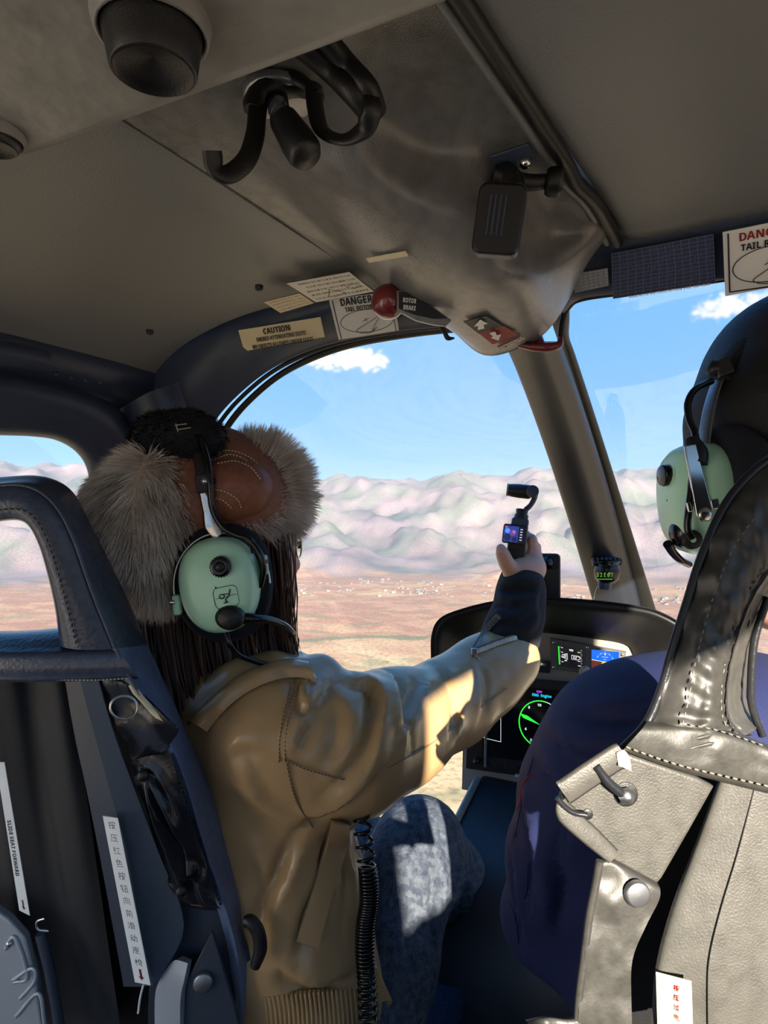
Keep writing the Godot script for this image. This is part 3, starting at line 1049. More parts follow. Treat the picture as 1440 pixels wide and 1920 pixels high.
func pane(called: String, label: String, rows: Array) -> void:
	var o := solo(called, skin(rows, 6, 6), mats.glass, label, "", "structure")
	o.cast_shadow = GeometryInstance3D.SHADOW_CASTING_SETTING_ON

# ---------------------------------------------------------------- things on the ceiling
func quad_plate(tl: Vector3, tr: Vector3, br: Vector3, bl: Vector3, thick: float, lift := 0.0) -> ArrayMesh:
	var n := (tr - tl).cross(bl - tl).normalized()
	if n.dot(EYE - tl) < 0.0: n = -n
	var m := Mb.new()
	var f := []
	var b := []
	for p in [tl, tr, br, bl]:
		f.append(p + n * (lift + thick))
		b.append(p + n * lift)
	var s := m.v.size()
	for p in f: m.add(p)
	for q in [Vector2(0, 0), Vector2(1, 0), Vector2(1, 1), Vector2(0, 1)]: m.uv.append(q)
	m.quad(s, s + 1, s + 2, s + 3)
	for e in 4:
		var s2 := m.v.size()
		for p in [f[e], f[(e + 1) % 4], b[(e + 1) % 4], b[e]]:
			m.add(p)
			m.uv.append(Vector2(0.01, 0.01))
		m.quad(s2, s2 + 1, s2 + 2, s2 + 3)
	return m.done()

# frame lying on a plate: x to the right, y up the print, z towards the eye; unit = plate width / height
func print_frame(tl: Vector3, tr: Vector3, bl: Vector3, lift: float) -> Transform3D:
	var n := (tr - tl).cross(bl - tl).normalized()
	if n.dot(EYE - tl) < 0.0: n = -n
	return Transform3D(Basis(tr - tl, tl - bl, n), bl + n * lift)

func lines_on(fr: Transform3D, lines: Array, r: float) -> ArrayMesh:
	var m := Mb.new()
	for l in lines:
		var pts := []
		for q in l: pts.append(fr * Vector3(q[0], q[1], 0.0))
		tube_into(m, spline(pts, 5) if pts.size() > 2 else PackedVector3Array([pts[0], pts[1]]), [r], 5, true)
	return m.done()

func words(parent: Node, called: String, t: String, fr: Transform3D, cx: float, cy: float, size: float, wide: float, mt: Material, bold := true) -> void:
	# size: height of the capitals as a share of the plate's height
	var w := fr.basis.x.length()
	var h := fr.basis.y.length()
	var bx := fr.basis.x / w
	var bz := fr.basis.z
	var by := fr.basis.y / h
	var tr := Transform3D(Basis(bx, by, bz), fr * Vector3(cx, cy, 0.0))
	part(called, text_mesh(t, size * h, tr, bold, wide), mt, parent)

func tail_rotor_print(o: Node, fr: Transform3D, r: float, ink: Material) -> void:
	var oval := []
	for k in 25: oval.append([0.52 + 0.42 * cos(TAU * k / 24.0), 0.40 + 0.27 * sin(TAU * k / 24.0)])
	part("danger_oval", lines_on(fr, [oval], r), ink, o)
	part("helicopter_drawing", lines_on(fr, [
		[[0.40, 0.12], [0.33, 0.19], [0.42, 0.27], [0.55, 0.36], [0.66, 0.44], [0.76, 0.52], [0.82, 0.58]],
		[[0.40, 0.12], [0.52, 0.10], [0.60, 0.15], [0.62, 0.24], [0.70, 0.40], [0.84, 0.56]],
		[[0.55, 0.11], [0.66, 0.22]], [[0.62, 0.13], [0.58, 0.21]],
		[[0.46, 0.40], [0.56, 0.46]], [[0.50, 0.47], [0.53, 0.39]],
		[[0.78, 0.50], [0.86, 0.64]], [[0.86, 0.53], [0.77, 0.60]]], r), ink, o)

func grid_image(w: int, h: int, nx: int, ny: int, bg: Color, fg: Color, noise := 0.0) -> ImageTexture:
	var im := Image.create(w, h, false, Image.FORMAT_RGB8)
	im.fill(bg)
	for k in nx + 1:
		im.fill_rect(Rect2i(clampi(int(k * w / float(nx)), 0, w - 2), 0, 2, h), fg)
	for k in ny + 1:
		im.fill_rect(Rect2i(0, clampi(int(k * h / float(ny)), 0, h - 2), w, 2), fg)
	var ro := RandomNumberGenerator.new()
	ro.seed = nx * 100 + ny
	if noise > 0.0:
		for a in nx:
			for b in ny:
				var x := int((a + 0.25) * w / float(nx))
				var y := int((b + 0.35) * h / float(ny))
				for d in 3:
					if ro.randf() < noise:
						im.fill_rect(Rect2i(x + d * int(w / float(nx) * 0.18), y, max(2, int(w / float(nx) * 0.1)), max(2, int(h / float(ny) * 0.4))), fg.lerp(bg, 0.25))
	return ImageTexture.create_from_image(im)

func textured(t: Texture2D, rough := 0.5) -> StandardMaterial3D:
	var m := mat(Color(1, 1, 1), rough)
	m.albedo_texture = t
	return m

func scribble_image(w: int, h: int, bg: Color, fg: Color, rows: int, sd: int, loops := true) -> ImageTexture:
	var im := Image.create(w, h, false, Image.FORMAT_RGB8)
	im.fill(bg)
	var ro := RandomNumberGenerator.new()
	ro.seed = sd
	for r in rows:
		var y := int((r + 0.6) * h / (rows + 0.6))
		var x := int(w * ro.randf_range(0.08, 0.2))
		while x < w * 0.92:
			var l := ro.randi_range(3, 12)
			im.fill_rect(Rect2i(x, y, min(l, w - x - 1), max(2, int(h / float(rows) * 0.35))), fg.lerp(bg, ro.randf() * 0.5))
			x += l + ro.randi_range(2, 6)
	if loops:
		pen(im, [[w * 0.3, h * 0.85], [w * 0.45, h * 0.55], [w * 0.6, h * 0.8], [w * 0.4, h * 0.9], [w * 0.3, h * 0.85]], fg, 1)
		pen(im, [[w * 0.7, h * 0.6], [w * 0.85, h * 0.5], [w * 0.92, h * 0.65], [w * 0.78, h * 0.72], [w * 0.7, h * 0.6]], fg, 1)
	im.fill_rect(Rect2i(0, 0, w, 3), fg)
	im.fill_rect(Rect2i(0, h - 3, w, 3), fg)
	im.fill_rect(Rect2i(0, 0, 3, h), fg)
	im.fill_rect(Rect2i(w - 3, 0, 3, h), fg)
	return ImageTexture.create_from_image(im)

func pen(im: Image, pts: Array, c: Color, half := 1) -> void:
	for k in pts.size() - 1:
		var a := Vector2(pts[k][0], pts[k][1])
		var b := Vector2(pts[k + 1][0], pts[k + 1][1])
		var n := int(a.distance_to(b)) + 1
		for s in n + 1:
			var p := a.lerp(b, s / float(n))
			im.fill_rect(Rect2i(int(p.x) - half, int(p.y) - half, half * 2 + 1, half * 2 + 1).intersection(Rect2i(0, 0, im.get_width(), im.get_height())), c)

# where the line of sight of a picture point first meets a skin
func on_grid(g: Array, px: float, py: float) -> Vector3:
	var dir := (P(px, py, 1.0) - EYE).normalized()
	var best := 1e9
	for a in g.size() - 1:
		for b in g[0].size() - 1:
			for t in [[g[a][b], g[a][b + 1], g[a + 1][b + 1]], [g[a][b], g[a + 1][b + 1], g[a + 1][b]]]:
				var h = Geometry3D.ray_intersects_triangle(EYE, dir, t[0], t[1], t[2])
				if h != null: best = minf(best, EYE.distance_to(h))
	return EYE + dir * (best if best < 1e8 else 0.8)

func console_point(q: Array) -> Vector3:
	return PH(q[0], q[1], q[2])

func build_overhead() -> void:
	# --- overhead console: the moulded duct that swells downwards into a nose
	var con := thing("overhead_console", "moulded grey overhead console swelling into a rounded nose at the windscreen", "console", PH(830, 540, 0.3))
	var g := [
		[[60, 120, .31], [140, 82, .31], [250, 40, .31], [400, -20, .31], [520, -70, .31], [640, -115, .31], [760, -150, .31]],
		[[240, 235, .31], [330, 195, .31], [420, 150, .312], [560, 90, .318], [680, 40, .318], [775, 5, .315], [868, -10, .31]],
		[[400, 336, .31], [455, 305, .309], [515, 265, .300], [630, 215, .306], [735, 165, .322], [840, 125, .322], [955, 140, .31]],
		[[520, 415, .31], [556, 390, .308], [585, 350, .286], [685, 325, .275], [795, 285, .305], [895, 240, .318], [1010, 225, .31]],
		[[610, 474, .31], [636, 458, .306], [655, 438, .272], [760, 430, .250], [880, 395, .256], [970, 335, .304], [1068, 318, .31]],
		[[690, 530, .31], [702, 520, .300], [715, 505, .262], [795, 515, .232], [930, 480, .232], [1030, 440, .288], [1120, 392, .305]],
		[[725, 556, .302], [738, 560, .285], [755, 566, .250], [830, 578, .222], [965, 545, .215], [1050, 500, .255], [1140, 435, .30]]]
	var rows := []
	for r in g:
		var row := []
		for q in r: row.append(console_point(q))
		rows.append(row)
	rows.append([P(770, 590, .80), P(800, 600, .81), P(832, 606, .82), P(904, 658, .80), P(990, 636, .77), P(1044, 592, .75), P(1110, 480, .72)])
	rows.append([P(775, 592, .83), P(803, 601, .84), P(836, 606, .85), P(905, 656, .825), P(990, 634, .79), P(1042, 590, .77), P(1108, 478, .74)])
	rows.append([P(790, 560, .88), P(820, 560, .90), P(850, 560, .90), P(910, 580, .90), P(985, 560, .87), P(1030, 540, .85), P(1095, 460, .80)])
	var cgrid := skin_rows(rows, 7, 7)
	var cmb := Mb.new()
	cmb.grid(cgrid)
	part("console_moulding", cmb.done(), mats.console, con, "smooth moulded duct with hollow and rounded nose")
	# blank label slot on the console side
	var sl := [on_grid(cgrid, 690, 474), on_grid(cgrid, 765, 459), on_grid(cgrid, 769, 468), on_grid(cgrid, 696, 482)]
	part("data_label", quad_plate(sl[0], sl[1], sl[1] + (sl[3] - sl[0]), sl[3], 0.0008, 0.0055), mats.cream, con, "thin metal label strip")

	# fuel shutoff arrows on the nose
	var tl := on_grid(cgrid, 870, 597)
	var tr2 := on_grid(cgrid, 912, 586)
	var bl := on_grid(cgrid, 924, 640)
	var br := on_grid(cgrid, 972, 622)
	var mt := tl.lerp(bl, 0.5)
	var mr := tr2.lerp(br, 0.5)
	var sh := thing("shutoff_placard", "small dark and red arrow placards on the console nose", "placard", mt)
	part("on_label", quad_plate(tl, tr2, mr, mt, 0.0008, 0.003), mats.ink, sh, "dark label with white arrow")
	part("off_label", quad_plate(mt, mr, br, bl, 0.0008, 0.003), mats.red_ink, sh, "dark red label with white arrow")
	for poly in [[[895, 612], [908, 609], [906, 602], [914, 600], [900, 592], [888, 606], [896, 604]], [[917, 618], [928, 615], [931, 622], [939, 620], [934, 632], [920, 627], [924, 624]]]:
		var flat := PackedVector2Array()
		var m := Mb.new()
		for q in poly:
			flat.append(Vector2(q[0], q[1]))
			m.add(on_grid(cgrid, q[0], q[1]) + Vector3(0, -0.0048, 0.002))
		for k in Geometry2D.triangulate_polygon(flat): m.i.append(k)
		part("arrow", m.done(), mats.white, sh)
	var et := [on_grid(cgrid, 932, 645), on_grid(cgrid, 973, 626), on_grid(cgrid, 978, 632), on_grid(cgrid, 938, 651)]
	part("emergency_label", quad_plate(et[0], et[1], et[2], et[3], 0.0008, 0.003), mats.red_ink, sh)
	words(sh, "lettering", "FUEL SHUTOFF", print_frame(et[0], et[1], et[3], 0.0042), 0.5, 0.28, 0.36, 0.9, mats.white)
	words(sh, "lettering", "EMERGENCY", print_frame(et[0], et[1], et[3], 0.0042), 0.5, 0.72, 0.36, 0.9, mats.white)
	# red shutoff handle below the nose
	var rh := thing("fuel_shutoff_lever", "dark red pull lever under the console nose", "lever", P(1020, 640, .80))
	part("grip", tube([P(972, 646, .79), P(1000, 650, .785), P(1030, 651, .78), P(1048, 646, .78), P(1052, 632, .78)], [0.004, 0.006, 0.006, 0.005, 0.003], 10, 6), mats.red, rh)
	part("stem", tube([P(1012, 650, .785), P(1008, 632, .79), P(1004, 612, .80)], [0.008, 0.006, 0.008], 10, 5), mats.red, rh)

	# rotor brake lever with red ball
	var rb := thing("rotor_brake_lever", "rotor brake lever with glossy dark red ball knob", "lever", P(728, 565, .72))
	part("knob", lathe([[0.0, .0195], [.006, .0186], [.0115, .0157], [.0157, .0115], [.0186, .006], [.0195, 0.0], [.0186, -.006], [.0157, -.0115], [.0115, -.0157], [.006, -.0186], [.0, -.0195]], facing(P(728, 566, .690), Vector3(0, 0, 1)), 28), mats.red, rb)
	var ld := 0.675
	var lf := facing(P(795, 580, ld), Vector3(-0.05, -0.12, 1.0))
	var lever_out := PackedVector2Array()
	for q in [[744, 546], [772, 549], [806, 572], [846, 601], [836, 612], [812, 609], [780, 601], [744, 582]]: lever_out.append(Vector2(q[0] - 795.0, -(q[1] - 580.0)) * ld / FPX)
	part("arm", plate(lever_out, 0.009, 0.002, lf), mats.console, rb, "pale tapered lever arm")
	var dark_out := PackedVector2Array()
	for q in [[748, 549], [771, 552], [804, 574], [838, 599], [812, 599], [780, 592], [748, 580]]: dark_out.append(Vector2(q[0] - 795.0, -(q[1] - 580.0)) * ld / FPX)
	part("name_plate", plate(dark_out, 0.0014, 0.0004, lf * Transform3D(Basis(), Vector3(0, 0, 0.0052))), mats.ink, rb, "dark face lettered rotor brake")
	for t in [["ROTOR", 566.0], ["BRAKE", 579.0]]:
		var lt := lf * Transform3D(Basis(), Vector3((768.0 - 795.0) * ld / FPX, -(t[1] - 580.0) * ld / FPX, 0.0062))
		part("lettering", text_mesh(t[0], 0.0050, Transform3D(lt.basis * Basis(Vector3.BACK, -0.12), lt.origin), true, 0.66), mats.white, rb)
	part("switch_wire", tube([P(826, 608, .705), P(834, 624, .71), P(840, 634, .71), P(852, 634, .71)], [0.0035, 0.0025, 0.003, 0.001], 8, 5), mats.rubber, rb)

	# --- placards
	var o := thing("caution_placard", "cream caution placard about energy attenuating seats on the header", "placard", PF(535, 622, .77))
	var c := [PF(453, 614, .755), PF(606, 589, .752), PF(614, 626, .776), PF(464, 653, .778)]
	part("plate", quad_plate(c[0], c[1], c[2], c[3], 0.001, 0.009), mats.cream, o)
	var fr := print_frame(c[0], c[1], c[3], 0.0105)
	words(o, "lettering", "CAUTION", fr, 0.47, 0.77, 0.27, 0.88, mats.ink)
	words(o, "lettering", "ENERGY ATTENUATING SEATS", fr, 0.5, 0.44, 0.19, 0.72, mats.ink)
	words(o, "lettering", "NO OBJECTS ALLOWED UNDER SEATS", fr, 0.5, 0.13, 0.19, 0.72, mats.ink)
	o = thing("tail_rotor_placard", "pale danger tail rotor placard half hidden behind the red ball", "placard", PF(690, 590, .77))
	c = [PF(622, 555, .748), PF(742, 538, .744), PF(752, 612, .796), PF(640, 630, .798)]
	part("plate", quad_plate(c[0], c[1], c[2], c[3], 0.001, 0.009), mats.white, o)
	fr = print_frame(c[0], c[1], c[3], 0.0103)
	words(o, "lettering", "DANGER", fr, 0.42, 0.90, 0.17, 0.85, mats.ink)
	words(o, "lettering", "TAIL ROTOR", fr, 0.44, 0.72, 0.11, 0.8, mats.ink)
	tail_rotor_print(o, fr, 0.0004, mats.ink)
	part("border_line", lines_on(fr, [[[0.05, 0.97], [0.05, 0.02]]], 0.0006), mats.ink, o)
	part("border_line", lines_on(fr, [[[0.95, 0.97], [0.95, 0.02]]], 0.0006), mats.ink, o)
	o = thing("tail_rotor_placard", "white danger tail rotor placard hanging below the pilot header", "placard", PF(1400, 480, .775))
	c = [PF(1354, 426, .742), PF(1530, 390, .742), PF(1530, 512, .80), PF(1359, 545, .80)]
	part("plate", quad_plate(c[0], c[1], c[2], c[3], 0.0015, 0.010), mats.white, o)
	fr = print_frame(c[0], c[1], c[3], 0.0118)
	words(o, "lettering", "DANGER", fr, 0.45, 0.88, 0.12, 0.9, mats.red_ink)
	words(o, "lettering", "TAIL ROTOR", fr, 0.50, 0.72, 0.10, 0.85, mats.ink)
	tail_rotor_print(o, fr, 0.0005, mats.ink)
	part("border_line", lines_on(fr, [[[0.06, 0.97], [0.055, 0.06]]], 0.0008), mats.ink, o)
	part("border_line", lines_on(fr, [[[0.055, 0.06], [0.96, 0.03]]], 0.0008), mats.ink, o)
	o = thing("limits_chart", "large dark blue gridded limits chart on the pilot header", "placard", PF(1240, 490, .77))
	c = [PF(1147, 466, .742), PF(1337, 429, .743), PF(1341, 521, .795), PF(1150, 551, .797)]
	part("chart", quad_plate(c[0], c[1], c[2], c[3], 0.001, 0.008), textured(grid_image(512, 256, 13, 12, Color(0.20, 0.24, 0.36), Color(0.46, 0.50, 0.60), 0.25), 0.5), o)
	fr = print_frame(c[0], c[1], c[3], 0.0125)
	words(o, "lettering", "MAXIMUM AUTOROTATION VNE 100 KIAS", fr, 0.6, 0.03, 0.05, 1.0, mats.cream)
	o = thing("small_chart", "small pale gridded chart card beside the large limits chart", "placard", PF(1108, 518, .78))
	c = [PF(1074, 504, .756), PF(1140, 492, .758), PF(1142, 526, .780), PF(1078, 540, .782)]
	part("card", quad_plate(c[0], c[1], c[2], c[3], 0.001, 0.008), textured(grid_image(256, 160, 7, 6, Color(0.62, 0.64, 0.66), Color(0.20, 0.22, 0.28), 0.3), 0.5), o)
	o = thing("sketch_placard", "white framed sketch placard on the ceiling near the red ball", "placard", PH(620, 530, .297))
	c = [PH(535, 524, .296), PH(655, 502, .299), PH(703, 540, .294), PH(592, 561, .292)]
	part("plate", quad_plate(c[0], c[1], c[2], c[3], 0.001, 0.004), textured(scribble_image(256, 160, Color(0.80, 0.79, 0.76), Color(0.25, 0.24, 0.24), 5, 3), 0.5), o)
	o = thing("notice_placard", "small cream text notice on the ceiling beside the sketch placard", "placard", PH(545, 562, .29))
	c = [PH(493, 560, .292), PH(562, 543, .295), PH(590, 562, .292), PH(526, 581, .288)]
	part("plate", quad_plate(c[0], c[1], c[2], c[3], 0.001, 0.004), textured(scribble_image(200, 110, Color(0.78, 0.73, 0.62), Color(0.52, 0.45, 0.36), 4, 8, false), 0.5), o)

	# --- round lamps in the rear panel
	round_lamp(PH(286, 62, .235), 0.0235, 0.018, "large black round reading lamp in the rear ceiling panel")
	round_lamp(PH(-12, 262, .236), 0.0155, 0.005, "small black round outlet at the left end of the ceiling panel")

	# --- headset hanger
	o = thing("headset_hanger", "black double-hook headset hanger with a knob under the ceiling", "hanger", P(520, 190, .45))
	part("hook", tube([P(487, 178, .44), P(482, 215, .435), P(478, 255, .43), P(462, 300, .425), P(430, 327, .42), P(404, 318, .415), P(398, 283, .41)], [0.0068], 14, 8, 0.5, Vector3(0.6, 0.2, 1.0)), mats.black, o, "black J-shaped hook")
	part("hook", tube([P(588, 160, .44), P(592, 205, .435), P(604, 245, .43), P(640, 262, .42), P(678, 246, .41), P(698, 210, .40), P(694, 178, .40), P(672, 150, .40)], [0.0068], 14, 8, 0.5, Vector3(0.6, 0.2, 1.0)), mats.black, o, "black J-shaped hook")
	part("bracket", tube([P(470, 205, .435), P(482, 182, .44), P(515, 165, .445), P(556, 158, .445), P(600, 182, .44)], [0.006, 0.011, 0.012, 0.011, 0.006], 12, 6, 0.7, Vector3.UP), mats.black, o)
	part("base_plate", lathe([[0.0, 0.003], [0.024, 0.003], [0.026, 0.0], [0.026, -0.004]], facing(PH(522, 186, .308), Vector3.DOWN, FW), 24), mats.dull_steel, o, "round metal mounting plate")
	part("stud", tube([PH(520, 170, .312), P(522, 200, .44)], [0.007, 0.008], 12, 3), mats.black, o)
	part("lock_screw", tube([P(521, 196, .43), P(521, 208, .425)], [0.006, 0.007], 10, 2), mats.steel, o)
	var kb := P(532, 226, .43)
	var kt := P(568, 282, .425)
	part("knob", lathe([[0.0, -0.002], [0.008, 0.0], [0.0105, 0.006], [0.0115, 0.018], [0.0125, 0.026], [0.0125, 0.036], [0.010, 0.041], [0.0, 0.042]], facing(P(525, 215, .43), kt - kb, Vector3(1, 0, 0)), 20), mats.black, o, "black plastic knob")
	# stowed tube running back from the hanger
	o = thing("grab_tube", "pair of dark metal tubes running back from the headset hanger", "tube", P(640, 150, .40))
	part("tube", tube([PH(560, 80, .30), PH(620, 130, .29), PH(660, 170, .275), P(698, 215, .41)], [0.008], 12, 6), mats.black, o)
	part("tube", tube([PH(600, 60, .30), PH(650, 120, .29), PH(690, 165, .275), P(706, 205, .42)], [0.007], 12, 6), mats.black, o)

	# --- action camera clamped to the ceiling
	o = thing("cabin_camera", "black action camera on a clamp arm under the ceiling console", "camera", P(940, 400, .52))
	var bz := (EYE - P(940, 420, .5)).normalized()
	var bf := facing(P(936, 416, .50), Vector3(-0.22, -0.22, 0.95), Vector3(0.16, 1.0, 0.0))
	part("body", plate(round_rect(0.038, 0.054, 0.007, 5), 0.024, 0.004, bf), mats.black, o)
	part("rubber_cover", plate(round_rect(0.0355, 0.050, 0.006, 5), 0.003, 0.0014, bf * Transform3D(Basis(), Vector3(0, 0, 0.0122))), mats.rubber, o)
	for k in 4:
		part("print_line", box_at(bf * Transform3D(Basis(), Vector3(0.004 - k * 0.004, 0.002, 0.0140)), 0.0012, 0.030, 0.0006, 0.0003), mats.trim, o)
	part("arm", tube([P(940, 322, .535), P(958, 345, .53), P(966, 362, .525)], [0.011, 0.012, 0.010], 12, 4), mats.black, o)
	part("clamp_bar", tube([P(925, 330, .53), P(985, 342, .53), P(1028, 340, .53)], [0.009, 0.007, 0.006], 12, 4), mats.black, o)
	part("clamp_knob", lathe([[0.0, 0.008], [0.010, 0.007], [0.012, 0.004], [0.012, -0.004], [0.010, -0.007], [0.0, -0.008]], facing(P(1039, 341, .53), Vector3(1, -0.1, 0.15)), 12), mats.black, o)
	part("mount_plate", box_at(facing(PH(962, 298, .302), Vector3(0.0, -1, 0.12), -FW), 0.034, 0.026, 0.003, 0.002), mats.trim, o)
	part("bolt", lathe([[0.0, 0.004], [0.004, 0.0035], [0.005, 0.0]], facing(PH(985, 305, .297), Vector3(0, -1, 0.3), FW), 8), mats.steel, o)

	# --- map lamp by the pilot header
	o = thing("map_lamp", "small black swivel map lamp beside the console", "lamp", PF(1075, 440, .70))
	part("mount", tube([PF(1060, 405, .70), PF(1085, 410, .71), PF(1118, 420, .72)], [0.012, 0.015, 0.006], 12, 5), mats.black, o)
	part("barrel", lathe([[0.0, -0.02], [0.012, -0.019], [0.014, -0.012], [0.014, 0.016], [0.011, 0.02], [0.0, 0.016]], facing(PF(1082, 440, .70), Vector3(-0.1, -1, 0.35), FW), 16), mats.black, o)
	part("bezel_ring", lathe([[0.0115, 0.0], [0.0135, 0.001], [0.0135, -0.002]], facing(PF(1080, 468, .705), Vector3(-0.1, -1, 0.35), FW), 16), mats.dull_steel, o)

func round_lamp(at: Vector3, r: float, drop: float, label: String) -> void:
	var o := thing("ceiling_lamp", label, "lamp", at)
	var fr := facing(at, Vector3(0.02, -1, -0.05), FW)
	part("bezel", lathe([[r * 1.22, -0.012], [r * 1.20, -0.004], [r * 1.15, 0.001], [r * 1.08, 0.002], [r * 1.04, 0.0], [r * 1.04, -0.02]], fr, 32), mats.liner_leather, o, "padded ring round the lamp")
	part("ball", lathe([[r * 1.04, -0.01], [r * 1.0, 0.002], [r * 0.92, drop * 0.7], [r * 0.88, drop], [r * 0.80, drop + 0.001], [r * 0.74, drop * 0.85], [0.0, drop * 0.6]], fr, 32), mats.black, o, "black swivelling lamp body")
	if drop > 0.02:
		part("inner_ring", lathe([[r * 0.62, drop * 0.8], [r * 0.66, drop * 0.98], [r * 0.60, drop * 1.02], [r * 0.56, drop * 0.8]], fr, 32), mats.black, o)

# ---------------------------------------------------------------- instrument panel
func glow(c: Color, e: float) -> StandardMaterial3D:
	var m := mat(c, 0.3)
	m.emission_enabled = true
	m.emission = c
	m.emission_energy_multiplier = e
	return m

func screen(t: Texture2D, e: float) -> StandardMaterial3D:
	var m := mat(Color(0.02, 0.02, 0.025), 0.12)
	m.emission_enabled = true
	m.emission_texture = t
	m.emission = Color(1, 1, 1)
	m.emission_operator = BaseMaterial3D.EMISSION_OP_MULTIPLY
	m.emission_energy_multiplier = e
	return m

func attitude_image() -> ImageTexture:
	var w := 256
	var h := 192
	var im := Image.create(w, h, false, Image.FORMAT_RGB8)
	im.fill_rect(Rect2i(0, 0, w, 98), Color(0.05, 0.32, 0.86))
	im.fill_rect(Rect2i(0, 98, w, h - 98), Color(0.30, 0.12, 0.08))
	im.fill_rect(Rect2i(0, 96, w, 3), Color(1, 1, 1))
	for k in 13:
		var a := deg_to_rad(-60.0 + k * 10.0)
		var p := Vector2(128 + sin(a) * 78, 100 - cos(a) * 78)
		pen(im, [[p.x, p.y], [p.x + sin(a) * 8, p.y - cos(a) * 8]], Color(1, 1, 1), 0 if k % 3 else 1)
	for k in [-2, -1, 1, 2]:
		im.fill_rect(Rect2i(128 - (28 if k % 2 == 0 else 14), 98 + k * 22, 56 if k % 2 == 0 else 28, 2), Color(0.9, 0.9, 0.9))
	pen(im, [[100, 116], [128, 100], [156, 116]], Color(1.0, 0.85, 0.1), 3)
	pen(im, [[128, 24], [122, 34], [134, 34], [128, 24]], Color(1, 1, 1), 1)
	im.fill_rect(Rect2i(120, 170, 16, 8), Color(1, 1, 1))
	return ImageTexture.create_from_image(im)

func tapes_image() -> ImageTexture:
	var w := 256
	var h := 224
	var im := Image.create(w, h, false, Image.FORMAT_RGB8)
	im.fill(Color(0.03, 0.035, 0.045))
	im.fill_rect(Rect2i(8, 6, 10, 200), Color(0.15, 0.75, 0.2))
	for k in 12:
		im.fill_rect(Rect2i(20, 10 + k * 17, 14 if k % 3 == 0 else 7, 2), Color(0.9, 0.9, 0.9))
		im.fill_rect(Rect2i(228, 10 + k * 17, 14 if k % 3 == 0 else 7, 2), Color(0.9, 0.9, 0.9))
	for k in 4:
		im.fill_rect(Rect2i(38, 12 + k * 52, 18, 8), Color(0.7, 0.7, 0.7))
		im.fill_rect(Rect2i(198, 36 + k * 52, 26, 8), Color(0.7, 0.7, 0.7))
	im.fill_rect(Rect2i(118, 20, 40, 12), Color(0.75, 0.75, 0.75))
	im.fill_rect(Rect2i(120, 36, 36, 8), Color(0.45, 0.45, 0.45))
	pen(im, [[44, 96], [96, 76], [96, 140], [44, 120], [44, 96]], Color(0.9, 0.9, 0.9), 1)
	pen(im, [[140, 84], [200, 84], [226, 108], [200, 132], [140, 132], [140, 84]], Color(0.9, 0.9, 0.9), 1)
	for q in [[60, 96, 10, 22], [76, 92, 10, 26], [156, 96, 12, 22], [176, 94, 12, 26]]:
		pen(im, [[q[0], q[1]], [q[0] + q[2], q[1]], [q[0], q[1] + q[3]], [q[0] + q[2], q[1] + q[3]]], Color(1, 1, 1), 1)
	im.fill_rect(Rect2i(66, 150, 26, 10), Color(0.7, 0.7, 0.7))
	im.fill_rect(Rect2i(236, 130, 8, 6), Color(0.75, 0.2, 0.8))
	return ImageTexture.create_from_image(im)

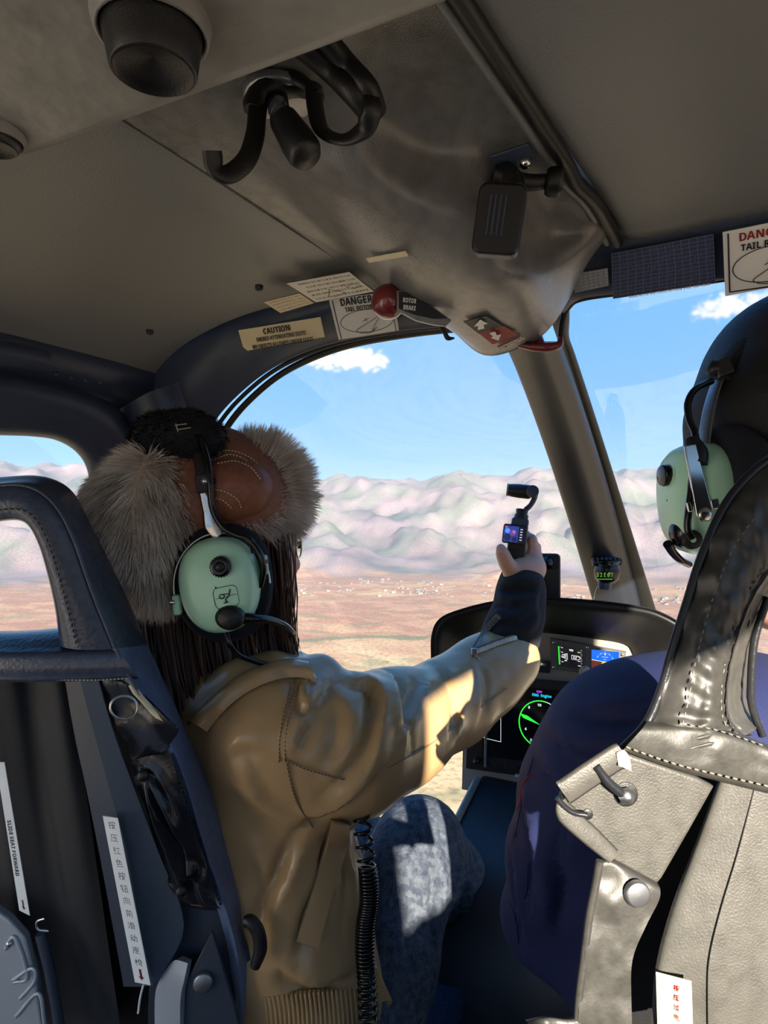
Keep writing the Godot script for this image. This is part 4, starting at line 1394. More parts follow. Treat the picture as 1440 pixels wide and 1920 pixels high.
func build_panel() -> void:
	var pan := thing("instrument_panel", "helicopter instrument panel with deep black hood and pale sunlit face", "instrument panel", H(1.38, -0.2, -0.6))
	var lip_px := [[806, 1330], [812, 1250], [813, 1195], [828, 1163], [870, 1145], [930, 1131], [990, 1124], [1100, 1130], [1200, 1142], [1245, 1156], [1285, 1180], [1330, 1216], [1360, 1260]]
	var lip := px_row("f", [1.27], lip_px)
	var und := px_row("f", [1.37], [[890, 1390], [892, 1290], [895, 1240], [905, 1215], [930, 1202], [965, 1192], [1010, 1186], [1100, 1196], [1172, 1208], [1190, 1232], [1198, 1258], [1255, 1268], [1300, 1300]])
	var rows := []
	var a := []
	var b := []
	var c := []
	for k in lip.size():
		var to: Vector3 = (lip[k] - H(1.27, -0.2, -0.30)).normalized()
		a.append(lip[k] + FW * 0.30 - Vector3.UP * 0.06)
		b.append(lip[k] + FW * 0.02 + to * 0.003)
		c.append(lip[k] - to * 0.014 + FW * 0.002)
	rows = [a, b, lip, c]
	var c2 := []
	for k in lip.size(): c2.append(c[k].lerp(und[k], 0.3))
	rows.append(c2)
	rows.append(und)
	part("glareshield", skin(rows, 5, 4), mats.black, pan, "black hood curving over the instruments")
	var pts := px_row("f", [1.375], [[886, 1180], [1035, 1170], [1200, 1195], [1300, 1262], [1300, 1560], [866, 1480], [868, 1400]])
	var m := Mb.new()
	for p in pts: m.add(p)
	for k in range(1, pts.size() - 1): m.tri(0, k, k + 1)
	for p in pts: m.add(p + FW * 0.03)
	for k in pts.size(): m.quad(k, (k + 1) % pts.size(), pts.size() + (k + 1) % pts.size(), pts.size() + k)
	part("face", m.done(), mats.panel_face, pan, "pale grey panel face")
	# lower pedestal
	var prof := PackedVector2Array([Vector2(-1.46, -0.60), Vector2(-1.355, -0.615), Vector2(-1.06, -0.69), Vector2(-1.0, -1.10), Vector2(-1.5, -1.10)])
	var ped := thing("centre_pedestal", "dark pedestal below the instrument panel beside the footwell", "pedestal", H(1.2, -0.2, -1.1))
	part("pedestal_body", plate(prof, 0.42, 0.015, Transform3D(Basis(-FW, Vector3.UP, RT), H(0, -0.24, 0))), mats.pedestal, ped)
	part("edge_strip", tube([H(1.35, -0.448, -0.612), H(1.07, -0.448, -0.684)], [0.008], 8, 4), mats.console, ped, "pale strip along the pedestal edge")

	# upper twin display
	var f := 1.366
	var o := thing("twin_flight_display", "grey twin flight display with dark tapes and blue brown horizon", "display", PF(1105, 1230, f))
	var q := [PF(1033, 1195, f), PF(1174, 1221, f), PF(1172, 1271, f), PF(1036, 1252, f)]
	part("bezel", quad_plate(q[0], q[1], q[2], q[3], 0.012, 0.0), grained(Color(0.36, 0.35, 0.33), 0.45, 20.0, null), o, "dark grey bezel")
	part("tape_screen", quad_plate(PF(1047, 1208, f), PF(1096, 1216, f), PF(1097, 1252, f), PF(1049, 1246, f), 0.001, 0.0125), screen(tapes_image(), 0.9), o, "screen with green tape and white figures")
	part("horizon_screen", quad_plate(PF(1111, 1216, f), PF(1162, 1220, f), PF(1161, 1261, f), PF(1111, 1252, f), 0.001, 0.0125), screen(attitude_image(), 0.95), o, "screen with blue sky over brown ground")
	part("selector_knob", lathe([[0.0, 0.018], [0.009, 0.017], [0.011, 0.014], [0.011, 0.0]], facing(PF(1099, 1255, f) - FW * 0.012, -FW), 16), mats.panel_face, o, "pale round knob")
	for s in [[1040, 1203], [1167, 1225], [1168, 1265], [1040, 1249], [1103, 1212]]:
		part("screw", lathe([[0.0, 0.0015], [0.0025, 0.001], [0.003, 0.0]], facing(PF(s[0], s[1], f) - FW * 0.012, -FW), 8), mats.steel, o)

	# large display
	o = thing("engine_display", "large black engine display with green round dial", "display", PF(1010, 1360, f))
	q = [PF(884, 1262, f), PF(1134, 1284, f), PF(1128, 1470, f), PF(878, 1436, f)]
	part("bezel", quad_plate(q[0], q[1], q[2], q[3], 0.016, 0.0), mats.black, o)
	q = [PF(908, 1276, f), PF(1131, 1300, f), PF(1112, 1432, f), PF(908, 1414, f)]
	part("screen", quad_plate(q[0], q[1], q[2], q[3], 0.001, 0.0165), mat(Color(0.02, 0.02, 0.024), 0.12), o, "black glass screen")
	var fr := print_frame(q[0], q[1], q[3], 0.0182)
	var green := glow(Color(0.15, 0.85, 0.2), 0.7)
	var white := glow(Color(0.8, 0.8, 0.82), 0.6)
	var ctr := Vector2(0.515, 0.545)
	var arc := []
	for k in 27:
		var an := deg_to_rad(268.0 - k * 7.3)
		arc.append([ctr.x + cos(an) * 0.185, ctr.y + sin(an) * 0.30])
	part("dial_arc", lines_on(fr, [arc], 0.0013), green, o, "green dial arc")
	var arc2 := []
	for k in 7:
		var an := deg_to_rad(78.0 - k * 7.0)
		arc2.append([ctr.x + cos(an) * 0.185, ctr.y + sin(an) * 0.30])
	part("dial_arc", lines_on(fr, [arc2], 0.0008), white, o)
	var nd := Mb.new()
	for p in [[0.335, 0.655], [0.365, 0.60], [0.51, 0.535], [0.40, 0.635]]: nd.add(fr * Vector3(p[0], p[1], 0.0006))
	nd.quad(0, 1, 2, 3)
	part("dial_needle", nd.done(), green, o, "bright green needle")
	part("outline_box", lines_on(fr, [[[0.02, 0.92], [0.02, 0.26]], [[0.02, 0.26], [0.17, 0.24]], [[0.17, 0.24], [0.17, 0.93]]], 0.0005), white, o)
	for t in [["10", 0.50, 0.79], ["8", 0.415, 0.745], ["4", 0.385, 0.46], ["2", 0.43, 0.325], ["0", 0.51, 0.285]]:
		words(o, "dial_figure", t[0], fr, t[1], t[2], 0.035, 1.0, white)
	words(o, "readout", "122.175", fr, 0.80, 0.955, 0.05, 0.9, green)
	words(o, "readout", "122.025", fr, 0.93, 0.955, 0.05, 0.8, white)
	words(o, "readout", "ENG  Engine", fr, 0.52, 0.915, 0.035, 0.9, glow(Color(0.1, 0.7, 0.85), 0.7))
	words(o, "readout", "trk", fr, 0.22, 0.965, 0.035, 0.9, glow(Color(0.6, 0.2, 0.8), 0.8))
	words(o, "readout", "nav", fr, 0.50, 0.965, 0.035, 0.9, glow(Color(0.6, 0.2, 0.8), 0.8))
	part("caution_box", lines_on(fr, [[[0.80, 0.64], [0.80, 0.78]], [[0.80, 0.78], [0.93, 0.78]]], 0.0006), green, o)
	words(o, "readout", "MGT", fr, 0.75, 0.71, 0.04, 0.9, white)
	for k in 6:
		part("soft_key", box_at(facing(PF(918 + k * 17.5, 1427 + k * 1.9, f) - FW * 0.017, -FW), 0.008, 0.005, 0.004, 0.001), mats.rubber, o)
	words(o, "lettering", "BKG LMT", fr, 0.37, -0.17, 0.045, 0.9, mats.white)
	part("side_strip", tube([PF(917, 1290, f) - FW * 0.02, PF(915, 1432, f) - FW * 0.02], [0.003], 6, 3), mats.console, o)
	part("side_knob", lathe([[0.0, 0.014], [0.006, 0.013], [0.008, 0.0]], facing(PF(899, 1420, f) - FW * 0.016, -FW), 12), mats.black, o)
	# radio call plate
	o = thing("radio_plate", "small black radio call plate beside the twin display", "placard", PF(1008, 1250, f))
	q = [PF(985, 1236, f), PF(1031, 1240, f), PF(1031, 1262, f), PF(985, 1257, f)]
	part("plate", quad_plate(q[0], q[1], q[2], q[3], 0.003, 0.0), mats.ink, o)
	words(o, "lettering", "RADIO CALL", print_frame(q[0], q[1], q[3], 0.0034), 0.5, 0.72, 0.2, 1.0, mats.white)

	# round camera standing on the hood
	o = thing("panorama_camera", "black two-lens panorama camera standing on the hood", "camera", PF(1030, 1126, 1.29))
	var tr := facing(PF(1029, 1082, 1.29), Vector3(-0.25, 0.05, 1.0))
	part("body", plate(round_rect(0.046, 0.098, 0.009, 5), 0.028, 0.004, tr), mats.black, o)
	part("front_glass", plate(round_rect(0.040, 0.060, 0.007, 5), 0.002, 0.0009, tr * Transform3D(Basis(), Vector3(0.0, -0.012, 0.0142))), mats.black_gloss, o)
	part("lens", lathe([[0.0, 0.010], [0.006, 0.009], [0.011, 0.0055], [0.0135, 0.0], [0.015, -0.001]], tr * Transform3D(Basis(), Vector3(-0.004, 0.030, 0.014)), 20), mats.black_gloss, o, "domed lens")

	# magnetic compass on the centre post
	o = thing("magnetic_compass", "small magnetic compass with green figures on the centre post", "compass", P(1135, 1075, 1.47))
	var d := 1.46
	part("bracket", tube([P(1110, 1054, d), P(1136, 1050, d), P(1163, 1054, d)], [0.010, 0.012, 0.010], 10, 6, 0.9, Vector3.UP), mats.black, o, "ribbed black bracket")
	for k in 7:
		part("rib", box_at(facing(P(1112 + k * 8, 1051, d - 0.012), Vector3(0, 0.2, 1)), 0.004, 0.014, 0.006, 0.001), mats.trim, o)
	part("housing", lathe([[0.0, -0.030], [0.020, -0.028], [0.028, -0.018], [0.031, 0.0], [0.028, 0.014], [0.026, 0.018], [0.030, 0.020], [0.030, 0.026], [0.0, 0.028]], facing(P(1138, 1070, d), Vector3.UP, Vector3.FORWARD), 20), mats.black_gloss, o)
	part("foot", lathe([[0.0, 0.0], [0.014, 0.0], [0.017, 0.02], [0.016, 0.032]], facing(P(1134, 1104, d), Vector3.UP, Vector3.FORWARD), 16), mats.trim, o)
	var cg := glow(Color(0.45, 0.75, 0.15), 0.12)
	part("card_figures", text_mesh("3 2 E 6 7", 0.010, facing(P(1134, 1078, d - 0.033), Vector3(0, 0, 1)), true, 0.75), cg, o, "green compass figures")
	part("card_line", box_at(facing(P(1134, 1086, d - 0.031), Vector3(0, 0, 1)), 0.036, 0.002, 0.002, 0.0006), cg, o)
	part("wire", tube([P(1122, 1096, d), P(1116, 1110, d), P(1113, 1124, d)], [0.0008], 5, 5), mats.dull_steel, o)

# ---------------------------------------------------------------- seats
func rings(rows: Array, per := 4, along := 5) -> ArrayMesh:
	var cols := []
	for r in rows: cols.append(spline(r, per, true))
	var n: int = cols[0].size()
	var lines := []
	for b in n:
		var l := []
		for r in cols: l.append(r[b])
		lines.append(spline(l, along))
	var out := []
	for a in lines[0].size():
		var row := []
		for b in n: row.append(lines[b][a])
		out.append(row)
	var m := Mb.new()
	m.grid(out, true)
	return m.done()

func px_line(pts: Array, d) -> Array:
	var out := []
	for k in pts.size():
		out.append(P(pts[k][0], pts[k][1], d if d is float else lerpf(d[0], d[1], k / float(pts.size() - 1))))
	return out

func crease(rows: Array, amp: float, fr: float, sd: int) -> Array:
	# leather that has gone wavy: ripples of real relief, along the normal
	var n := FastNoiseLite.new()
	n.seed = sd
	n.frequency = fr
	n.fractal_octaves = 2
	var out := []
	for a in rows.size():
		var row := []
		for b in rows[a].size():
			var p: Vector3 = rows[a][b]
			row.append(p + (EYE - p).normalized() * n.get_noise_3dv(p) * amp)
		out.append(row)
	return out

func rough_skin(rows: Array, nu: int, nv: int, amp: float, fr: float, sd: int, thick := 0.0) -> ArrayMesh:
	var m := Mb.new()
	var g := crease(skin_rows(rows, nu, nv), amp, fr, sd)
	m.grid(g)
	if thick != 0.0: thicken(m, g, thick)
	return m.done()

const GLYPHS := {
	"an": [[[.5, 2.5], [3.6, 2.5]], [[2, .4], [2, 9], [1, 8.3]], [[.4, 6.2], [3.8, 4.8]], [[6.5, .2], [6.9, 1.3]], [[4.3, 2.9], [4.3, 1.7], [9.6, 1.7], [9.1, 2.9]], [[6.3, 3], [5.3, 6.5], [8.9, 9.4]], [[8.2, 4.8], [7, 7.6], [4.2, 9.5]], [[4, 4.9], [9.9, 4.9]]],
	"ya": [[[1, 1], [9.3, 1]], [[1.6, 1], [1.4, 6], [.5, 9.5]], [[3.3, 4.5], [8.5, 4.5]], [[5.9, 2.5], [5.9, 8.8]], [[2.5, 8.8], [9.5, 8.8]], [[7.5, 6], [8.3, 7.2]]],
	"hong": [[[2.2, .5], [.8, 3], [2.6, 3]], [[3.4, 2.6], [.7, 5.6], [3.6, 5.3]], [[.5, 8.8], [3.8, 8]], [[4.8, 1.8], [9.2, 1.8]], [[7, 1.8], [7, 8.7]], [[4.3, 8.7], [9.7, 8.7]]],
	"se": [[[3.5, .4], [1, 3.2]], [[3.3, 1.3], [6.8, 1.3], [5.6, 2.9]], [[1.9, 3], [8.3, 3], [8.3, 6], [1.9, 6]], [[5, 3], [5, 6]], [[1.9, 3], [1.9, 9], [9, 9], [9, 7.5]]],
	"niu": [[[2.2, .4], [.5, 3.3]], [[1.6, 2], [4, 2]], [[.9, 4], [3.8, 4]], [[.4, 6], [4, 6]], [[2.2, 4], [2.2, 9], [4, 7.8]], [[5.2, 1], [9, 1], [8.6, 9.2]], [[6.8, 1], [6, 9.2]], [[5.4, 5], [8.8, 5]], [[4.5, 9.2], [9.8, 9.2]]],
	"xiang": [[[4.8, .3], [4, 1.9]], [[1.2, 9.5], [1.2, 2], [8.8, 2], [8.8, 9], [7.8, 8.7]], [[3.4, 4.2], [6.6, 4.2], [6.6, 7], [3.4, 7], [3.4, 4.2]]],
	"qian": [[[3, .4], [3.8, 1.6]], [[7, .4], [6.2, 1.6]], [[.6, 2.2], [9.4, 2.2]], [[1.8, 9.5], [1.8, 3.8], [5, 3.8], [5, 9.3]], [[1.8, 5.6], [5, 5.6]], [[1.8, 7.3], [5, 7.3]], [[6.7, 4], [6.7, 7.5]], [[8.7, 3.3], [8.7, 9.3], [7.7, 8.8]]],
	"hua": [[[1, 1], [2, 2]], [[.5, 3.8], [1.6, 4.6]], [[.6, 9], [2.2, 6]], [[4.3, 3.6], [4.3, .8], [8.2, .8], [8.2, 3.6]], [[4.3, 2.2], [6.3, 2.2], [6.3, 3.6]], [[3.3, 5], [3.3, 3.6], [9.3, 3.6], [9, 5]], [[4.2, 9.5], [4.2, 5.2], [8.3, 5.2], [8.3, 9.3]], [[4.2, 6.6], [8.3, 6.6]], [[4.2, 8], [8.3, 8]]],
	"dong": [[[.8, 1.8], [4.2, 1.8]], [[.3, 4.2], [4.8, 4.2]], [[2.4, 4.2], [.8, 8], [4.2, 7.4]], [[3.4, 5.8], [4.5, 8.6]], [[5, 3.4], [9, 3.4], [8.6, 9], [7.4, 8.6]], [[6.8, .6], [6.6, 5], [4.8, 9.5]]],
	"zuo": [[[5, .2], [5.4, 1.2]], [[1.2, 1.6], [9.4, 1.6]], [[1.5, 1.6], [1.4, 6], [.5, 9.5]], [[3.6, 2.8], [2.4, 5.4]], [[3.6, 3.6], [4.5, 5]], [[7.2, 2.8], [6.2, 5.4]], [[7.2, 3.6], [8.4, 5.2]], [[5.3, 2.6], [5.3, 9]], [[3, 6.6], [7.9, 6.6]], [[2, 9], [9, 9]]],
	"yi": [[[.3, 3], [4, 3]], [[2.2, .5], [2.2, 9.5]], [[2.1, 3.2], [.3, 7]], [[2.4, 3.8], [3.8, 5.6]], [[4.8, 2], [9.4, 2]], [[7, .4], [5, 4]], [[7.2, 2], [9, 3.8]], [[4.4, 4.6], [9.8, 4.6]], [[5.2, 6], [7.2, 6], [7.2, 8], [5.2, 8], [5.2, 6]], [[8.7, 4.6], [8.7, 9.4], [7.8, 9]]]}

func glyph_strip(keys: Array, bg: Color, fg: Color, arrow: bool) -> ImageTexture:
	var w := 104
	var im := Image.create(w, 1100, false, Image.FORMAT_RGB8)
	im.fill(bg)
	for k in keys.size():
		for s in GLYPHS[keys[k]]:
			var pts := []
			for q in s: pts.append([27.0 + q[0] * 5.0, 26.0 + k * 82.0 + q[1] * 5.2])
			pen(im, pts, fg, 1)
	if arrow:
		im.fill_rect(Rect2i(44, 1000, 16, 62), Color(0.42, 0.05, 0.10))
		for r in 24: im.fill_rect(Rect2i(34 + r * 3 / 4, 1052 + r, 36 - r * 3 / 2, 1), Color(0.42, 0.05, 0.10))
	return ImageTexture.create_from_image(im)

func build_left_seat() -> void:
	var o := thing("passenger_seat", "black leather bucket seat with open headrest behind the passenger", "seat", P(150, 2100, .75))
	# headrest loop: inner edge, rear edge, front edge
	var I := [[-92, 1215], [-92, 1120], [-72, 1035], [-30, 988], [15, 975], [48, 981], [70, 1016], [87, 1070], [103, 1140], [113, 1212]]
	var E := [[-150, 1215], [-142, 1110], [-115, 1000], [-64, 930], [5, 909], [62, 914], [106, 948], [140, 1012], [175, 1110], [218, 1216]]
	var F := [[-165, 1205], [-158, 1090], [-120, 975], [-55, 910], [28, 894], [92, 897], [138, 925], [170, 985], [222, 1088], [276, 1206]]
	var rows := []
	for k in I.size():
		var d := lerpf(0.595, 0.632, maxf(0.0, (I[k][1] - 900.0) / 315.0))
		var i0 := P(I[k][0], I[k][1], d + 0.004)
		var e0 := P(E[k][0], E[k][1], d + 0.006)
		var f0 := P(F[k][0], F[k][1], d + 0.085)
		var i2 := P(lerpf(I[k][0], E[k][0], 0.12), lerpf(I[k][1], E[k][1], 0.12), d + 0.075)
		rows.append([i2, i0.lerp(i2, 0.5), i0, i0.lerp(e0, 0.35) + Vector3(0, 0, 0.010), i0.lerp(e0, 0.75) + Vector3(0, 0, 0.009), e0, e0.lerp(f0, 0.5) + RT * 0.006, f0, i2.lerp(f0, 0.5) + Vector3(0, 0, -0.02)])
	part("headrest", rings(rows, 4, 7), mats.seat_black, o, "padded leather headrest loop with an opening")
	var l1 := []
	var l2 := []
	for k in I.size():
		var d := lerpf(0.595, 0.632, maxf(0.0, (I[k][1] - 900.0) / 315.0))
		l1.append(P(lerpf(I[k][0], E[k][0], 0.30), lerpf(I[k][1], E[k][1], 0.30), d - 0.0080))
		l2.append(P(lerpf(I[k][0], E[k][0], 0.98), lerpf(I[k][1], E[k][1], 0.98), d + 0.003))
	part("stitching", stitches(spline(l1, 10), 0.006, 0.0042, 0.0008), mats.dark_thread, o)
	part("piping", tube(l2, [0.0022], 7, 8), mats.seat_black, o)
	# side bolster below
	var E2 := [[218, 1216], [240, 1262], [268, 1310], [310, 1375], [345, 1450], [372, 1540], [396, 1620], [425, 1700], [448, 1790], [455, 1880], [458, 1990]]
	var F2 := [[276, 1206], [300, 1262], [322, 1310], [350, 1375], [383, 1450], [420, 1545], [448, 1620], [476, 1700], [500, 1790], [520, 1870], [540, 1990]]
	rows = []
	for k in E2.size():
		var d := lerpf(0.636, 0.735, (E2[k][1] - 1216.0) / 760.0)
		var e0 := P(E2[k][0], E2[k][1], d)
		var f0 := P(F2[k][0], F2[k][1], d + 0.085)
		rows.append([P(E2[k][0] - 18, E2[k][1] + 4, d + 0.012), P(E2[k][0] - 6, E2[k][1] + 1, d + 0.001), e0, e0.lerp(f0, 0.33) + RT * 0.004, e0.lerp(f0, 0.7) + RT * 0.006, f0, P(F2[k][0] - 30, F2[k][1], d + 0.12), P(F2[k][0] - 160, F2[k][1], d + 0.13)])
	part("side_bolster", rough_skin(rows, 4, 6, 0.006, 22.0, 3), mats.seat_side_sheen, o, "smooth leather side bolster with blue sky sheen put into its colour")
	part("piping", tube(px_line([[216, 1214], [240, 1263], [258, 1292]], [0.634, 0.642]), [0.002], 7, 6), mats.seat_black, o)
	part("stitching", stitches(spline(px_line([[318, 1424], [345, 1490], [372, 1570], [395, 1640], [415, 1700]], [0.660, 0.695]), 10), 0.006, 0.0045, 0.001), mats.dark_thread, o)
	# band under the headrest
	rows = []
	for q in [[1180, 0.075, 0.0], [1186, 0.035, 0.0], [1213, 0.006, 0.0], [1226, -0.004, 0.0], [1250, -0.006, 0.0], [1268, -0.002, 0.0], [1276, 0.006, 0.0]]:
		var row := []
		for k in 7:
			var t := k / 6.0
			var x := lerpf(-170.0, lerpf(214.0, 262.0, clampf((q[0] - 1213.0) / 63.0, 0.0, 1.0)), t) if q[0] > 1200 else lerpf(-110.0, 116.0, t)
			row.append(P(x, q[0] + 6.0 * sin(t * PI) - 3.0, 0.640 + q[1] - 0.006 * sin(t * PI)))
		rows.append(row)
	part("lower_band", skin(rows, 5, 5), mats.seat_black, o, "leather band across the seat back")
	part("stitching", stitches(spline(px_line([[-160, 1262], [0, 1268], [100, 1274], [180, 1275], [238, 1272]], 0.637), 10), 0.004, 0.003, 0.0007), mats.pale_thread, o)
	# shell behind everything
	rows = [px_line([[-240, 1240], [0, 1240], [150, 1240], [270, 1262]], 0.745), px_line([[-240, 1450], [0, 1450], [200, 1450], [345, 1460]], 0.76), px_line([[-200, 1700], [50, 1700], [280, 1700], [440, 1700]], 0.79), px_line([[-160, 2000], [100, 2000], [320, 2000], [520, 2000]], 0.82)]
	part("back_shell", skin(rows, 4, 4, -0.02), mats.black, o, "dark moulded seat shell")
	part("lower_shell", skin([px_line([[330, 1690], [375, 1700], [440, 1705]], [0.715, 0.72]), px_line([[290, 1780], [370, 1790], [470, 1790]], [0.72, 0.728]), px_line([[280, 1880], [380, 1880], [490, 1880]], [0.725, 0.735]), px_line([[280, 2000], [380, 2000], [510, 2000]], [0.73, 0.745])], 4, 4, -0.004), mats.shell_black, o)
	# mesh cloth back with soft folds
	var mr := []
	for k in 9:
		var t := k / 8.0
		var y := lerpf(1256.0, 1990.0, t)
		var row := []
		for j in 13:
			var u := j / 12.0
			var x := lerpf(lerpf(-190.0, -120.0, t), lerpf(128.0, 235.0, t), u)
			var fold := (sin(u * 19.0 + t * 1.2) * 0.010 + sin(u * 33.0 + 1.0) * 0.004) * (1.0 - t * 0.6)
			row.append(P(x, y, 0.664 + t * 0.085 + fold + 0.02 * t * sin(u * PI) + 0.01 * sin(u * PI)))
		mr.append(row)
	part("mesh_back", skin(mr, 5, 3), mats.mesh_cloth, o, "black mesh cloth hanging in soft folds")
	# side rail plates
	rows = [px_line([[122, 1276], [136, 1276], [150, 1277]], [0.652, 0.645]), px_line([[140, 1380], [158, 1380], [178, 1380]], [0.662, 0.654]), px_line([[162, 1480], [184, 1480], [206, 1482]], [0.672, 0.662]), px_line([[186, 1600], [214, 1600], [240, 1604]], [0.682, 0.672]), px_line([[212, 1740], [240, 1742], [264, 1745]], [0.692, 0.684]), px_line([[232, 1850], [262, 1850], [288, 1848]], [0.70, 0.692])]
	part("side_rail", skin(rows, 4, 5, 0.004), mats.shell_black, o)
	rows = [px_line([[150, 1277], [166, 1276], [184, 1275]], [0.645, 0.648]), px_line([[178, 1380], [196, 1378], [214, 1376]], [0.654, 0.658]), px_line([[206, 1482], [228, 1480], [250, 1474]], [0.662, 0.668]), px_line([[240, 1604], [268, 1602], [296, 1596]], [0.672, 0.682]), px_line([[264, 1745], [300, 1742], [345, 1735]], [0.684, 0.70]), px_line([[288, 1848], [293, 1842], [299, 1836]], [0.692, 0.696])]
	part("side_rail", skin(rows, 4, 5, 0.004), mats.rail, o)
	# printed strips
	var c := [P(196, 1526, .661), P(224, 1530, .660), P(285, 1842, .682), P(256, 1836, .684)]
	part("instruction_strip", quad_plate(c[0], c[1], c[2], c[3], 0.0008, 0.003), textured(glyph_strip(["an", "ya", "hong", "se", "an", "niu", "xiang", "qian", "hua", "dong", "zuo", "yi"], Color(0.96, 0.97, 0.97), Color(0.10, 0.09, 0.12), true)), o, "white strip of printed characters ending in a red arrow")
	c = [P(-20, 1440, .655), P(-4, 1440, .655), P(45, 1732, .680), P(25, 1722, .680)]
	part("instruction_strip", quad_plate(c[0], c[1], c[2], c[3], 0.0008, -0.012), textured(glyph_strip([], Color(0.96, 0.97, 0.97), Color(0.10, 0.09, 0.12), true)), o, "white strip lettered slide seat forward with a red arrow")
	var fr := print_frame(c[0], c[1], c[3], -0.0108)
	var by: Vector3 = (c[3] - c[0]).normalized()
	var bz := fr.basis.z
	part("strip_lettering", text_mesh("SLIDE SEAT FORWARD", 0.0042, Transform3D(Basis(by, bz.cross(by), bz), fr * Vector3(0.5, 0.43, 0.0)), true, 1.15), mats.ink, o)
	part("thread_end", tube(px_line([[269, 1846], [263, 1870], [259, 1900]], .68), [0.0012], 5, 4), mats.white, o)
	# flap with snaps, torn cover
	rows = [px_line([[246, 1428], [262, 1420], [288, 1416], [320, 1412]], [0.662, 0.655]), px_line([[252, 1470], [276, 1466], [305, 1474], [338, 1478]], [0.664, 0.66]), px_line([[270, 1520], [296, 1524], [325, 1535], [362, 1545]], [0.672, 0.666]), px_line([[292, 1590], [322, 1598], [350, 1605], [388, 1620]], [0.682, 0.676]), px_line([[312, 1650], [335, 1664], [362, 1676], [404, 1688]], [0.688, 0.684]), px_line([[322, 1672], [345, 1690], [370, 1698], [414, 1704]], [0.694, 0.688])]
	var fg := crease(skin_rows(rows, 10, 10), 0.003, 20.0, 12)
	var fmb := Mb.new()
	fmb.grid(fg)
	var fnor := normals_of(fmb)
	for k in fnor.size():
		if fnor[k].dot(EYE - fmb.v[k]) < 0.0: fnor[k] = -fnor[k]
	for q in [[[[262, 1456], [290, 1475], [322, 1520], [350, 1560]], .008, .010, .006], [[[270, 1440], [305, 1450], [338, 1490], [356, 1530]], .006, .008, .005], [[[262, 1470], [280, 1520], [300, 1580], [322, 1640]], .008, .009, .006], [[[300, 1500], [330, 1560], [352, 1620], [372, 1680]], .006, .012, .006], [[[338, 1672], [360, 1660], [388, 1662]], .007, .008, .005], [[[338, 1676], [352, 1640], [356, 1600]], .006, .008, .005]]:
		fold(fmb, fnor, px_line(q[0], [0.655, 0.680]), q[1], q[2], q[3])
	part("snap_flap", fmb.done(), mats.flap, o, "wrinkled leather flap closed with two snaps")
	for q in [[268, 1455, .652], [340, 1672, .674]]:
		part("snap", lathe([[0.0, 0.003], [0.005, 0.0025], [0.0062, 0.0], [0.0062, -0.004]], facing(P(q[0], q[1], q[2]), Vector3(0.3, 0.1, 1)), 16), mats.black, o)
	rows = [px_line([[178, 1276], [215, 1276], [256, 1290]], [0.650, 0.648]), px_line([[196, 1320], [240, 1318], [285, 1320]], [0.656, 0.648]), px_line([[214, 1360], [270, 1356], [322, 1358]], [0.660, 0.648]), px_line([[236, 1392], [280, 1392], [334, 1372]], [0.664, 0.652]), px_line([[246, 1425], [285, 1418], [308, 1408]], [0.668, 0.658])]
	part("torn_cover", rough_skin(rows, 6, 6, 0.007, 18.0, 5, 0.003), mats.flap, o, "torn black cover hanging loose")
	part("foam_edge", tube(px_line([[244, 1284], [254, 1296], [268, 1312], [290, 1336], [318, 1360], [326, 1366]], [0.644, 0.652]), [0.002, 0.0035, 0.003, 0.0035, 0.0025, 0.001], 7, 5), mats.cream, o, "ragged pale foam at the tear")
	# metal brackets
	rows = [px_line([[318, 1808], [330, 1800], [352, 1806]], [0.700, 0.694]), px_line([[298, 1840], [316, 1836], [345, 1840]], [0.700, 0.690]), px_line([[290, 1880], [310, 1880], [338, 1880]], [0.700, 0.690]), px_line([[292, 1990], [312, 1990], [338, 1990]], [0.700, 0.690])]
	part("metal_bracket", skin(rows, 5, 5, 0.01), mats.cast_metal, o, "brushed metal bracket")
	var pl := PackedVector2Array()
	var org := P(390, 1850, .70)
	for q in [[398, 1745], [352, 1836], [340, 1990], [470, 1990], [425, 1830]]: pl.append(Vector2((q[0] - 390.0), -(q[1] - 1850.0)) * 0.70 / FPX)
	part("latch_plate", plate(pl, 0.006, 0.0015, Transform3D(Basis(), org)), mats.shell_black, o)
	part("latch_bolt", lathe([[0.0, 0.004], [0.009, 0.0038], [0.011, 0.002], [0.011, -0.003]], facing(P(381, 1842, .692), Vector3(0.2, 0.1, 1)), 20), mats.dull_steel, o, "round metal bolt")
	part("belt_guide", tube(px_line([[458, 1728], [470, 1728], [484, 1748], [488, 1780], [478, 1812]], .70), [0.006, 0.0075, 0.008, 0.008, 0.006], 10, 6), mats.black, o, "bent black belt guide")
	pl = PackedVector2Array()
	org = P(20, 1820, .70)
	for q in [[-110, 1690], [-20, 1690], [20, 1716], [52, 1752], [72, 1830], [95, 1990], [-110, 1990]]: pl.append(Vector2((q[0] - 20.0), -(q[1] - 1820.0)) * 0.70 / FPX)
	part("metal_bracket", plate(pl, 0.012, 0.003, Transform3D(Basis(), org)), mats.cast_metal, o, "cast metal side bracket with ribs")
	for q in [[[24, 1838], [60, 1815], [66, 1838], [38, 1872]], [[30, 1906], [72, 1862], [84, 1920]], [[10, 1780], [28, 1758], [52, 1830], [26, 1842]]]:
		var line := px_line(q, .693)
		part("bracket_rib", tube(line, [0.0022], 7, 5), mats.cast_metal, o)
	part("bracket_screw", lathe([[0.0, 0.003], [0.003, 0.0025], [0.004, 0.0]], facing(P(17, 1769, .693), Vector3(0, 0, 1)), 10), mats.steel, o)
	part("bracket_edge", tube(px_line([[76, 1750], [95, 1830], [122, 1990]], .70), [0.006], 8, 4), mats.shell_black, o)
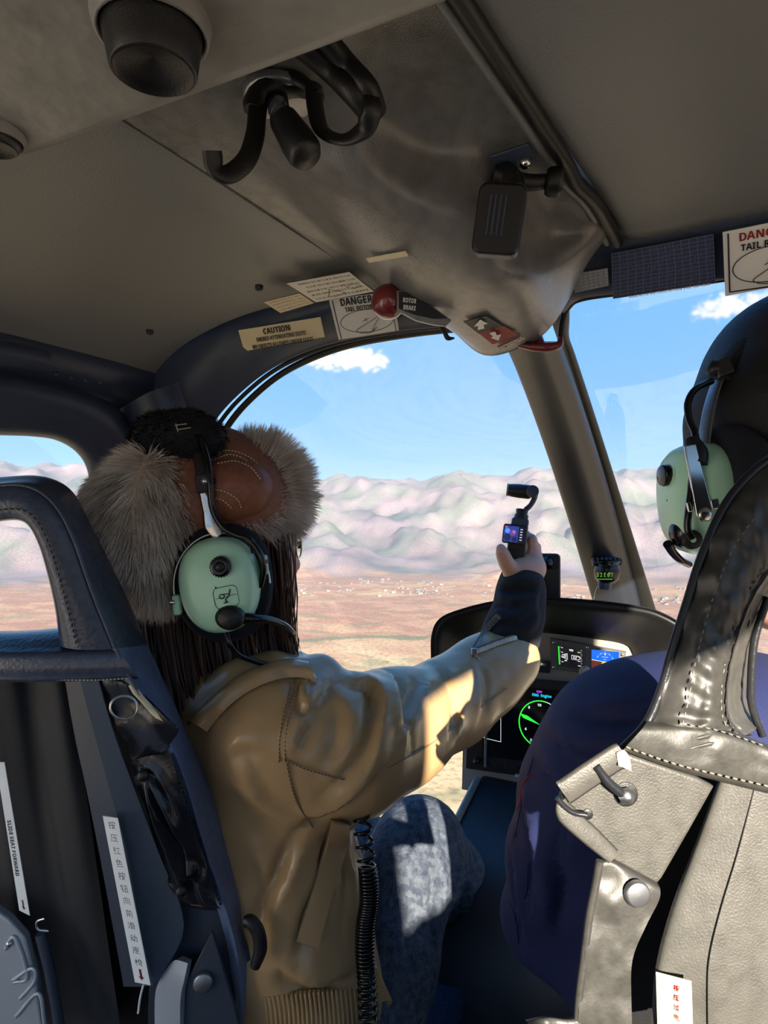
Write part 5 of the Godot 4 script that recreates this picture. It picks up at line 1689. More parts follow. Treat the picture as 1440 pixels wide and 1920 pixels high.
	part("ring_loop", tube(px_line([[92, 1745], [72, 1742], [70, 1728], [84, 1722]], .672), [0.0015], 6, 6), mats.steel, o)
	# cushion
	part("seat_cushion", rough_skin([px_line([[520, 1925], [620, 1895], [760, 1850], [835, 1795]], [0.80, 1.22]), px_line([[530, 1960], [640, 1930], [790, 1880], [868, 1815]], [0.78, 1.17]), px_line([[560, 2040], [680, 2010], [840, 1960], [880, 1860]], [0.76, 1.12]), px_line([[560, 2300], [700, 2280], [840, 2250], [860, 2180]], [0.76, 1.1])], 6, 5, 0.004, 14.0, 2), mats.seat_black, o, "black leather seat cushion")

	# key ring hanging from the torn cover
	var kr := thing("split_ring", "thin steel split ring hanging on the torn seat cover", "ring", P(232, 1326, .632))
	var ring := []
	for k in 16: ring.append(P(232 + 26 * cos(TAU * k / 16.0), 1326 + 22 * sin(TAU * k / 16.0), .632 + 0.006 * cos(TAU * k / 16.0)))
	part("ring_wire", tube(ring, [0.0009], 6, 4, 1.0, Vector3.ZERO, true), mats.steel, kr)
	var ring2 := []
	for k in 16: ring2.append(P(232.6 + 25 * cos(TAU * k / 16.0), 1327 + 21 * sin(TAU * k / 16.0), .6305 + 0.006 * cos(TAU * k / 16.0)))
	part("ring_wire", tube(ring2, [0.0008], 6, 4, 1.0, Vector3.ZERO, true), mats.steel, kr)

func build_right_seat() -> void:
	var o := thing("pilot_seat", "worn grey leather pilot seat with open headrest in the sun", "seat", P(1400, 2200, .45))
	var O := [[1640, 860], [1560, 845], [1490, 848], [1440, 863], [1392, 904], [1350, 963], [1313, 1050], [1288, 1130], [1263, 1210], [1241, 1290], [1212, 1357], [1168, 1404]]
	var N := [[1620, 1030], [1560, 1018], [1505, 1030], [1470, 1052], [1440, 1082], [1410, 1130], [1386, 1190], [1370, 1245], [1363, 1300], [1366, 1342], [1380, 1366], [1395, 1380]]
	var rows := []
	var l1 := []
	var l2 := []
	var rim := []
	for k in O.size():
		var d := lerpf(0.475, 0.455, k / 11.0)
		var a := P(O[k][0], O[k][1], d + 0.012)
		var b := P(N[k][0], N[k][1], d + 0.004)
		var dep := -0.05 if k > 8 else 0.0
		rows.append([P(N[k][0] + 6, N[k][1], d + 0.05), b, b.lerp(a, 0.12) + Vector3(0, 0, 0.006), b.lerp(a, 0.45) + Vector3(0, 0, 0.013), b.lerp(a, 0.8) + Vector3(0, 0, 0.012), b.lerp(a, 0.96) + Vector3(0, 0, 0.004), a, P(O[k][0] + 2, O[k][1] + 2, d + 0.040), P(lerpf(N[k][0], O[k][0], 0.6), lerpf(N[k][1], O[k][1], 0.6), d + 0.065)])
		l1.append(P(lerpf(N[k][0], O[k][0], 0.60), lerpf(N[k][1], O[k][1], 0.60), d - 0.0065))
		l2.append(P(lerpf(N[k][0], O[k][0], 0.10), lerpf(N[k][1], O[k][1], 0.10), d - 0.0015))
		rim.append(P(O[k][0], O[k][1], d + 0.010))
	# real ripples of old leather across the loop
	var cols := []
	for r in rows: cols.append(spline(r, 5, true))
	var m := Mb.new()
	var lines := []
	for b in cols[0].size():
		var l := []
		for r in cols: l.append(r[b])
		lines.append(spline(l, 9))
	var grid := []
	for a in lines[0].size():
		var row := []
		for b in lines.size(): row.append(lines[b][a])
		grid.append(row)
	grid = crease(grid, 0.0045, 32.0, 8)
	for ra in grid.size():              # the sewn lines draw the leather in and pucker it on both sides
		for cb in grid[ra].size():
			for seam in [[17.0, 1.0], [10.0, 2.1]]:
				var x: float = absf(cb - seam[0])
				if x > 4.0: continue
				var inw := -0.0022 * exp(-x * x * 1.2) + 0.0018 * sin(ra * 1.15 + seam[1] + x * 0.5) * exp(-(x - 1.5) * (x - 1.5) * 0.6)
				var pp: Vector3 = grid[ra][cb]
				grid[ra][cb] = pp + (EYE - pp).normalized() * inw
	m.grid(grid, true)
	part("headrest", m.done(), mats.seat_grey, o, "grey leather headrest loop, wrinkled along the seams")
	part("stitching", stitches(spline(l1.slice(4, 11), 10), 0.0062, 0.0036, 0.0006), mats.grey_thread, o)
	part("stitching", stitches(spline(l2.slice(3, 11), 10), 0.0055, 0.0034, 0.0006), mats.grey_thread, o)
	part("piping", tube(rim, [0.0035], 8, 8), mats.seat_dark, o, "dark piping along the edge")
	# lower band of the cover
	rows = [px_line([[1214, 1352], [1297, 1360], [1366, 1366], [1440, 1396], [1560, 1425]], .462), px_line([[1206, 1364], [1297, 1368], [1366, 1380], [1440, 1404], [1560, 1434]], .452), px_line([[1190, 1382], [1280, 1402], [1345, 1418], [1440, 1440], [1560, 1468]], .449), px_line([[1172, 1402], [1240, 1427], [1302, 1446], [1440, 1480], [1560, 1506]], .450), px_line([[1170, 1408], [1240, 1434], [1302, 1453], [1440, 1488], [1560, 1514]], .458)]
	part("lower_band", rough_skin(rows, 6, 6, 0.003, 30.0, 9), mats.seat_grey, o, "leather hem band of the cover")
	part("stitching", stitches(spline(px_line([[1178, 1402], [1240, 1424], [1302, 1442], [1440, 1474], [1520, 1492]], .4475), 10), 0.0058, 0.0038, 0.0008), mats.grey_thread, o)
	part("stitching", stitches(spline(px_line([[1298, 1360], [1340, 1368], [1380, 1380], [1440, 1401]], .4500), 10), 0.0058, 0.0036, 0.0006), mats.grey_thread, o)
	var lin := []
	for k in range(2, N.size()):
		var d := lerpf(0.475, 0.455, k / 11.0)
		lin.append([P(N[k][0] - 2, N[k][1], d + 0.006), P(N[k][0] + 12, N[k][1] - (6 if k > 8 else 0), d + 0.018), P(N[k][0] + 26, N[k][1] - (16 if k > 8 else 0), d + 0.035), P(N[k][0] + 36, N[k][1] - (26 if k > 8 else 0), d + 0.055)])
	part("fleece_lining", rough_skin(lin, 5, 6, 0.006, 70.0, 4), mats.shell_grey, o, "pale fleecy lining inside the opening")
	part("lining_seam", tube(px_line([[1440, 1120], [1415, 1200], [1408, 1290], [1412, 1330], [1430, 1380]], .488), [0.003], 7, 6), mats.seat_dark, o)
	# shell plate
	var out := [[1174, 1408], [1107, 1447], [1050, 1485], [1046, 1496], [1050, 1508], [1062, 1528], [1110, 1572], [1148, 1612], [1185, 1632], [1226, 1656], [1238, 1642], [1290, 1552], [1336, 1470], [1302, 1452]]
	var pl := PackedVector2Array()
	for q in out: pl.append(Vector2(q[0] - 1180.0, -(q[1] - 1520.0)) * 0.462 / FPX)
	part("shell_plate", plate(pl, 0.010, 0.003, Transform3D(Basis(), P(1180, 1520, .468))), mats.shell_grey, o, "bare grey plastic shell corner")
	part("edge_tape", tube(px_line([[1052, 1500], [1062, 1526], [1110, 1570], [1150, 1606]], .459), [0.004, 0.008, 0.0075, 0.006], 8, 6, 0.35, Vector3(0.2, 0.1, 1)), mats.shell_grey, o, "peeling pale edge tape")
	part("edge_tape", tube(px_line([[1168, 1412], [1107, 1452], [1056, 1487]], .459), [0.010], 8, 6, 0.3, Vector3(0.2, 0.1, 1)), mats.shell_grey, o)
	part("torn_backing", rough_skin([px_line([[1156, 1412], [1168, 1406], [1176, 1412]], .4545), px_line([[1158, 1425], [1170, 1424], [1182, 1428]], .4545), px_line([[1160, 1436], [1172, 1440], [1184, 1446]], .4545)], 4, 4, 0.003, 80.0, 2), mats.cream, o)
	part("cable_tie", tube(px_line([[1118, 1436], [1126, 1448], [1140, 1466], [1158, 1482], [1168, 1490]], .456), [0.003, 0.003, 0.0035, 0.0035, 0.003], 7, 5), mats.seat_dark, o, "dark cable tie through the shell")
	part("cable_tie", tube(px_line([[1044, 1496], [1058, 1512], [1076, 1524], [1100, 1528]], .457), [0.0022], 6, 5), mats.seat_dark, o)
	part("tie_bolt", lathe([[0.0, 0.006], [0.005, 0.005], [0.0065, 0.0]], facing(P(1172, 1492, .458), Vector3(0.4, 0.1, 1)), 6), mats.dull_steel, o)
	part("bolt_hole", lathe([[0.0, 0.0], [0.009, 0.0004], [0.0095, -0.001]], facing(P(1174, 1490, .4622), Vector3(0, 0, 1)), 14), mats.black, o)
	part("bolt_hole", lathe([[0.0, 0.0], [0.004, 0.0004], [0.0042, -0.001]], facing(P(1102, 1527, .4622), Vector3(0, 0, 1)), 10), mats.black, o)
	# leather flap with snap
	rows = [px_line([[1124, 1612], [1148, 1610], [1190, 1632], [1232, 1654]], .462), px_line([[1124, 1622], [1150, 1622], [1195, 1645], [1238, 1668]], .456), px_line([[1118, 1660], [1150, 1665], [1195, 1680], [1235, 1690]], .454), px_line([[1106, 1720], [1140, 1725], [1180, 1730], [1212, 1735]], .452), px_line([[1096, 1800], [1130, 1802], [1160, 1803], [1186, 1800]], .450), px_line([[1086, 1880], [1120, 1880], [1155, 1880], [1184, 1880]], .449), px_line([[1080, 2000], [1120, 2000], [1155, 2000], [1188, 2000]], .448)]
	part("snap_flap", rough_skin(rows, 6, 6, 0.005, 26.0, 6, 0.004), mats.seat_grey, o, "grey leather flap fastened by a snap")
	part("snap", lathe([[0.0, 0.0020], [0.0075, 0.0018], [0.0090, 0.0010], [0.0096, 0.0], [0.0096, -0.003]], facing(P(1196, 1678, .449), Vector3(0.1, 0, 1)), 20), mats.dull_steel, o, "round worn metal snap")
	part("piping", tube(px_line([[1125, 1614], [1117, 1660], [1105, 1720], [1095, 1800], [1085, 1880], [1079, 2000]], .452), [0.003], 7, 6), mats.seat_grey, o)
	part("flap_fold", rough_skin([px_line([[985, 1912], [1020, 1905], [1060, 1908], [1086, 1905]], .455), px_line([[990, 1925], [1025, 1918], [1065, 1922], [1092, 1918]], .45), px_line([[990, 2000], [1025, 2000], [1065, 2000], [1092, 2000]], .45)], 5, 4, 0.006, 40.0, 3), mats.seat_grey, o)
	# black sheet for the shade in the hollow, and inner panels
	rows = [px_line([[1170, 1420], [1300, 1420], [1440, 1440], [1640, 1450]], .54), px_line([[1130, 1650], [1260, 1650], [1420, 1650], [1640, 1650]], .555), px_line([[1100, 2050], [1260, 2050], [1420, 2050], [1640, 2050]], .57)]
	part("back_shell", skin(rows, 4, 4, -0.03), mats.black, o, "black sheet painting the shade inside the seat shell hollow")  # black in colour so the recess reads as shaded
	rows = [px_line([[1346, 1466], [1356, 1466], [1384, 1472], [1412, 1480]], [.474, .462]), px_line([[1300, 1590], [1312, 1588], [1346, 1592], [1382, 1600]], [.474, .460]), px_line([[1262, 1690], [1276, 1688], [1312, 1694], [1352, 1702]], [.472, .458]), px_line([[1236, 1780], [1250, 1778], [1290, 1782], [1332, 1790]], [.470, .456]), px_line([[1224, 1860], [1238, 1858], [1285, 1860], [1328, 1862]], [.468, .455]), px_line([[1222, 2000], [1236, 2000], [1285, 2000], [1330, 2000]], [.466, .455])]
	part("shell_side_panel", skin(rows, 4, 5), mats.shell_grey, o, "angled side of the moulded seat shell")
	rows = [px_line([[1412, 1480], [1424, 1482], [1500, 1500], [1640, 1530]], [.462, .457]), px_line([[1382, 1600], [1394, 1602], [1500, 1610], [1640, 1640]], [.460, .454]), px_line([[1352, 1702], [1364, 1704], [1480, 1720], [1640, 1740]], [.458, .452]), px_line([[1332, 1790], [1344, 1792], [1480, 1800], [1640, 1810]], [.456, .450]), px_line([[1328, 1862], [1340, 1862], [1480, 1870], [1640, 1880]], [.455, .449]), px_line([[1330, 2000], [1342, 2000], [1480, 2000], [1640, 2000]], [.455, .448])]
	part("shell_back_panel", skin(rows, 4, 5), mats.shell_grey, o, "broad pale rear face of the seat shell")
	var c := [P(1231, 1817, .4655), P(1297, 1834, .4535), P(1302, 1990, .4535), P(1236, 1990, .4635)]
	part("warning_strip", quad_plate(c[0], c[1], c[2], c[3], 0.0008, 0.003), mat(Color(0.86, 0.86, 0.72), 0.5), o, "cream strip printed in red")
	var fr := print_frame(c[0], c[1], c[3], 0.0042)
	var k2 := 0
	for key in ["an", "ya", "hong", "se", "an", "niu"]:
		var ls := []
		for s in GLYPHS[key]:
			var l := []
			for q in s: l.append([0.50 + q[0] * 0.016, 0.92 - k2 * 0.105 - q[1] * 0.0065])
			ls.append(l)
		var mm := Mb.new()
		for l in ls:
			var pp := PackedVector3Array()
			for q in l: pp.append(fr * Vector3(q[0], q[1], 0.0))
			tube_into(mm, pp, [0.0003], 4)
		part("printed_character", mm.done(), mats.red_ink, o)
		k2 += 1

# ---------------------------------------------------------------- people
func ridge_on(s: Sdf, pts: Array, r: float, lift: float, k: float, cut := false) -> void:
	var l := line_on(s, pts, lift)
	if l.size() < 2: return
	var f := spline(l, 3)
	var arr := []
	for p in f: arr.append(p)
	var n := arr.size()
	for q in n - 1:
		var a := sin(PI * clampf((q + 0.3) / n, 0.0, 1.0))
		var b := sin(PI * clampf((q + 1.3) / n, 0.0, 1.0))
		s.cap(arr[q], arr[q + 1], r * (0.45 + 0.55 * a), r * (0.45 + 0.55 * b), k, cut)

# rows of hair-like blades on a body: the blades stand out from the surface and are combed along "comb"
func blades(src: Mb, count: int, length: float, width: float, comb: Callable, tint: Callable, sd: int, keep: Callable) -> ArrayMesh:
	var m := Mb.new()
	var ro := RandomNumberGenerator.new()
	ro.seed = sd
	var nt := src.i.size() / 3
	for c in count:
		var t := ro.randi_range(0, nt - 1) * 3
		var a := src.v[src.i[t]]
		var b := src.v[src.i[t + 1]]
		var d := src.v[src.i[t + 2]]
		var u := ro.randf()
		var w := ro.randf()
		if u + w > 1.0: u = 1.0 - u; w = 1.0 - w
		var p := a + (b - a) * u + (d - a) * w
		if not keep.call(p): continue
		var n := (d - a).cross(b - a).normalized()
		var cb: Vector3 = comb.call(p)
		var dir := (n * 0.5 + cb * 0.75 + Vector3(ro.randf_range(-1, 1), ro.randf_range(-1, 1), ro.randf_range(-1, 1)) * 0.25).normalized()
		var l := length * ro.randf_range(0.55, 1.15)
		var side := dir.cross(Vector3(ro.randf_range(-1, 1), ro.randf_range(-1, 1), ro.randf_range(-1, 1))).normalized() * width * ro.randf_range(0.7, 1.3)
		var col: Color = tint.call(p, ro)
		var s := m.v.size()
		var p1 := p + dir * l * 0.45
		var p2 := p1 + (dir + cb * 0.35).normalized() * l * 0.35
		var p3 := p2 + (dir + cb * 0.8).normalized() * l * 0.25
		for q in [p - side - dir * 0.002, p + side - dir * 0.002, p1 - side * 0.8, p1 + side * 0.8, p2 - side * 0.45, p2 + side * 0.45, p3]:
			m.v.append(q)
			m.c.append(col)
		m.quad(s, s + 1, s + 3, s + 2)
		m.quad(s + 2, s + 3, s + 5, s + 4)
		m.tri(s + 4, s + 5, s + 6)
	return m.done()

# long hair: flat locks along given guide lines, each guide spread into many
func locks(guides: Array, each: int, spread: float, r: float, sd: int) -> ArrayMesh:
	var m := Mb.new()
	var ro := RandomNumberGenerator.new()
	ro.seed = sd
	for g in guides:
		for e in each:
			var off := Vector3(ro.randf_range(-1, 1), ro.randf_range(-0.3, 0.3), ro.randf_range(-1, 1)) * spread
			var off2 := off * ro.randf_range(0.5, 1.5) + Vector3(ro.randf_range(-1, 1), 0, ro.randf_range(-1, 1)) * spread * 0.5
			var pts := []
			var n: int = g.size()
			for k in n:
				var t := k / float(n - 1)
				pts.append(g[k] + off.lerp(off2, t) + Vector3(sin(t * 7.0 + e) * 0.0015, 0, cos(t * 6.0 + e * 2.0) * 0.0015))
			var line := spline(pts, 4)
			var s := m.v.size()
			tube_into(m, line, [r * 0.6, r, r, r * 0.8, r * 0.15], 5, false, 0.5, Vector3(ro.randf_range(-1, 1), 0.1, ro.randf_range(-1, 1)).normalized())
			var base := Color(0.045, 0.025, 0.019).lerp(Color(0.15, 0.065, 0.042), pow(ro.randf(), 2.0))
			for q in m.v.size() - s: m.c.append(base)
	return m.done()

# a fold in cloth or leather along a line on the surface: a soft swell on one side, a sharp tuck on the other
func normals_of(m: Mb) -> PackedVector3Array:
	var n := PackedVector3Array()
	n.resize(m.v.size())
	for k in range(0, m.i.size(), 3):
		var a := m.v[m.i[k]]
		var g := (m.v[m.i[k + 2]] - a).cross(m.v[m.i[k + 1]] - a)
		for q in 3: n[m.i[k + q]] += g
	for k in n.size(): n[k] = n[k].normalized()
	return n

func fold(m: Mb, nor: PackedVector3Array, pts: Array, amp: float, soft: float, sharp: float, flip := false) -> void:
	if pts.size() < 2: return
	var line := spline(pts, 6)
	var n := line.size()
	var reach := maxf(soft * 2.2, sharp * 3.0)
	var box := AABB(line[0], Vector3.ZERO)
	for p in line: box = box.expand(p)
	box = box.grow(reach)
	for k in m.v.size():
		var p := m.v[k]
		if not box.has_point(p): continue
		var best := 1e9
		var at := 0
		for q in n:
			var dd := p.distance_squared_to(line[q])
			if dd < best: best = dd; at = q
		var d := sqrt(best)
		if d > reach: continue
		var tan := (line[min(at + 1, n - 1)] - line[max(at - 1, 0)]).normalized()
		var side := tan.cross(nor[k])
		var x := (p - line[at]).dot(side) * (-1.0 if flip else 1.0)
		var t := at / float(n - 1)
		var end := d - absf(x)
		var w := amp * pow(sin(PI * clampf(t * 0.9 + 0.05, 0.0, 1.0)), 0.6) * clampf(1.0 - (end - 0.004) / 0.03, 0.0, 1.0)
		var f: float
		if x < 0.0: f = exp(-x * x / (soft * soft))
		else:
			var u := x / sharp
			f = (1.0 - 1.9 * u) if u < 1.0 else -0.9 * exp(-(u - 1.0) * (u - 1.0) * 1.2)
		m.v[k] = p + nor[k] * f * w

func folds(m: Mb, s: Sdf, list: Array) -> void:
	var nor := normals_of(m)
	for q in list:
		fold(m, nor, line_on(s, q[0]), q[1], q[2], q[3], q.size() > 4 and q[4])

func build_passenger() -> void:
	var at := P(600, 2000, .85)
	var who := thing("person", "passenger in a brown leather jacket raising a small camera", "person", at)
	# ---- jacket
	var J := Sdf.new()
	var arm := [P(505, 1372, .775), P(575, 1392, .79), P(650, 1398, .82), P(735, 1366, .89), P(845, 1315, .985), P(905, 1268, 1.03), P(948, 1236, 1.055)]
	J.chain(arm, [.082, .086, .088, .080, .066, .061, .058], 0.03)
	J.chain([P(440, 1360, .86), P(490, 1520, .85), P(528, 1700, .84), P(556, 1850, .835), P(566, 1980, .83)], [.098, .108, .107, .100, .095], 0.05)
	J.chain([P(430, 1340, 1.02), P(500, 1520, 1.02), P(545, 1700, 1.0), P(575, 1900, .98)], [.10, .12, .12, .11], 0.06)
	J.chain([P(420, 1335, .86), P(400, 1320, 1.05)], [.085, .08], 0.05)
	J.chain([P(600, 1650, .90), P(628, 1850, .88), P(632, 1980, .88)], [.055, .052, .05], 0.04)
	# collar
	J.chain([P(395, 1300, .80), P(450, 1272, .775), P(510, 1256, .79), P(555, 1252, .84), P(575, 1262, .90)], [.020, .020, .020, .018, .016], 0.02)
	J.chain([P(575, 1262, .80), P(600, 1262, .82), P(612, 1280, .83)], [.018, .020, .014], 0.02)
	# folds of the leather
	var jm := Mb.new()
	J.mesh_into(jm, 0.0058, 0.40)
	folds(jm, J, [
		[[[668, 1278], [694, 1284], [709, 1312], [706, 1362], [692, 1418], [660, 1458]], .013, .030, .009],
		[[[724, 1266], [735, 1282], [740, 1330], [754, 1372]], .010, .016, .010, true],
		[[[800, 1280], [778, 1330], [757, 1374]], .010, .022, .010],
		[[[572, 1262], [566, 1300], [576, 1324], [594, 1300], [610, 1272]], .008, .012, .008],
		[[[640, 1300], [655, 1340], [650, 1400], [630, 1440]], .005, .03, .014],
		[[[548, 1400], [562, 1360], [590, 1332]], .006, .014, .012],
		[[[585, 1532], [628, 1508], [672, 1474], [690, 1452]], .009, .016, .010],
		[[[836, 1252], [856, 1290], [862, 1340], [850, 1390]], .006, .026, .012],
		[[[888, 1250], [900, 1290], [895, 1335]], .004, .02, .012, true],
		[[[560, 1580], [540, 1630], [515, 1690], [505, 1740]], .012, .022, .010],
		[[[600, 1570], [585, 1640], [555, 1720], [540, 1790]], .007, .020, .012, true],
		[[[652, 1590], [660, 1660], [655, 1740]], .006, .024, .012],
		[[[455, 1440], [490, 1500], [540, 1535], [575, 1550]], .007, .022, .012, true],
		[[[530, 1806], [556, 1832], [596, 1842], [640, 1826]], .012, .026, .010],
		[[[430, 1400], [460, 1390], [500, 1400]], .005, .02, .012],
		[[[480, 1600], [500, 1640], [510, 1700]], .006, .018, .012]])
	var wr := FastNoiseLite.new()
	wr.seed = 31
	wr.frequency = 14.0
	wr.fractal_octaves = 2
	for k in jm.v.size():
		var p := jm.v[k]
		jm.v[k] = p + (EYE - p).normalized() * wr.get_noise_3d(p.x, p.y * 0.7, p.z) * 0.004
	var jk := part("jacket", jm.done(), mats.jacket, who, "brown leather jacket, shiny and creased at the sleeve")
	# seams and stitching
	var sub := func(called: String, m: Mesh, mt: Material) -> void:
		part(called, m, mt, jk)
	for l in [[[563, 1282], [545, 1325], [536, 1375], [534, 1426]], [[536, 1426], [589, 1446], [656, 1462], [690, 1456], [745, 1428], [800, 1398], [880, 1340], [950, 1290]], [[536, 1426], [555, 1497], [587, 1550]], [[552, 1284], [534, 1330], [525, 1380], [523, 1428]]]:
		var q := line_on(J, l, 0.0012)
		if q.size() > 1: sub.call("seam", tube(q, [0.0011], 6, 6), mats.jacket)
		var q2 := line_on(J, l, 0.0022)
		if q2.size() > 1: sub.call("stitching", stitches(spline(q2, 8), 0.0045, 0.003, 0.0006), mats.thread)
	# stand collar turned down over the shoulder
	var ct := [[352, 1352], [398, 1304], [440, 1270], [490, 1247], [540, 1235], [578, 1240]]
	var cb := [[396, 1372], [432, 1330], [472, 1300], [515, 1282], [556, 1277], [592, 1284]]
	var lo := line_on(J, cb, 0.006)
	if lo.size() == cb.size():
		var cr0 := []
		var cr1 := []
		var cr2 := []
		var cr3 := []
		for k in ct.size():
			var d: float = EYE.z - lo[k].z
			cr0.append(P(ct[k][0], ct[k][1] + 10, d + 0.05))
			cr1.append(P(ct[k][0], ct[k][1], d + 0.022))
			cr2.append(P(lerpf(ct[k][0], cb[k][0], 0.35), lerpf(ct[k][1], cb[k][1], 0.30), d + 0.002))
			cr3.append(lo[k])
		sub.call("collar", rough_skin([cr0, cr1, cr2, cr3], 6, 5, 0.006, 24.0, 7, 0.004), mats.jacket)
	# welt pocket
	var wl := []
	for t in 7:
		var row := []
		for u in 4:
			row.append([lerpf(lerpf(622, 655, u / 3.0), lerpf(554, 591, u / 3.0), t / 6.0), lerpf(lerpf(1531, 1540, u / 3.0), lerpf(1760, 1774, u / 3.0), t / 6.0)])
		wl.append(line_on(J, row, 0.0035))
	var ok := true
	for r in wl: ok = ok and r.size() == 4
	if ok:
		sub.call("pocket_welt", skin(wl, 4, 4, -0.004), mats.jacket)
		var edge := []
		for r in wl: edge.append(r[0])
		sub.call("seam", tube(edge, [0.0016], 6, 5), mats.jacket_seam)
		edge = []
		for r in wl: edge.append(r[3])
		sub.call("seam", tube(edge, [0.0016], 6, 5), mats.jacket_seam)
		sub.call("seam", tube(wl[0], [0.0014], 6, 5), mats.jacket_seam)
		sub.call("seam", tube(wl[6], [0.0014], 6, 5), mats.jacket_seam)
	# ribbed waistband
	for k in 22:
		var x := 500.0 + k * 8.4
		var q := line_on(J, [[x - 4, 1868 - k * 0.8], [x, 1890], [x + 2, 1918], [x + 4, 1960]], -0.0010)
		if q.size() > 2: sub.call("waistband_rib", tube(q, [0.0032], 7, 4, 0.7), mats.jacket)
	# sleeve zip
	var z1 := line_on(J, [[888, 1224], [898, 1206], [912, 1184], [926, 1164]], 0.0030)
	var z2 := line_on(J, [[888, 1224], [910, 1216], [935, 1206], [960, 1198]], 0.0030)
	z1.append(P(936, 1154, 1.03))
	z2.append(P(976, 1192, 1.035))
	for z in [z1, z2]:
		if z.size() > 1:
			sub.call("zip_tape", tube(z, [0.0052], 8, 6, 0.4, Vector3(0.2, 0.3, 1)), mats.jacket_seam)
			var zl := spline(z, 10)
			var zm := Mb.new()
			for k in range(0, zl.size() - 1):
				var t := (zl[k + 1] - zl[k]).normalized()
				var s := t.cross(Vector3(0.1, 0.2, 1).normalized()).normalized() * 0.0036
				tube_into(zm, PackedVector3Array([zl[k] - s + Vector3(0, 0, 0.0042), zl[k] + s + Vector3(0, 0, 0.0042)]), [0.0010], 5)
			sub.call("zip_teeth", zm.done(), mats.steel)
	var zp: Vector3 = z1[0]
	sub.call("zip_slider", box_at(facing(zp + Vector3(0, 0, 0.004), Vector3(0, 0, 1)), 0.010, 0.012, 0.005, 0.0015), mats.steel)
	sub.call("zip_puller", tube([zp + Vector3(0.001, -0.006, .007), zp + Vector3(0.004, -0.022, .008), zp + Vector3(0.010, -0.030, .008), zp + Vector3(0.014, -0.026, .008), zp + Vector3(0.009, -0.012, .008), zp + Vector3(0.002, -0.005, .007)], [0.0013], 6, 6), mats.steel)
	# jacket front edge with zip
	var fz := px_line([[656, 1690], [672, 1735], [690, 1780], [712, 1830], [730, 1876]], [.79, .83])
	sub.call("front_facing", skin([px_line([[640, 1690], [640, 1780], [640, 1900]], .815), px_line([[656, 1690], [690, 1780], [730, 1876]], .81), px_line([[660, 1700], [694, 1790], [728, 1890]], .83)], 5, 4), mats.jacket)
	var fm := Mb.new()
	for p in spline(fz, 12): tube_into(fm, PackedVector3Array([p + Vector3(-0.003, 0.001, 0.004), p + Vector3(0.003, -0.001, 0.004)]), [0.0011], 5)
	sub.call("zip_teeth", fm.done(), mats.steel)

	# ---- knit sleeve
	var K := Sdf.new()
	K.chain([P(938, 1240, 1.05), P(958, 1190, 1.07), P(972, 1150, 1.08), P(977, 1105, 1.09), P(978, 1088, 1.09)], [.046, .046, .042, .039, .034], 0.02)
	for l in [[[925, 1190], [955, 1180], [990, 1172], [1005, 1150]], [[932, 1150], [960, 1145], [1000, 1140]], [[940, 1118], [970, 1128], [1005, 1110]], [[942, 1095], [975, 1092], [1008, 1090]], [[935, 1170], [965, 1160], [1003, 1125]]]:
		ridge_on(K, l, .009, -.002, .010)
	for l in [[[930, 1168], [965, 1172], [1000, 1160]], [[938, 1134], [965, 1138], [1002, 1125]], [[942, 1106], [975, 1110], [1005, 1100]]]:
		ridge_on(K, l, .006, .004, .008, true)
	var km := Mb.new()
	K.mesh_into(km, 0.0055)
	part("knit_sleeve", km.done(), mats.knit, who, "bunched black knit sleeve under the cuff")

	# ---- body: head with face, neck, and the hand, one skin
	var B := Sdf.new()
	B.chain([P(425, 985, .85), P(440, 1040, .85)], [.082, .072], 0.03)
	B.chain([P(455, 1080, .85), P(505, 1110, .87)], [.058, .034], 0.03)
	B.ball(P(512, 1050, .875), .026, 0.03)                       # cheek bones, nose, lips, chin
	B.cap(P(528, 1018, .885), P(548, 1058, .895), .010, .012, 0.012)
	B.ball(P(536, 1085, .885), .012, 0.010)
	B.ball(P(524, 1118, .88), .018, 0.02)
	B.cap(P(520, 1010, .865), P(524, 1010, .90), .012, .012, 0.01)
	B.chain([P(420, 1130, .86), P(430, 1260, .88)], [.055, .06], 0.03)
	var bm := Mb.new()
	var N := B
	N.chain([P(430, 1260, .88), P(505, 1372, .80), P(650, 1398, .84), P(800, 1340, .95), P(948, 1236, 1.06), P(978, 1118, 1.09)], [.05, .045, .04, .036, .03, .024], 0.02)
	N.chain([P(978, 1118, 1.09), P(982, 1088, 1.09), P(985, 1072, 1.09)], [.024, .026, .027], 0.015)
	N.chain([P(968, 1074, 1.085), P(1000, 1066, 1.10)], [.019, .018], 0.02)
	N.chain([P(1000, 1062, 1.098), P(1000, 1040, 1.105)], [.018, .014], 0.015)
	N.chain([P(962, 1078, 1.078), P(950, 1056, 1.066), P(943, 1040, 1.064), P(939, 1028, 1.064)], [.0155, .0115, .0098, .0080], 0.010)
	N.chain([P(1000, 1040, 1.10), P(996, 1012, 1.105), P(984, 1003, 1.124), P(966, 1008, 1.128)], [.0115, .0098, .0088, .0078], 0.005)
	N.chain([P(1004, 1048, 1.105), P(1003, 1026, 1.113), P(986, 1020, 1.134), P(964, 1024, 1.134)], [.0115, .0098, .0088, .0078], 0.005)
	N.chain([P(1006, 1060, 1.108), P(1004, 1044, 1.118), P(986, 1038, 1.136), P(965, 1041, 1.134)], [.0110, .0095, .0085, .0075], 0.005)
	N.chain([P(1004, 1072, 1.108), P(1001, 1062, 1.12), P(985, 1056, 1.134), P(968, 1057, 1.132)], [.0100, .0085, .0078, .0070], 0.005)
	N.mesh_into(bm, 0.0040)
	var body := part("body", bm.done(), mats.skin, who, "face turned forward and bare hand")
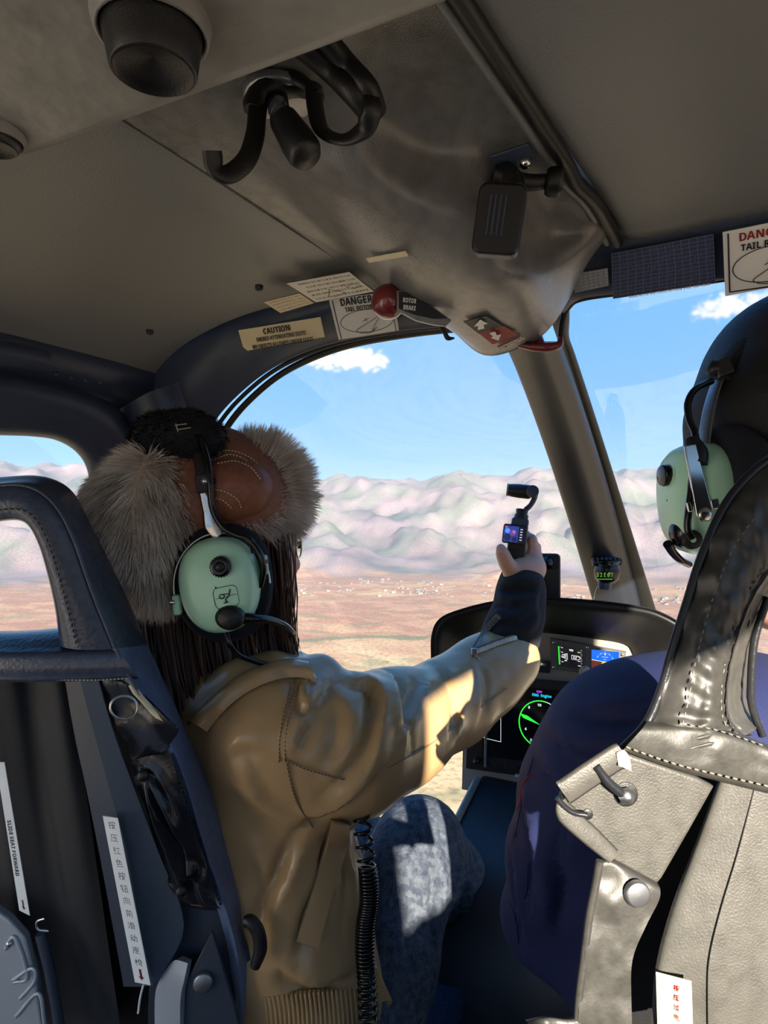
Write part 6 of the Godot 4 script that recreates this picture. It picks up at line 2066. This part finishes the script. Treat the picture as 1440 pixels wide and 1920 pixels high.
	part("thumbnail", plate(round_rect(0.009, 0.012, 0.004, 4), 0.0016, 0.0006, facing(P(937.5, 1031, 1.056), Vector3(-0.5, 0.2, 1), Vector3(-0.2, 1, 0))), mats.nail, body)

	# ---- trousers
	var L := Sdf.new()
	L.chain([P(650, 1990, .90), P(715, 1800, 1.0), P(765, 1640, 1.08), P(785, 1580, 1.12)], [.10, .085, .078, .072], 0.04)
	L.chain([P(790, 1580, 1.12), P(840, 1640, 1.17), P(885, 1780, 1.22), P(915, 1960, 1.28), P(930, 2080, 1.3)], [.070, .062, .060, .058, .056], 0.04)
	L.chain([P(600, 1980, 1.10), P(660, 1720, 1.28), P(682, 1600, 1.36)], [.09, .08, .072], 0.04)
	L.chain([P(682, 1600, 1.36), P(740, 1800, 1.42)], [.07, .06], 0.04)
	var lm := Mb.new()
	L.mesh_into(lm, 0.009, 0.05)
	folds(lm, L, [
		[[[806, 1590], [824, 1650], [815, 1715], [800, 1750]], .012, .022, .010],
		[[[760, 1630], [790, 1690], [806, 1740]], .006, .02, .012],
		[[[868, 1600], [860, 1660], [838, 1715]], .010, .02, .010, true],
		[[[735, 1640], [718, 1720], [722, 1800]], .007, .025, .012],
		[[[770, 1660], [752, 1740], [750, 1830]], .006, .02, .010, true],
		[[[880, 1680], [872, 1760], [880, 1840]], .007, .02, .012]])
	part("trousers", lm.done(), mats.camo, who, "faded dark blue patterned trousers with raised knee")

	# ---- hair
	var guides := []
	for k in 14:
		var x := 268.0 + k * 11.0
		guides.append(px_line([[x, 1120], [x + 2, 1180], [x + 12, 1250], [x + 26, 1320], [x + 32, 1390]], [.815, .77]))
	for k in 8:
		var x := 400.0 + k * 14.0
		guides.append(px_line([[x, 1150], [x + 4, 1200], [x + 12, 1240], [x + 16, 1275]], [.82, .79]))
	for k in 4:
		guides.append(px_line([[500 + k * 8, 1010], [508 + k * 8, 1080], [514 + k * 8, 1150], [520 + k * 8, 1215], [530 + k * 7, 1250]], [.80, .83]))
	var hr := part("hair", locks(guides, 13, 0.010, 0.0028, 5), mats.hair, who, "long dark brown hair falling over the collar", "stuff")
	guides = []
	for q in [[[534, 1000], [544, 1060], [542, 1130], [548, 1200]], [[546, 1000], [548, 1060], [550, 1120], [546, 1190], [556, 1230]], [[352, 1320], [385, 1250], [405, 1290], [385, 1350], [362, 1390]], [[528, 1000], [534, 1080], [528, 1150], [540, 1220]], [[330, 1390], [350, 1440], [356, 1480]]]:
		guides.append(px_line(q, [.80, .80]))
	part("stray_hair", locks(guides, 7, 0.005, 0.0008, 9), mats.hair, who, "thin loose strands", "stuff")

	# ---- trapper hat
	var hat := thing("fur_hat", "brown leather trapper hat with thick beige fur flaps", "hat", P(380, 1000, .82))
	var C := Sdf.new()
	C.chain([P(300, 930, .84), P(385, 935, .84), P(450, 940, .845)], [.078, .092, .080], 0.05)
	var cm := Mb.new()
	C.mesh_into(cm, 0.008)
	var crown := part("crown", cm.done(), mats.hat, hat, "brown leather crown with stitched panels")
	for l in [[[396, 856], [425, 846], [455, 852], [482, 870], [500, 900]], [[404, 905], [425, 915], [445, 932], [455, 950]], [[398, 915], [415, 925], [432, 945]], [[404, 862], [430, 853], [458, 862], [480, 882]]]:
		var q := line_on(C, l, 0.0012)
		if q.size() > 1: part("stitching", stitches(spline(q, 8), 0.0042, 0.0028, 0.0007), mats.cream, crown)
	var patch := Sdf.new()
	patch.chain([P(425, 915, .765), P(462, 915, .775)], [.038, .034], 0.02)
	patch.chain([P(430, 945, .766), P(455, 935, .772)], [.022, .02], 0.02)
	var pm := Mb.new()
	patch.mesh_into(pm, 0.006)
	var fp := part("front_panel", pm.done(), mats.hat, hat, "smooth leather panel before the headband")
	for l in [[[402, 918], [422, 922], [444, 936], [452, 952]], [[400, 932], [418, 938], [434, 952]], [[410, 870], [440, 866], [470, 878], [488, 900]]]:
		var q := line_on(patch, l, 0.0012)
		if q.size() > 1: part("stitching", stitches(spline(q, 8), 0.0042, 0.0028, 0.0007), mats.cream, fp)
	var tab := [px_line([[206, 862], [222, 850], [240, 866]], .78), px_line([[200, 880], [222, 872], [246, 884]], .775), px_line([[206, 900], [226, 894], [248, 904]], .775)]
	part("tie_tab", skin(tab, 4, 4, 0.003), mats.hat, hat)
	var fn := FastNoiseLite.new()
	fn.seed = 77
	fn.frequency = 34.0
	var tint := func(p: Vector3, ro: RandomNumberGenerator) -> Color:
		var k := clampf(0.5 + fn.get_noise_3d(p.x, p.y * 0.6, p.z) * 0.9 + ro.randf_range(-0.25, 0.25), 0.0, 1.0)
		return Color(0.50, 0.42, 0.34).lerp(Color(0.95, 0.91, 0.85), k)
	var cup_at := P(414, 1096, .745)
	var yes := func(p: Vector3) -> bool:
		var q := p - cup_at
		return q.z < -0.08 or Vector2(q.x / 0.066, q.y / 0.080).length() > 1.0
	# ear flap lobe
	var f1 := Sdf.new()
	f1.chain([P(288, 925, .775), P(266, 980, .77), P(274, 1040, .77), P(300, 1092, .775)], [.052, .060, .050, .030], 0.03)
	f1.chain([P(240, 950, .82), P(215, 1010, .82)], [.05, .045], 0.03)
	var f1m := Mb.new()
	f1.mesh_into(f1m, 0.009)
	var comb1 := func(p: Vector3) -> Vector3:
		var up := clampf((p.y - P(0, 930, .775).y) * 12.0, -1.0, 1.0)
		return Vector3((-0.2 if p.x < -0.29 else 0.15), up * 0.9 - 0.5, 0.1).normalized()
	var flap := part("ear_flap", f1m.done(), grained(Color(0.80, 0.73, 0.65), 0.9, 20.0, null), hat, "turned-back fur ear flap")
	part("fur", blades(f1m, 26000, 0.023, 0.00055, comb1, tint, 1, yes), mats.fur, flap, "", "stuff")
	# front brim and lower band
	var f2 := Sdf.new()
	f2.chain([P(468, 842, .84), P(492, 866, .845), P(512, 900, .85), P(516, 940, .85), P(492, 975, .83), P(460, 990, .80)], [.010, .024, .033, .034, .028, .020], 0.03)
	f2.chain([P(465, 998, .80), P(432, 985, .785), P(408, 985, .785)], [.022, .016, .012], 0.02)
	f2.chain([P(495, 975, .83), P(498, 1006, .82)], [.022, .011], 0.02)
	var f2m := Mb.new()
	f2.mesh_into(f2m, 0.009)
	var ctr2 := P(450, 930, .80)
	var comb2 := func(p: Vector3) -> Vector3:
		var o := p - ctr2
		return (Vector3(o.x, o.y * 0.9, 0.0).normalized() + Vector3(0, -0.15, 0)).normalized()
	var brim := part("brim", f2m.done(), grained(Color(0.80, 0.73, 0.65), 0.9, 20.0, null), hat, "fur brim at the front")
	part("fur", blades(f2m, 15000, 0.024, 0.00055, comb2, tint, 2, yes), mats.fur, brim, "", "stuff")

	# ---- glasses
	var gl := thing("eyeglasses", "thin gold framed eyeglasses at the edge of the face", "glasses", P(545, 1020, .87))
	part("temple", tube(px_line([[508, 1012], [533, 1018], [560, 1022]], [.80, .845]), [0.0018, 0.002, 0.0024], 7, 4), mat(Color(0.62, 0.45, 0.25), 0.3, 1.0), gl)
	part("hinge", box_at(facing(P(561, 1022, .845), Vector3(0.4, 0, 1)), 0.004, 0.010, 0.004, 0.001), mats.black, gl)
	var rimg := []
	for k in 12: rimg.append(P(560 + 5 * cos(TAU * k / 12.0), 1026 + 20 * sin(TAU * k / 12.0), .85 + 0.016 + 0.018 * cos(TAU * k / 12.0)))
	part("rim", tube(rimg, [0.0012], 6, 3, 1.0, Vector3.ZERO, true), mat(Color(0.75, 0.58, 0.25), 0.25, 1.0), gl)

	# ---- gimbal camera in the hand
	var gc := thing("gimbal_camera", "small black gimbal camera held upright in the raised hand", "camera", P(968, 1075, 1.09))
	var t0 := facing(P(968, 1030, 1.093), Vector3(-0.22, 0.05, 1), Vector3(0.12, 1, 0))
	part("handle", plate(round_rect(0.032, 0.094, 0.006, 4), 0.022, 0.004, t0), mats.black, gc)
	part("shoulder", plate(round_rect(0.030, 0.018, 0.006, 4), 0.024, 0.004, t0 * Transform3D(Basis(), Vector3(0.001, 0.048, 0))), mats.trim, gc)
	part("screen_frame", plate(round_rect(0.041, 0.034, 0.004, 4), 0.010, 0.002, t0 * Transform3D(Basis(), Vector3(-0.006, 0.026, 0.014))), mats.black, gc)
	var im := Image.create(128, 96, false, Image.FORMAT_RGB8)
	im.fill(Color(0.03, 0.04, 0.10))
	im.fill_rect(Rect2i(0, 0, 86, 96), Color(0.10, 0.17, 0.42))
	for q in [[20, 30, 16, Color(0.25, 0.40, 0.75)], [52, 40, 20, Color(0.30, 0.18, 0.42)], [60, 34, 10, Color(0.55, 0.30, 0.45)], [22, 70, 22, Color(0.05, 0.08, 0.22)], [66, 78, 16, Color(0.08, 0.08, 0.24)]]:
		for y in range(-q[2], q[2]):
			var hw := int(sqrt(float(q[2] * q[2] - y * y)))
			im.fill_rect(Rect2i(q[0] - hw, q[1] + y, hw * 2, 1).intersection(Rect2i(0, 0, 86, 96)), q[3])
	im.fill_rect(Rect2i(6, 6, 12, 6), Color(0.8, 0.25, 0.2))
	for k in 5: im.fill_rect(Rect2i(96, 12 + k * 16, 14, 6), Color(0.6, 0.6, 0.65))
	var sc := Mb.new()
	var st := t0 * Transform3D(Basis(), Vector3(-0.006, 0.026, 0.0192))
	for q in [[-0.5, 0.5], [0.5, 0.5], [0.5, -0.5], [-0.5, -0.5]]:
		sc.add(st * Vector3(q[0] * 0.037, q[1] * 0.028, 0.0002))
		sc.uv.append(Vector2(q[0] + 0.5, 0.5 - q[1]))
	sc.quad(0, 1, 2, 3)
	part("screen", sc.done(), screen(ImageTexture.create_from_image(im), 0.9), gc, "small lit screen")
	part("joystick", lathe([[0.0, 0.003], [0.003, 0.0025], [0.0035, 0.0]], t0 * Transform3D(Basis(), Vector3(-0.005, -0.004, 0.011)), 12), mats.rubber, gc)
	part("neck", lathe([[0.012, 0.0], [0.0125, 0.006], [0.010, 0.009], [0.011, 0.016], [0.009, 0.018], [0.0, 0.018]], t0 * Transform3D(Basis(Vector3.RIGHT, -PI / 2), Vector3(0.002, 0.055, 0.0)), 20), mats.black, gc)
	part("gimbal_arm", tube([t0 * Vector3(0.008, 0.072, -0.004), t0 * Vector3(0.016, 0.082, -0.006), t0 * Vector3(0.021, 0.096, -0.006), t0 * Vector3(0.020, 0.106, -0.002)], [0.005, 0.0045, 0.005, 0.006], 10, 6), mats.trim, gc)
	var ht := Transform3D(t0.basis * Basis(Vector3.UP, -PI / 2), t0 * Vector3(-0.002, 0.104, 0.0))
	part("camera_head", lathe([[0.0, 0.026], [0.008, 0.026], [0.0105, 0.024], [0.0115, 0.018], [0.0125, 0.006], [0.0125, -0.012], [0.011, -0.016], [0.0, -0.016]], ht, 22), mats.black, gc)
	part("lens_ring", lathe([[0.0095, 0.024], [0.0115, 0.0245], [0.0115, 0.027], [0.0095, 0.027]], ht, 22), mats.dull_steel, gc)
	part("motor_cap", lathe([[0.0, 0.010], [0.010, 0.010], [0.011, 0.008], [0.011, 0.0]], t0 * Transform3D(Basis(), Vector3(0.016, 0.105, 0.006)), 20), mats.trim, gc)

func build_pilot() -> void:
	var who := thing("person", "pilot in navy clothes seated in the right seat", "person", P(1400, 2100, .75))
	var B := Sdf.new()
	B.chain([P(1500, 760, .70), P(1500, 850, .70)], [.098, .088], 0.04)
	B.chain([P(1520, 920, .73), P(1540, 980, .76)], [.070, .050], 0.03)
	B.chain([P(1500, 930, .70), P(1470, 1080, .70)], [.062, .065], 0.03)
	B.cap(P(1560, 880, .80), P(1565, 920, .81), .010, .012, 0.012)
	B.ball(P(1560, 950, .79), .014, 0.012)
	var bm := Mb.new()
	B.mesh_into(bm, 0.010)
	part("body", bm.done(), mats.skin, who, "head and neck")
	var Hh := Sdf.new()
	Hh.chain([P(1500, 735, .71), P(1485, 800, .69), P(1480, 880, .685), P(1478, 960, .69)], [.104, .104, .092, .074], 0.03)
	Hh.chain([P(1560, 690, .73), P(1500, 700, .72)], [.085, .095], 0.03)
	var hm := Mb.new()
	Hh.mesh_into(hm, 0.009)
	part("hair", hm.done(), mats.hair_black, who, "short black hair")
	var T := Sdf.new()
	T.chain([P(1185, 1420, .70), P(1115, 1500, .74), P(1068, 1610, .79), P(1035, 1715, .84)], [.088, .082, .072, .064], 0.04)
	T.chain([P(1035, 1725, .84), P(1070, 1770, .94), P(1110, 1740, 1.02)], [.062, .052, .042], 0.03)
	T.chain([P(1185, 1410, .70), P(1300, 1425, .67), P(1430, 1410, .65)], [.085, .083, .075], 0.06)
	T.chain([P(1330, 1440, .70), P(1330, 1600, .72), P(1300, 1900, .75)], [.12, .13, .14], 0.06)
	T.chain([P(1450, 1480, .68), P(1480, 1900, .72)], [.13, .14], 0.06)
	var tm := Mb.new()
	T.mesh_into(tm, 0.008, 0.35)
	folds(tm, T, [
		[[[1040, 1370], [1085, 1400], [1140, 1405], [1200, 1395]], .010, .026, .012],
		[[[1020, 1430], [1050, 1470], [1070, 1540], [1065, 1600]], .010, .022, .010],
		[[[985, 1520], [1005, 1580], [1010, 1650], [1000, 1720]], .011, .018, .009],
		[[[960, 1590], [972, 1650], [978, 1710], [985, 1770]], .009, .014, .008],
		[[[1030, 1600], [1038, 1660], [1030, 1730]], .009, .018, .010, true],
		[[[1100, 1330], [1150, 1330], [1210, 1318]], .006, .02, .010]])
	var sh := part("shirt", tm.done(), mats.navy, who, "navy blue long sleeved shirt")
	for l in [[[1000, 1420], [985, 1470], [975, 1520], [965, 1570]], [[955, 1690], [965, 1720], [972, 1770]], [[990, 1620], [985, 1680], [968, 1740]]]:
		var q := line_on(T, l, 0.0002)
		if q.size() > 1: part("seam", tube(q, [0.0008], 6, 5), mats.navy, sh)
	part("red_piping", tube(px_line([[1000, 1448], [985, 1462], [977, 1478], [975, 1500], [968, 1520]], .705), [0.0009], 5, 5), mats.red_ink, sh, "thin red thread at the seam")
	var N := Sdf.new()
	N.chain([P(1110, 1740, 1.0), P(1130, 1725, 1.06)], [.028, .034], 0.02)
	for k in 4: N.chain([P(1125 + k * 6, 1720 + k * 10, 1.07), P(1135 + k * 5, 1705 + k * 10, 1.11), P(1128 + k * 5, 1722 + k * 9, 1.125)], [.010, .009, .008], 0.006)
	N.chain([P(1115, 1730, 1.05), P(1108, 1705, 1.08)], [.012, .009], 0.008)
	var nm := Mb.new()
	N.mesh_into(nm, 0.004)
	part("hand", nm.done(), mats.skin, who)
	# legs, mostly hidden by the seat
	var Lg := Sdf.new()
	Lg.chain([P(1330, 1980, .80), P(1200, 1760, 1.15)], [.09, .075], 0.03)
	Lg.chain([P(1200, 1760, 1.15), P(1210, 2150, 1.35)], [.07, .055], 0.03)
	var lm := Mb.new()
	Lg.mesh_into(lm, 0.014, 0.05)
	part("trousers", lm.done(), mats.knit, who, "dark trousers")

# ---------------------------------------------------------------- headsets
func egg(a: float, b: float, n := 36) -> Array:
	var o := []
	for k in n:
		var t := TAU * k / n
		var c := cos(t)
		var s := sin(t)
		o.append(Vector2(signf(c) * pow(absf(c), 0.86) * a * (1.0 + 0.06 * s), signf(s) * pow(absf(s), 0.86) * b))
	return o

func ear_cup(o: Node, tr: Transform3D, a: float, b: float) -> void:
	var m := Mb.new()
	var rows := []
	var e := egg(a, b)
	for q in [[0.96, -0.016], [1.0, -0.012], [1.015, 0.0], [0.99, 0.012], [0.93, 0.021], [0.82, 0.0275], [0.62, 0.032], [0.35, 0.0345], [0.02, 0.035]]:
		var row := []
		for p in e: row.append(tr * Vector3(p.x * q[0], p.y * q[0], q[1]))
		rows.append(row)
	m.grid(rows, true)
	part("ear_cup", m.done(), mats.cup, o, "pale green ear cup")
	m = Mb.new()
	rows = []
	for q in [[0.80, -0.050], [1.14, -0.050], [1.28, -0.038], [1.30, -0.022], [1.20, -0.010], [0.90, -0.008]]:
		var row := []
		for p in e: row.append(tr * Vector3(p.x * q[0], p.y * q[0], q[1]))
		rows.append(row)
	m.grid(rows, true)
	part("ear_seal", m.done(), mats.knit, o, "black padded ear seal")

func build_headsets() -> void:
	var o := thing("headset", "green aviation headset worn over the fur hat", "headset", P(412, 1095, .74))
	var tr := facing(P(414, 1096, .730), Vector3(0.10, 0.02, 1.0), Vector3(-0.10, 1, 0))
	ear_cup(o, tr, 0.0460, 0.0560)
	var km := Mb.new()
	var kt := tr * Transform3D(Basis(), Vector3(0.008, 0.023, 0.033))
	lathe_into(km, [[0.0115, -0.004], [0.0115, 0.006], [0.0105, 0.008], [0.006, 0.0085], [0.0055, 0.007], [0.0, 0.007]], kt, 24)
	for k in 24:
		var a := TAU * k / 24.0
		tube_into(km, PackedVector3Array([kt * Vector3(cos(a) * 0.0115, sin(a) * 0.0115, -0.003), kt * Vector3(cos(a) * 0.0115, sin(a) * 0.0115, 0.006)]), [0.0010], 5)
	part("volume_knob", km.done(), mats.black_gloss, o, "ribbed black volume knob")
	part("knob_cap", lathe([[0.0, 0.011], [0.004, 0.0105], [0.0055, 0.0085], [0.0055, 0.005]], kt, 16), mats.black, o)
	# emblem: rounded frame with a slanted figure and a fine cross line
	var lf := Transform3D(tr.basis * Basis(Vector3.BACK, 0.10), tr * Vector3(0.0105, -0.012, 0.0352))
	var fr := []
	for q in round_rect(0.027, 0.024, 0.006, 4): fr.append([q.x, q.y])
	fr.append(fr[0])
	var loopq := []
	for k in 11: loopq.append([-0.0045 + 0.0028 * cos(TAU * k / 10.0), 0.0015 + 0.0024 * sin(TAU * k / 10.0)])
	var em := Mb.new()
	for l in [[fr, 0.00035], [loopq, 0.0006], [[[-0.004, -0.006], [0.0005, -0.006], [-0.0015, -0.003], [0.003, 0.001], [0.006, 0.008]], 0.0007], [[[-0.006, 0.004], [0.004, 0.003]], 0.0005], [[[-0.011, 0.0], [0.012, 0.001]], 0.00025]]:
		var pp := []
		for q in l[0]: pp.append(lf * Vector3(q[0], q[1], 0.0))
		tube_into(em, spline(pp, 4) if pp.size() > 2 else PackedVector3Array(pp), [l[1]], 5)
	part("emblem", em.done(), mats.ink, o, "small black line emblem")
	# boom socket, boom, cable
	var bs := tr * Transform3D(Basis(Vector3.BACK, -0.2), Vector3(0.012, -0.036, 0.026))
	var bmesh := Mb.new()
	var brow := []
	for q in [[1.0, -0.006], [1.0, 0.006], [0.9, 0.012], [0.6, 0.015], [0.02, 0.016]]:
		var row := []
		for k in 20: row.append(bs * Vector3(cos(TAU * k / 20.0) * 0.017 * q[0], sin(TAU * k / 20.0) * 0.0145 * q[0], q[1]))
		brow.append(row)
	bmesh.grid(brow, true)
	part("boom_socket", bmesh.done(), mats.black, o)
	part("boom", tube([P(432, 1158, .705), P(470, 1160, .71), P(505, 1162, .73), P(535, 1174, .76), P(550, 1190, .80), P(553, 1206, .83)], [0.0075, 0.0065, 0.0048, 0.0045, 0.0045, 0.0042], 12, 8), mats.black_gloss, o, "bent black microphone boom")
	part("microphone", tube([P(552, 1200, .83), P(546, 1222, .85), P(540, 1236, .86)], [0.007, 0.010, 0.007], 12, 5), mats.rubber, o)
	part("cable", tube([P(424, 1176, .73), P(430, 1205, .725), P(448, 1228, .735), P(478, 1240, .75), P(500, 1246, .76)], [0.0034], 8, 8), mats.black_gloss, o)
	# yoke and stirrup
	var yo := []
	for k in 15:
		var a := deg_to_rad(196.0 - k * 14.2)
		yo.append(tr * Vector3(cos(a) * 0.0565 + 0.001, sin(a) * 0.0635 - 0.002, -0.004))
	part("stirrup", tube(yo, [0.0014], 7, 4), mats.steel, o, "bent steel stirrup wire")
	for q in [[-0.052, -0.018], [0.053, 0.018]]:
		part("pivot_lug", box_at(tr * Transform3D(Basis(), Vector3(q[0], q[1], 0.001)), 0.009, 0.024, 0.012, 0.003), mats.cup, o)
		part("pivot_screw", tube([tr * Vector3(q[0] * 1.02, q[1] + 0.004, 0.007), tr * Vector3(q[0] * 1.12, q[1] + 0.004, 0.007)], [0.0025], 8, 2), mats.steel, o)
	part("slider", tube([P(412, 1004, .735), P(400, 985, .735), P(394, 960, .735), P(388, 930, .735), P(384, 900, .735)], [0.009, 0.012, 0.009, 0.009, 0.009], 8, 6, 0.3, Vector3(0.1, 0.1, 1)), mats.steel, o, "steel slider plate")
	part("clamp", box_at(facing(P(384, 906, .728), Vector3(0, 0.1, 1), Vector3(-0.15, 1, 0)), 0.020, 0.022, 0.010, 0.002), mats.black, o)
	part("clamp_screw", lathe([[0.0, 0.003], [0.004, 0.0025], [0.0045, 0.0]], facing(P(384, 902, .722), Vector3(0, 0, 1)), 12), mats.steel, o)
	part("clamp_screw", tube([P(394, 903, .726), P(404, 902, .726)], [0.0035, 0.003], 8, 2), mats.black, o)
	part("headband_arm", tube([P(386, 912, .732), P(380, 870, .738), P(370, 835, .75), P(354, 805, .775), P(330, 788, .81)], [0.010, 0.010, 0.010, 0.010, 0.010], 10, 6, 0.35, Vector3(0.1, 0.1, 1)), mats.black, o)
	part("lead", tube([P(478, 1035, .725), P(468, 1012, .722), P(440, 1002, .722), P(415, 985, .722), P(398, 950, .724), P(394, 905, .722), P(388, 862, .728), P(372, 815, .745), P(345, 790, .77)], [0.0042], 9, 8), mats.black_gloss, o, "thin black lead along the band")
	part("lead", tube([P(488, 1100, .73), P(494, 1070, .725), P(490, 1045, .722), P(476, 1022, .722), P(455, 1008, .722)], [0.0038], 9, 8), mats.black_gloss, o)
	var S := Sdf.new()
	S.chain([P(262, 822, .82), P(300, 816, .79), P(350, 814, .77), P(386, 818, .775)], [.016, .026, .028, .022], 0.02)
	S.chain([P(290, 838, .78), P(378, 838, .765)], [.020, .020], 0.03)
	var sm := Mb.new()
	S.mesh_into(sm, 0.008)
	var pad := part("head_pad", sm.done(), mats.knit, o, "soft black head pad wrapped round the band")
	var fz2 := func(_p: Vector3, ro: RandomNumberGenerator) -> Color: return Color(0.008, 0.009, 0.012).lerp(Color(0.02, 0.022, 0.028), ro.randf())
	part("fuzz", blades(sm, 5000, 0.007, 0.0005, func(_p: Vector3) -> Vector3: return Vector3(0.3, -0.4, 0.2), fz2, 4, func(_p: Vector3) -> bool: return true), mats.fur, pad, "", "stuff")
	for q in [[[328, 798], [350, 795]], [[332, 806], [358, 802]], [[330, 794], [334, 810]]]:
		var l := line_on(S, q, 0.0005)
		if l.size() > 1: part("pad_mark", tube(l, [0.0008], 5, 3), mats.pale_thread, pad)

	# coiled cord hanging beside the jacket
	var cc := thing("coiled_cord", "black coiled headset cord hanging beside the jacket", "cord", P(690, 1930, .74))
	var path := spline(px_line([[672, 1440], [676, 1500], [682, 1570], [690, 1640], [692, 1690], [686, 1730], [684, 1780], [688, 1850], [692, 1990]], [.76, .735]), 24)
	var coil := PackedVector3Array()
	var ang := 0.0
	for k in path.size():
		var t := k / float(path.size())
		var step := 0.75 if t < 0.34 else 2.1
		var sub := 1 if t < 0.34 else 3
		for s in sub:
			var p := path[k].lerp(path[min(k + 1, path.size() - 1)], s / float(sub))
			coil.append(p + Vector3(cos(ang), 0.25 * sin(ang), sin(ang)) * 0.0105)
			ang += step / sub
	var cm := Mb.new()
	tube_into(cm, coil, [0.0021], 6)
	part("coil", cm.done(), mats.black_gloss, cc)

	# pilot's headset
	o = thing("headset", "green aviation headset on the pilot seen edge on", "headset", P(1300, 950, .64))
	tr = facing(P(1312, 935, .645), Vector3(-1.0, -0.05, 0.03), Vector3(-0.16, 1, 0))
	ear_cup(o, tr, 0.047, 0.058)
	kt = tr * Transform3D(Basis(), Vector3(0.0, 0.026, 0.031))
	part("volume_knob", lathe([[0.0115, -0.006], [0.0115, 0.007], [0.0105, 0.009], [0.0, 0.009]], kt, 12), mats.black_gloss, o)
	bs = tr * Transform3D(Basis(), Vector3(0.006, -0.034, 0.020))
	part("boom_socket", lathe([[0.016, -0.010], [0.016, 0.006], [0.013, 0.012], [0.006, 0.015], [0.0, 0.015]], bs, 20), mats.black_gloss, o)
	part("boom", tube([P(1252, 1020, .64), P(1262, 1036, .65), P(1276, 1050, .66), P(1292, 1058, .68)], [0.0050, 0.0045, 0.004, 0.004], 10, 6), mats.black_gloss, o)
	var sf := facing(P(1308, 920, .598), Vector3(0.06, 0.05, 1.0), Vector3(-0.20, 1, 0))
	part("yoke", plate(PackedVector2Array([Vector2(-0.004, 0.045), Vector2(0.008, 0.045), Vector2(0.010, -0.022), Vector2(0.005, -0.030), Vector2(-0.003, -0.030), Vector2(-0.007, -0.022)]), 0.003, 0.001, sf), mats.steel, o, "flat steel yoke")
	part("yoke_tab", box_at(sf * Transform3D(Basis(), Vector3(0.014, -0.016, 0)), 0.008, 0.010, 0.003, 0.001), mats.steel, o)
	part("yoke_tab", box_at(sf * Transform3D(Basis(), Vector3(-0.012, -0.014, 0)), 0.004, 0.010, 0.003, 0.001), mats.steel, o)
	part("yoke_screw", lathe([[0.0, 0.004], [0.005, 0.0035], [0.007, 0.002], [0.007, 0.0]], sf * Transform3D(Basis(), Vector3(0.001, -0.024, 0.001)), 14), mats.steel, o)
	part("lead", tube([P(1298, 1010, .60), P(1289, 990, .60), P(1292, 950, .60), P(1300, 880, .605), P(1304, 820, .62), P(1292, 785, .63), P(1290, 755, .635), P(1304, 730, .64), P(1334, 715, .65)], [0.0036], 9, 8), mats.black_gloss, o, "looping black lead")
	part("lead_grommet", lathe([[0.003, 0.0], [0.009, 0.001], [0.010, -0.004]], facing(P(1300, 1012, .605), Vector3(0, 0, 1)), 16), mats.rubber, o)
	part("band_clamp", tube([P(1296, 828, .62), P(1306, 850, .61), P(1308, 872, .605)], [0.008, 0.011, 0.009], 10, 4), mats.black, o)
	part("headband", tube([P(1318, 850, .63), P(1324, 800, .64), P(1334, 750, .65), P(1350, 705, .66), P(1378, 660, .67), P(1410, 618, .68), P(1450, 580, .70)], [0.009], 10, 6, 0.3, Vector3(-1, 0.5, 0.2)), mats.dull_steel, o, "springy metal headband")
	part("headband_cover", tube([P(1345, 716, .662), P(1375, 668, .672), P(1412, 622, .682), P(1460, 580, .70)], [0.016], 10, 6, 0.45, Vector3(-1, 0.5, 0.2)), mats.knit, o)
	part("adjuster", lathe([[0.0, 0.010], [0.007, 0.009], [0.009, 0.005], [0.009, -0.004], [0.0, -0.006]], facing(P(1343, 692, .655), Vector3(-1, 0.3, 0.3)), 10), mats.black, o)
	part("adjuster", box_at(facing(P(1356, 690, .65), Vector3(-0.3, 0.1, 1), Vector3(-0.4, 1, 0)), 0.016, 0.018, 0.010, 0.002), mats.black, o)
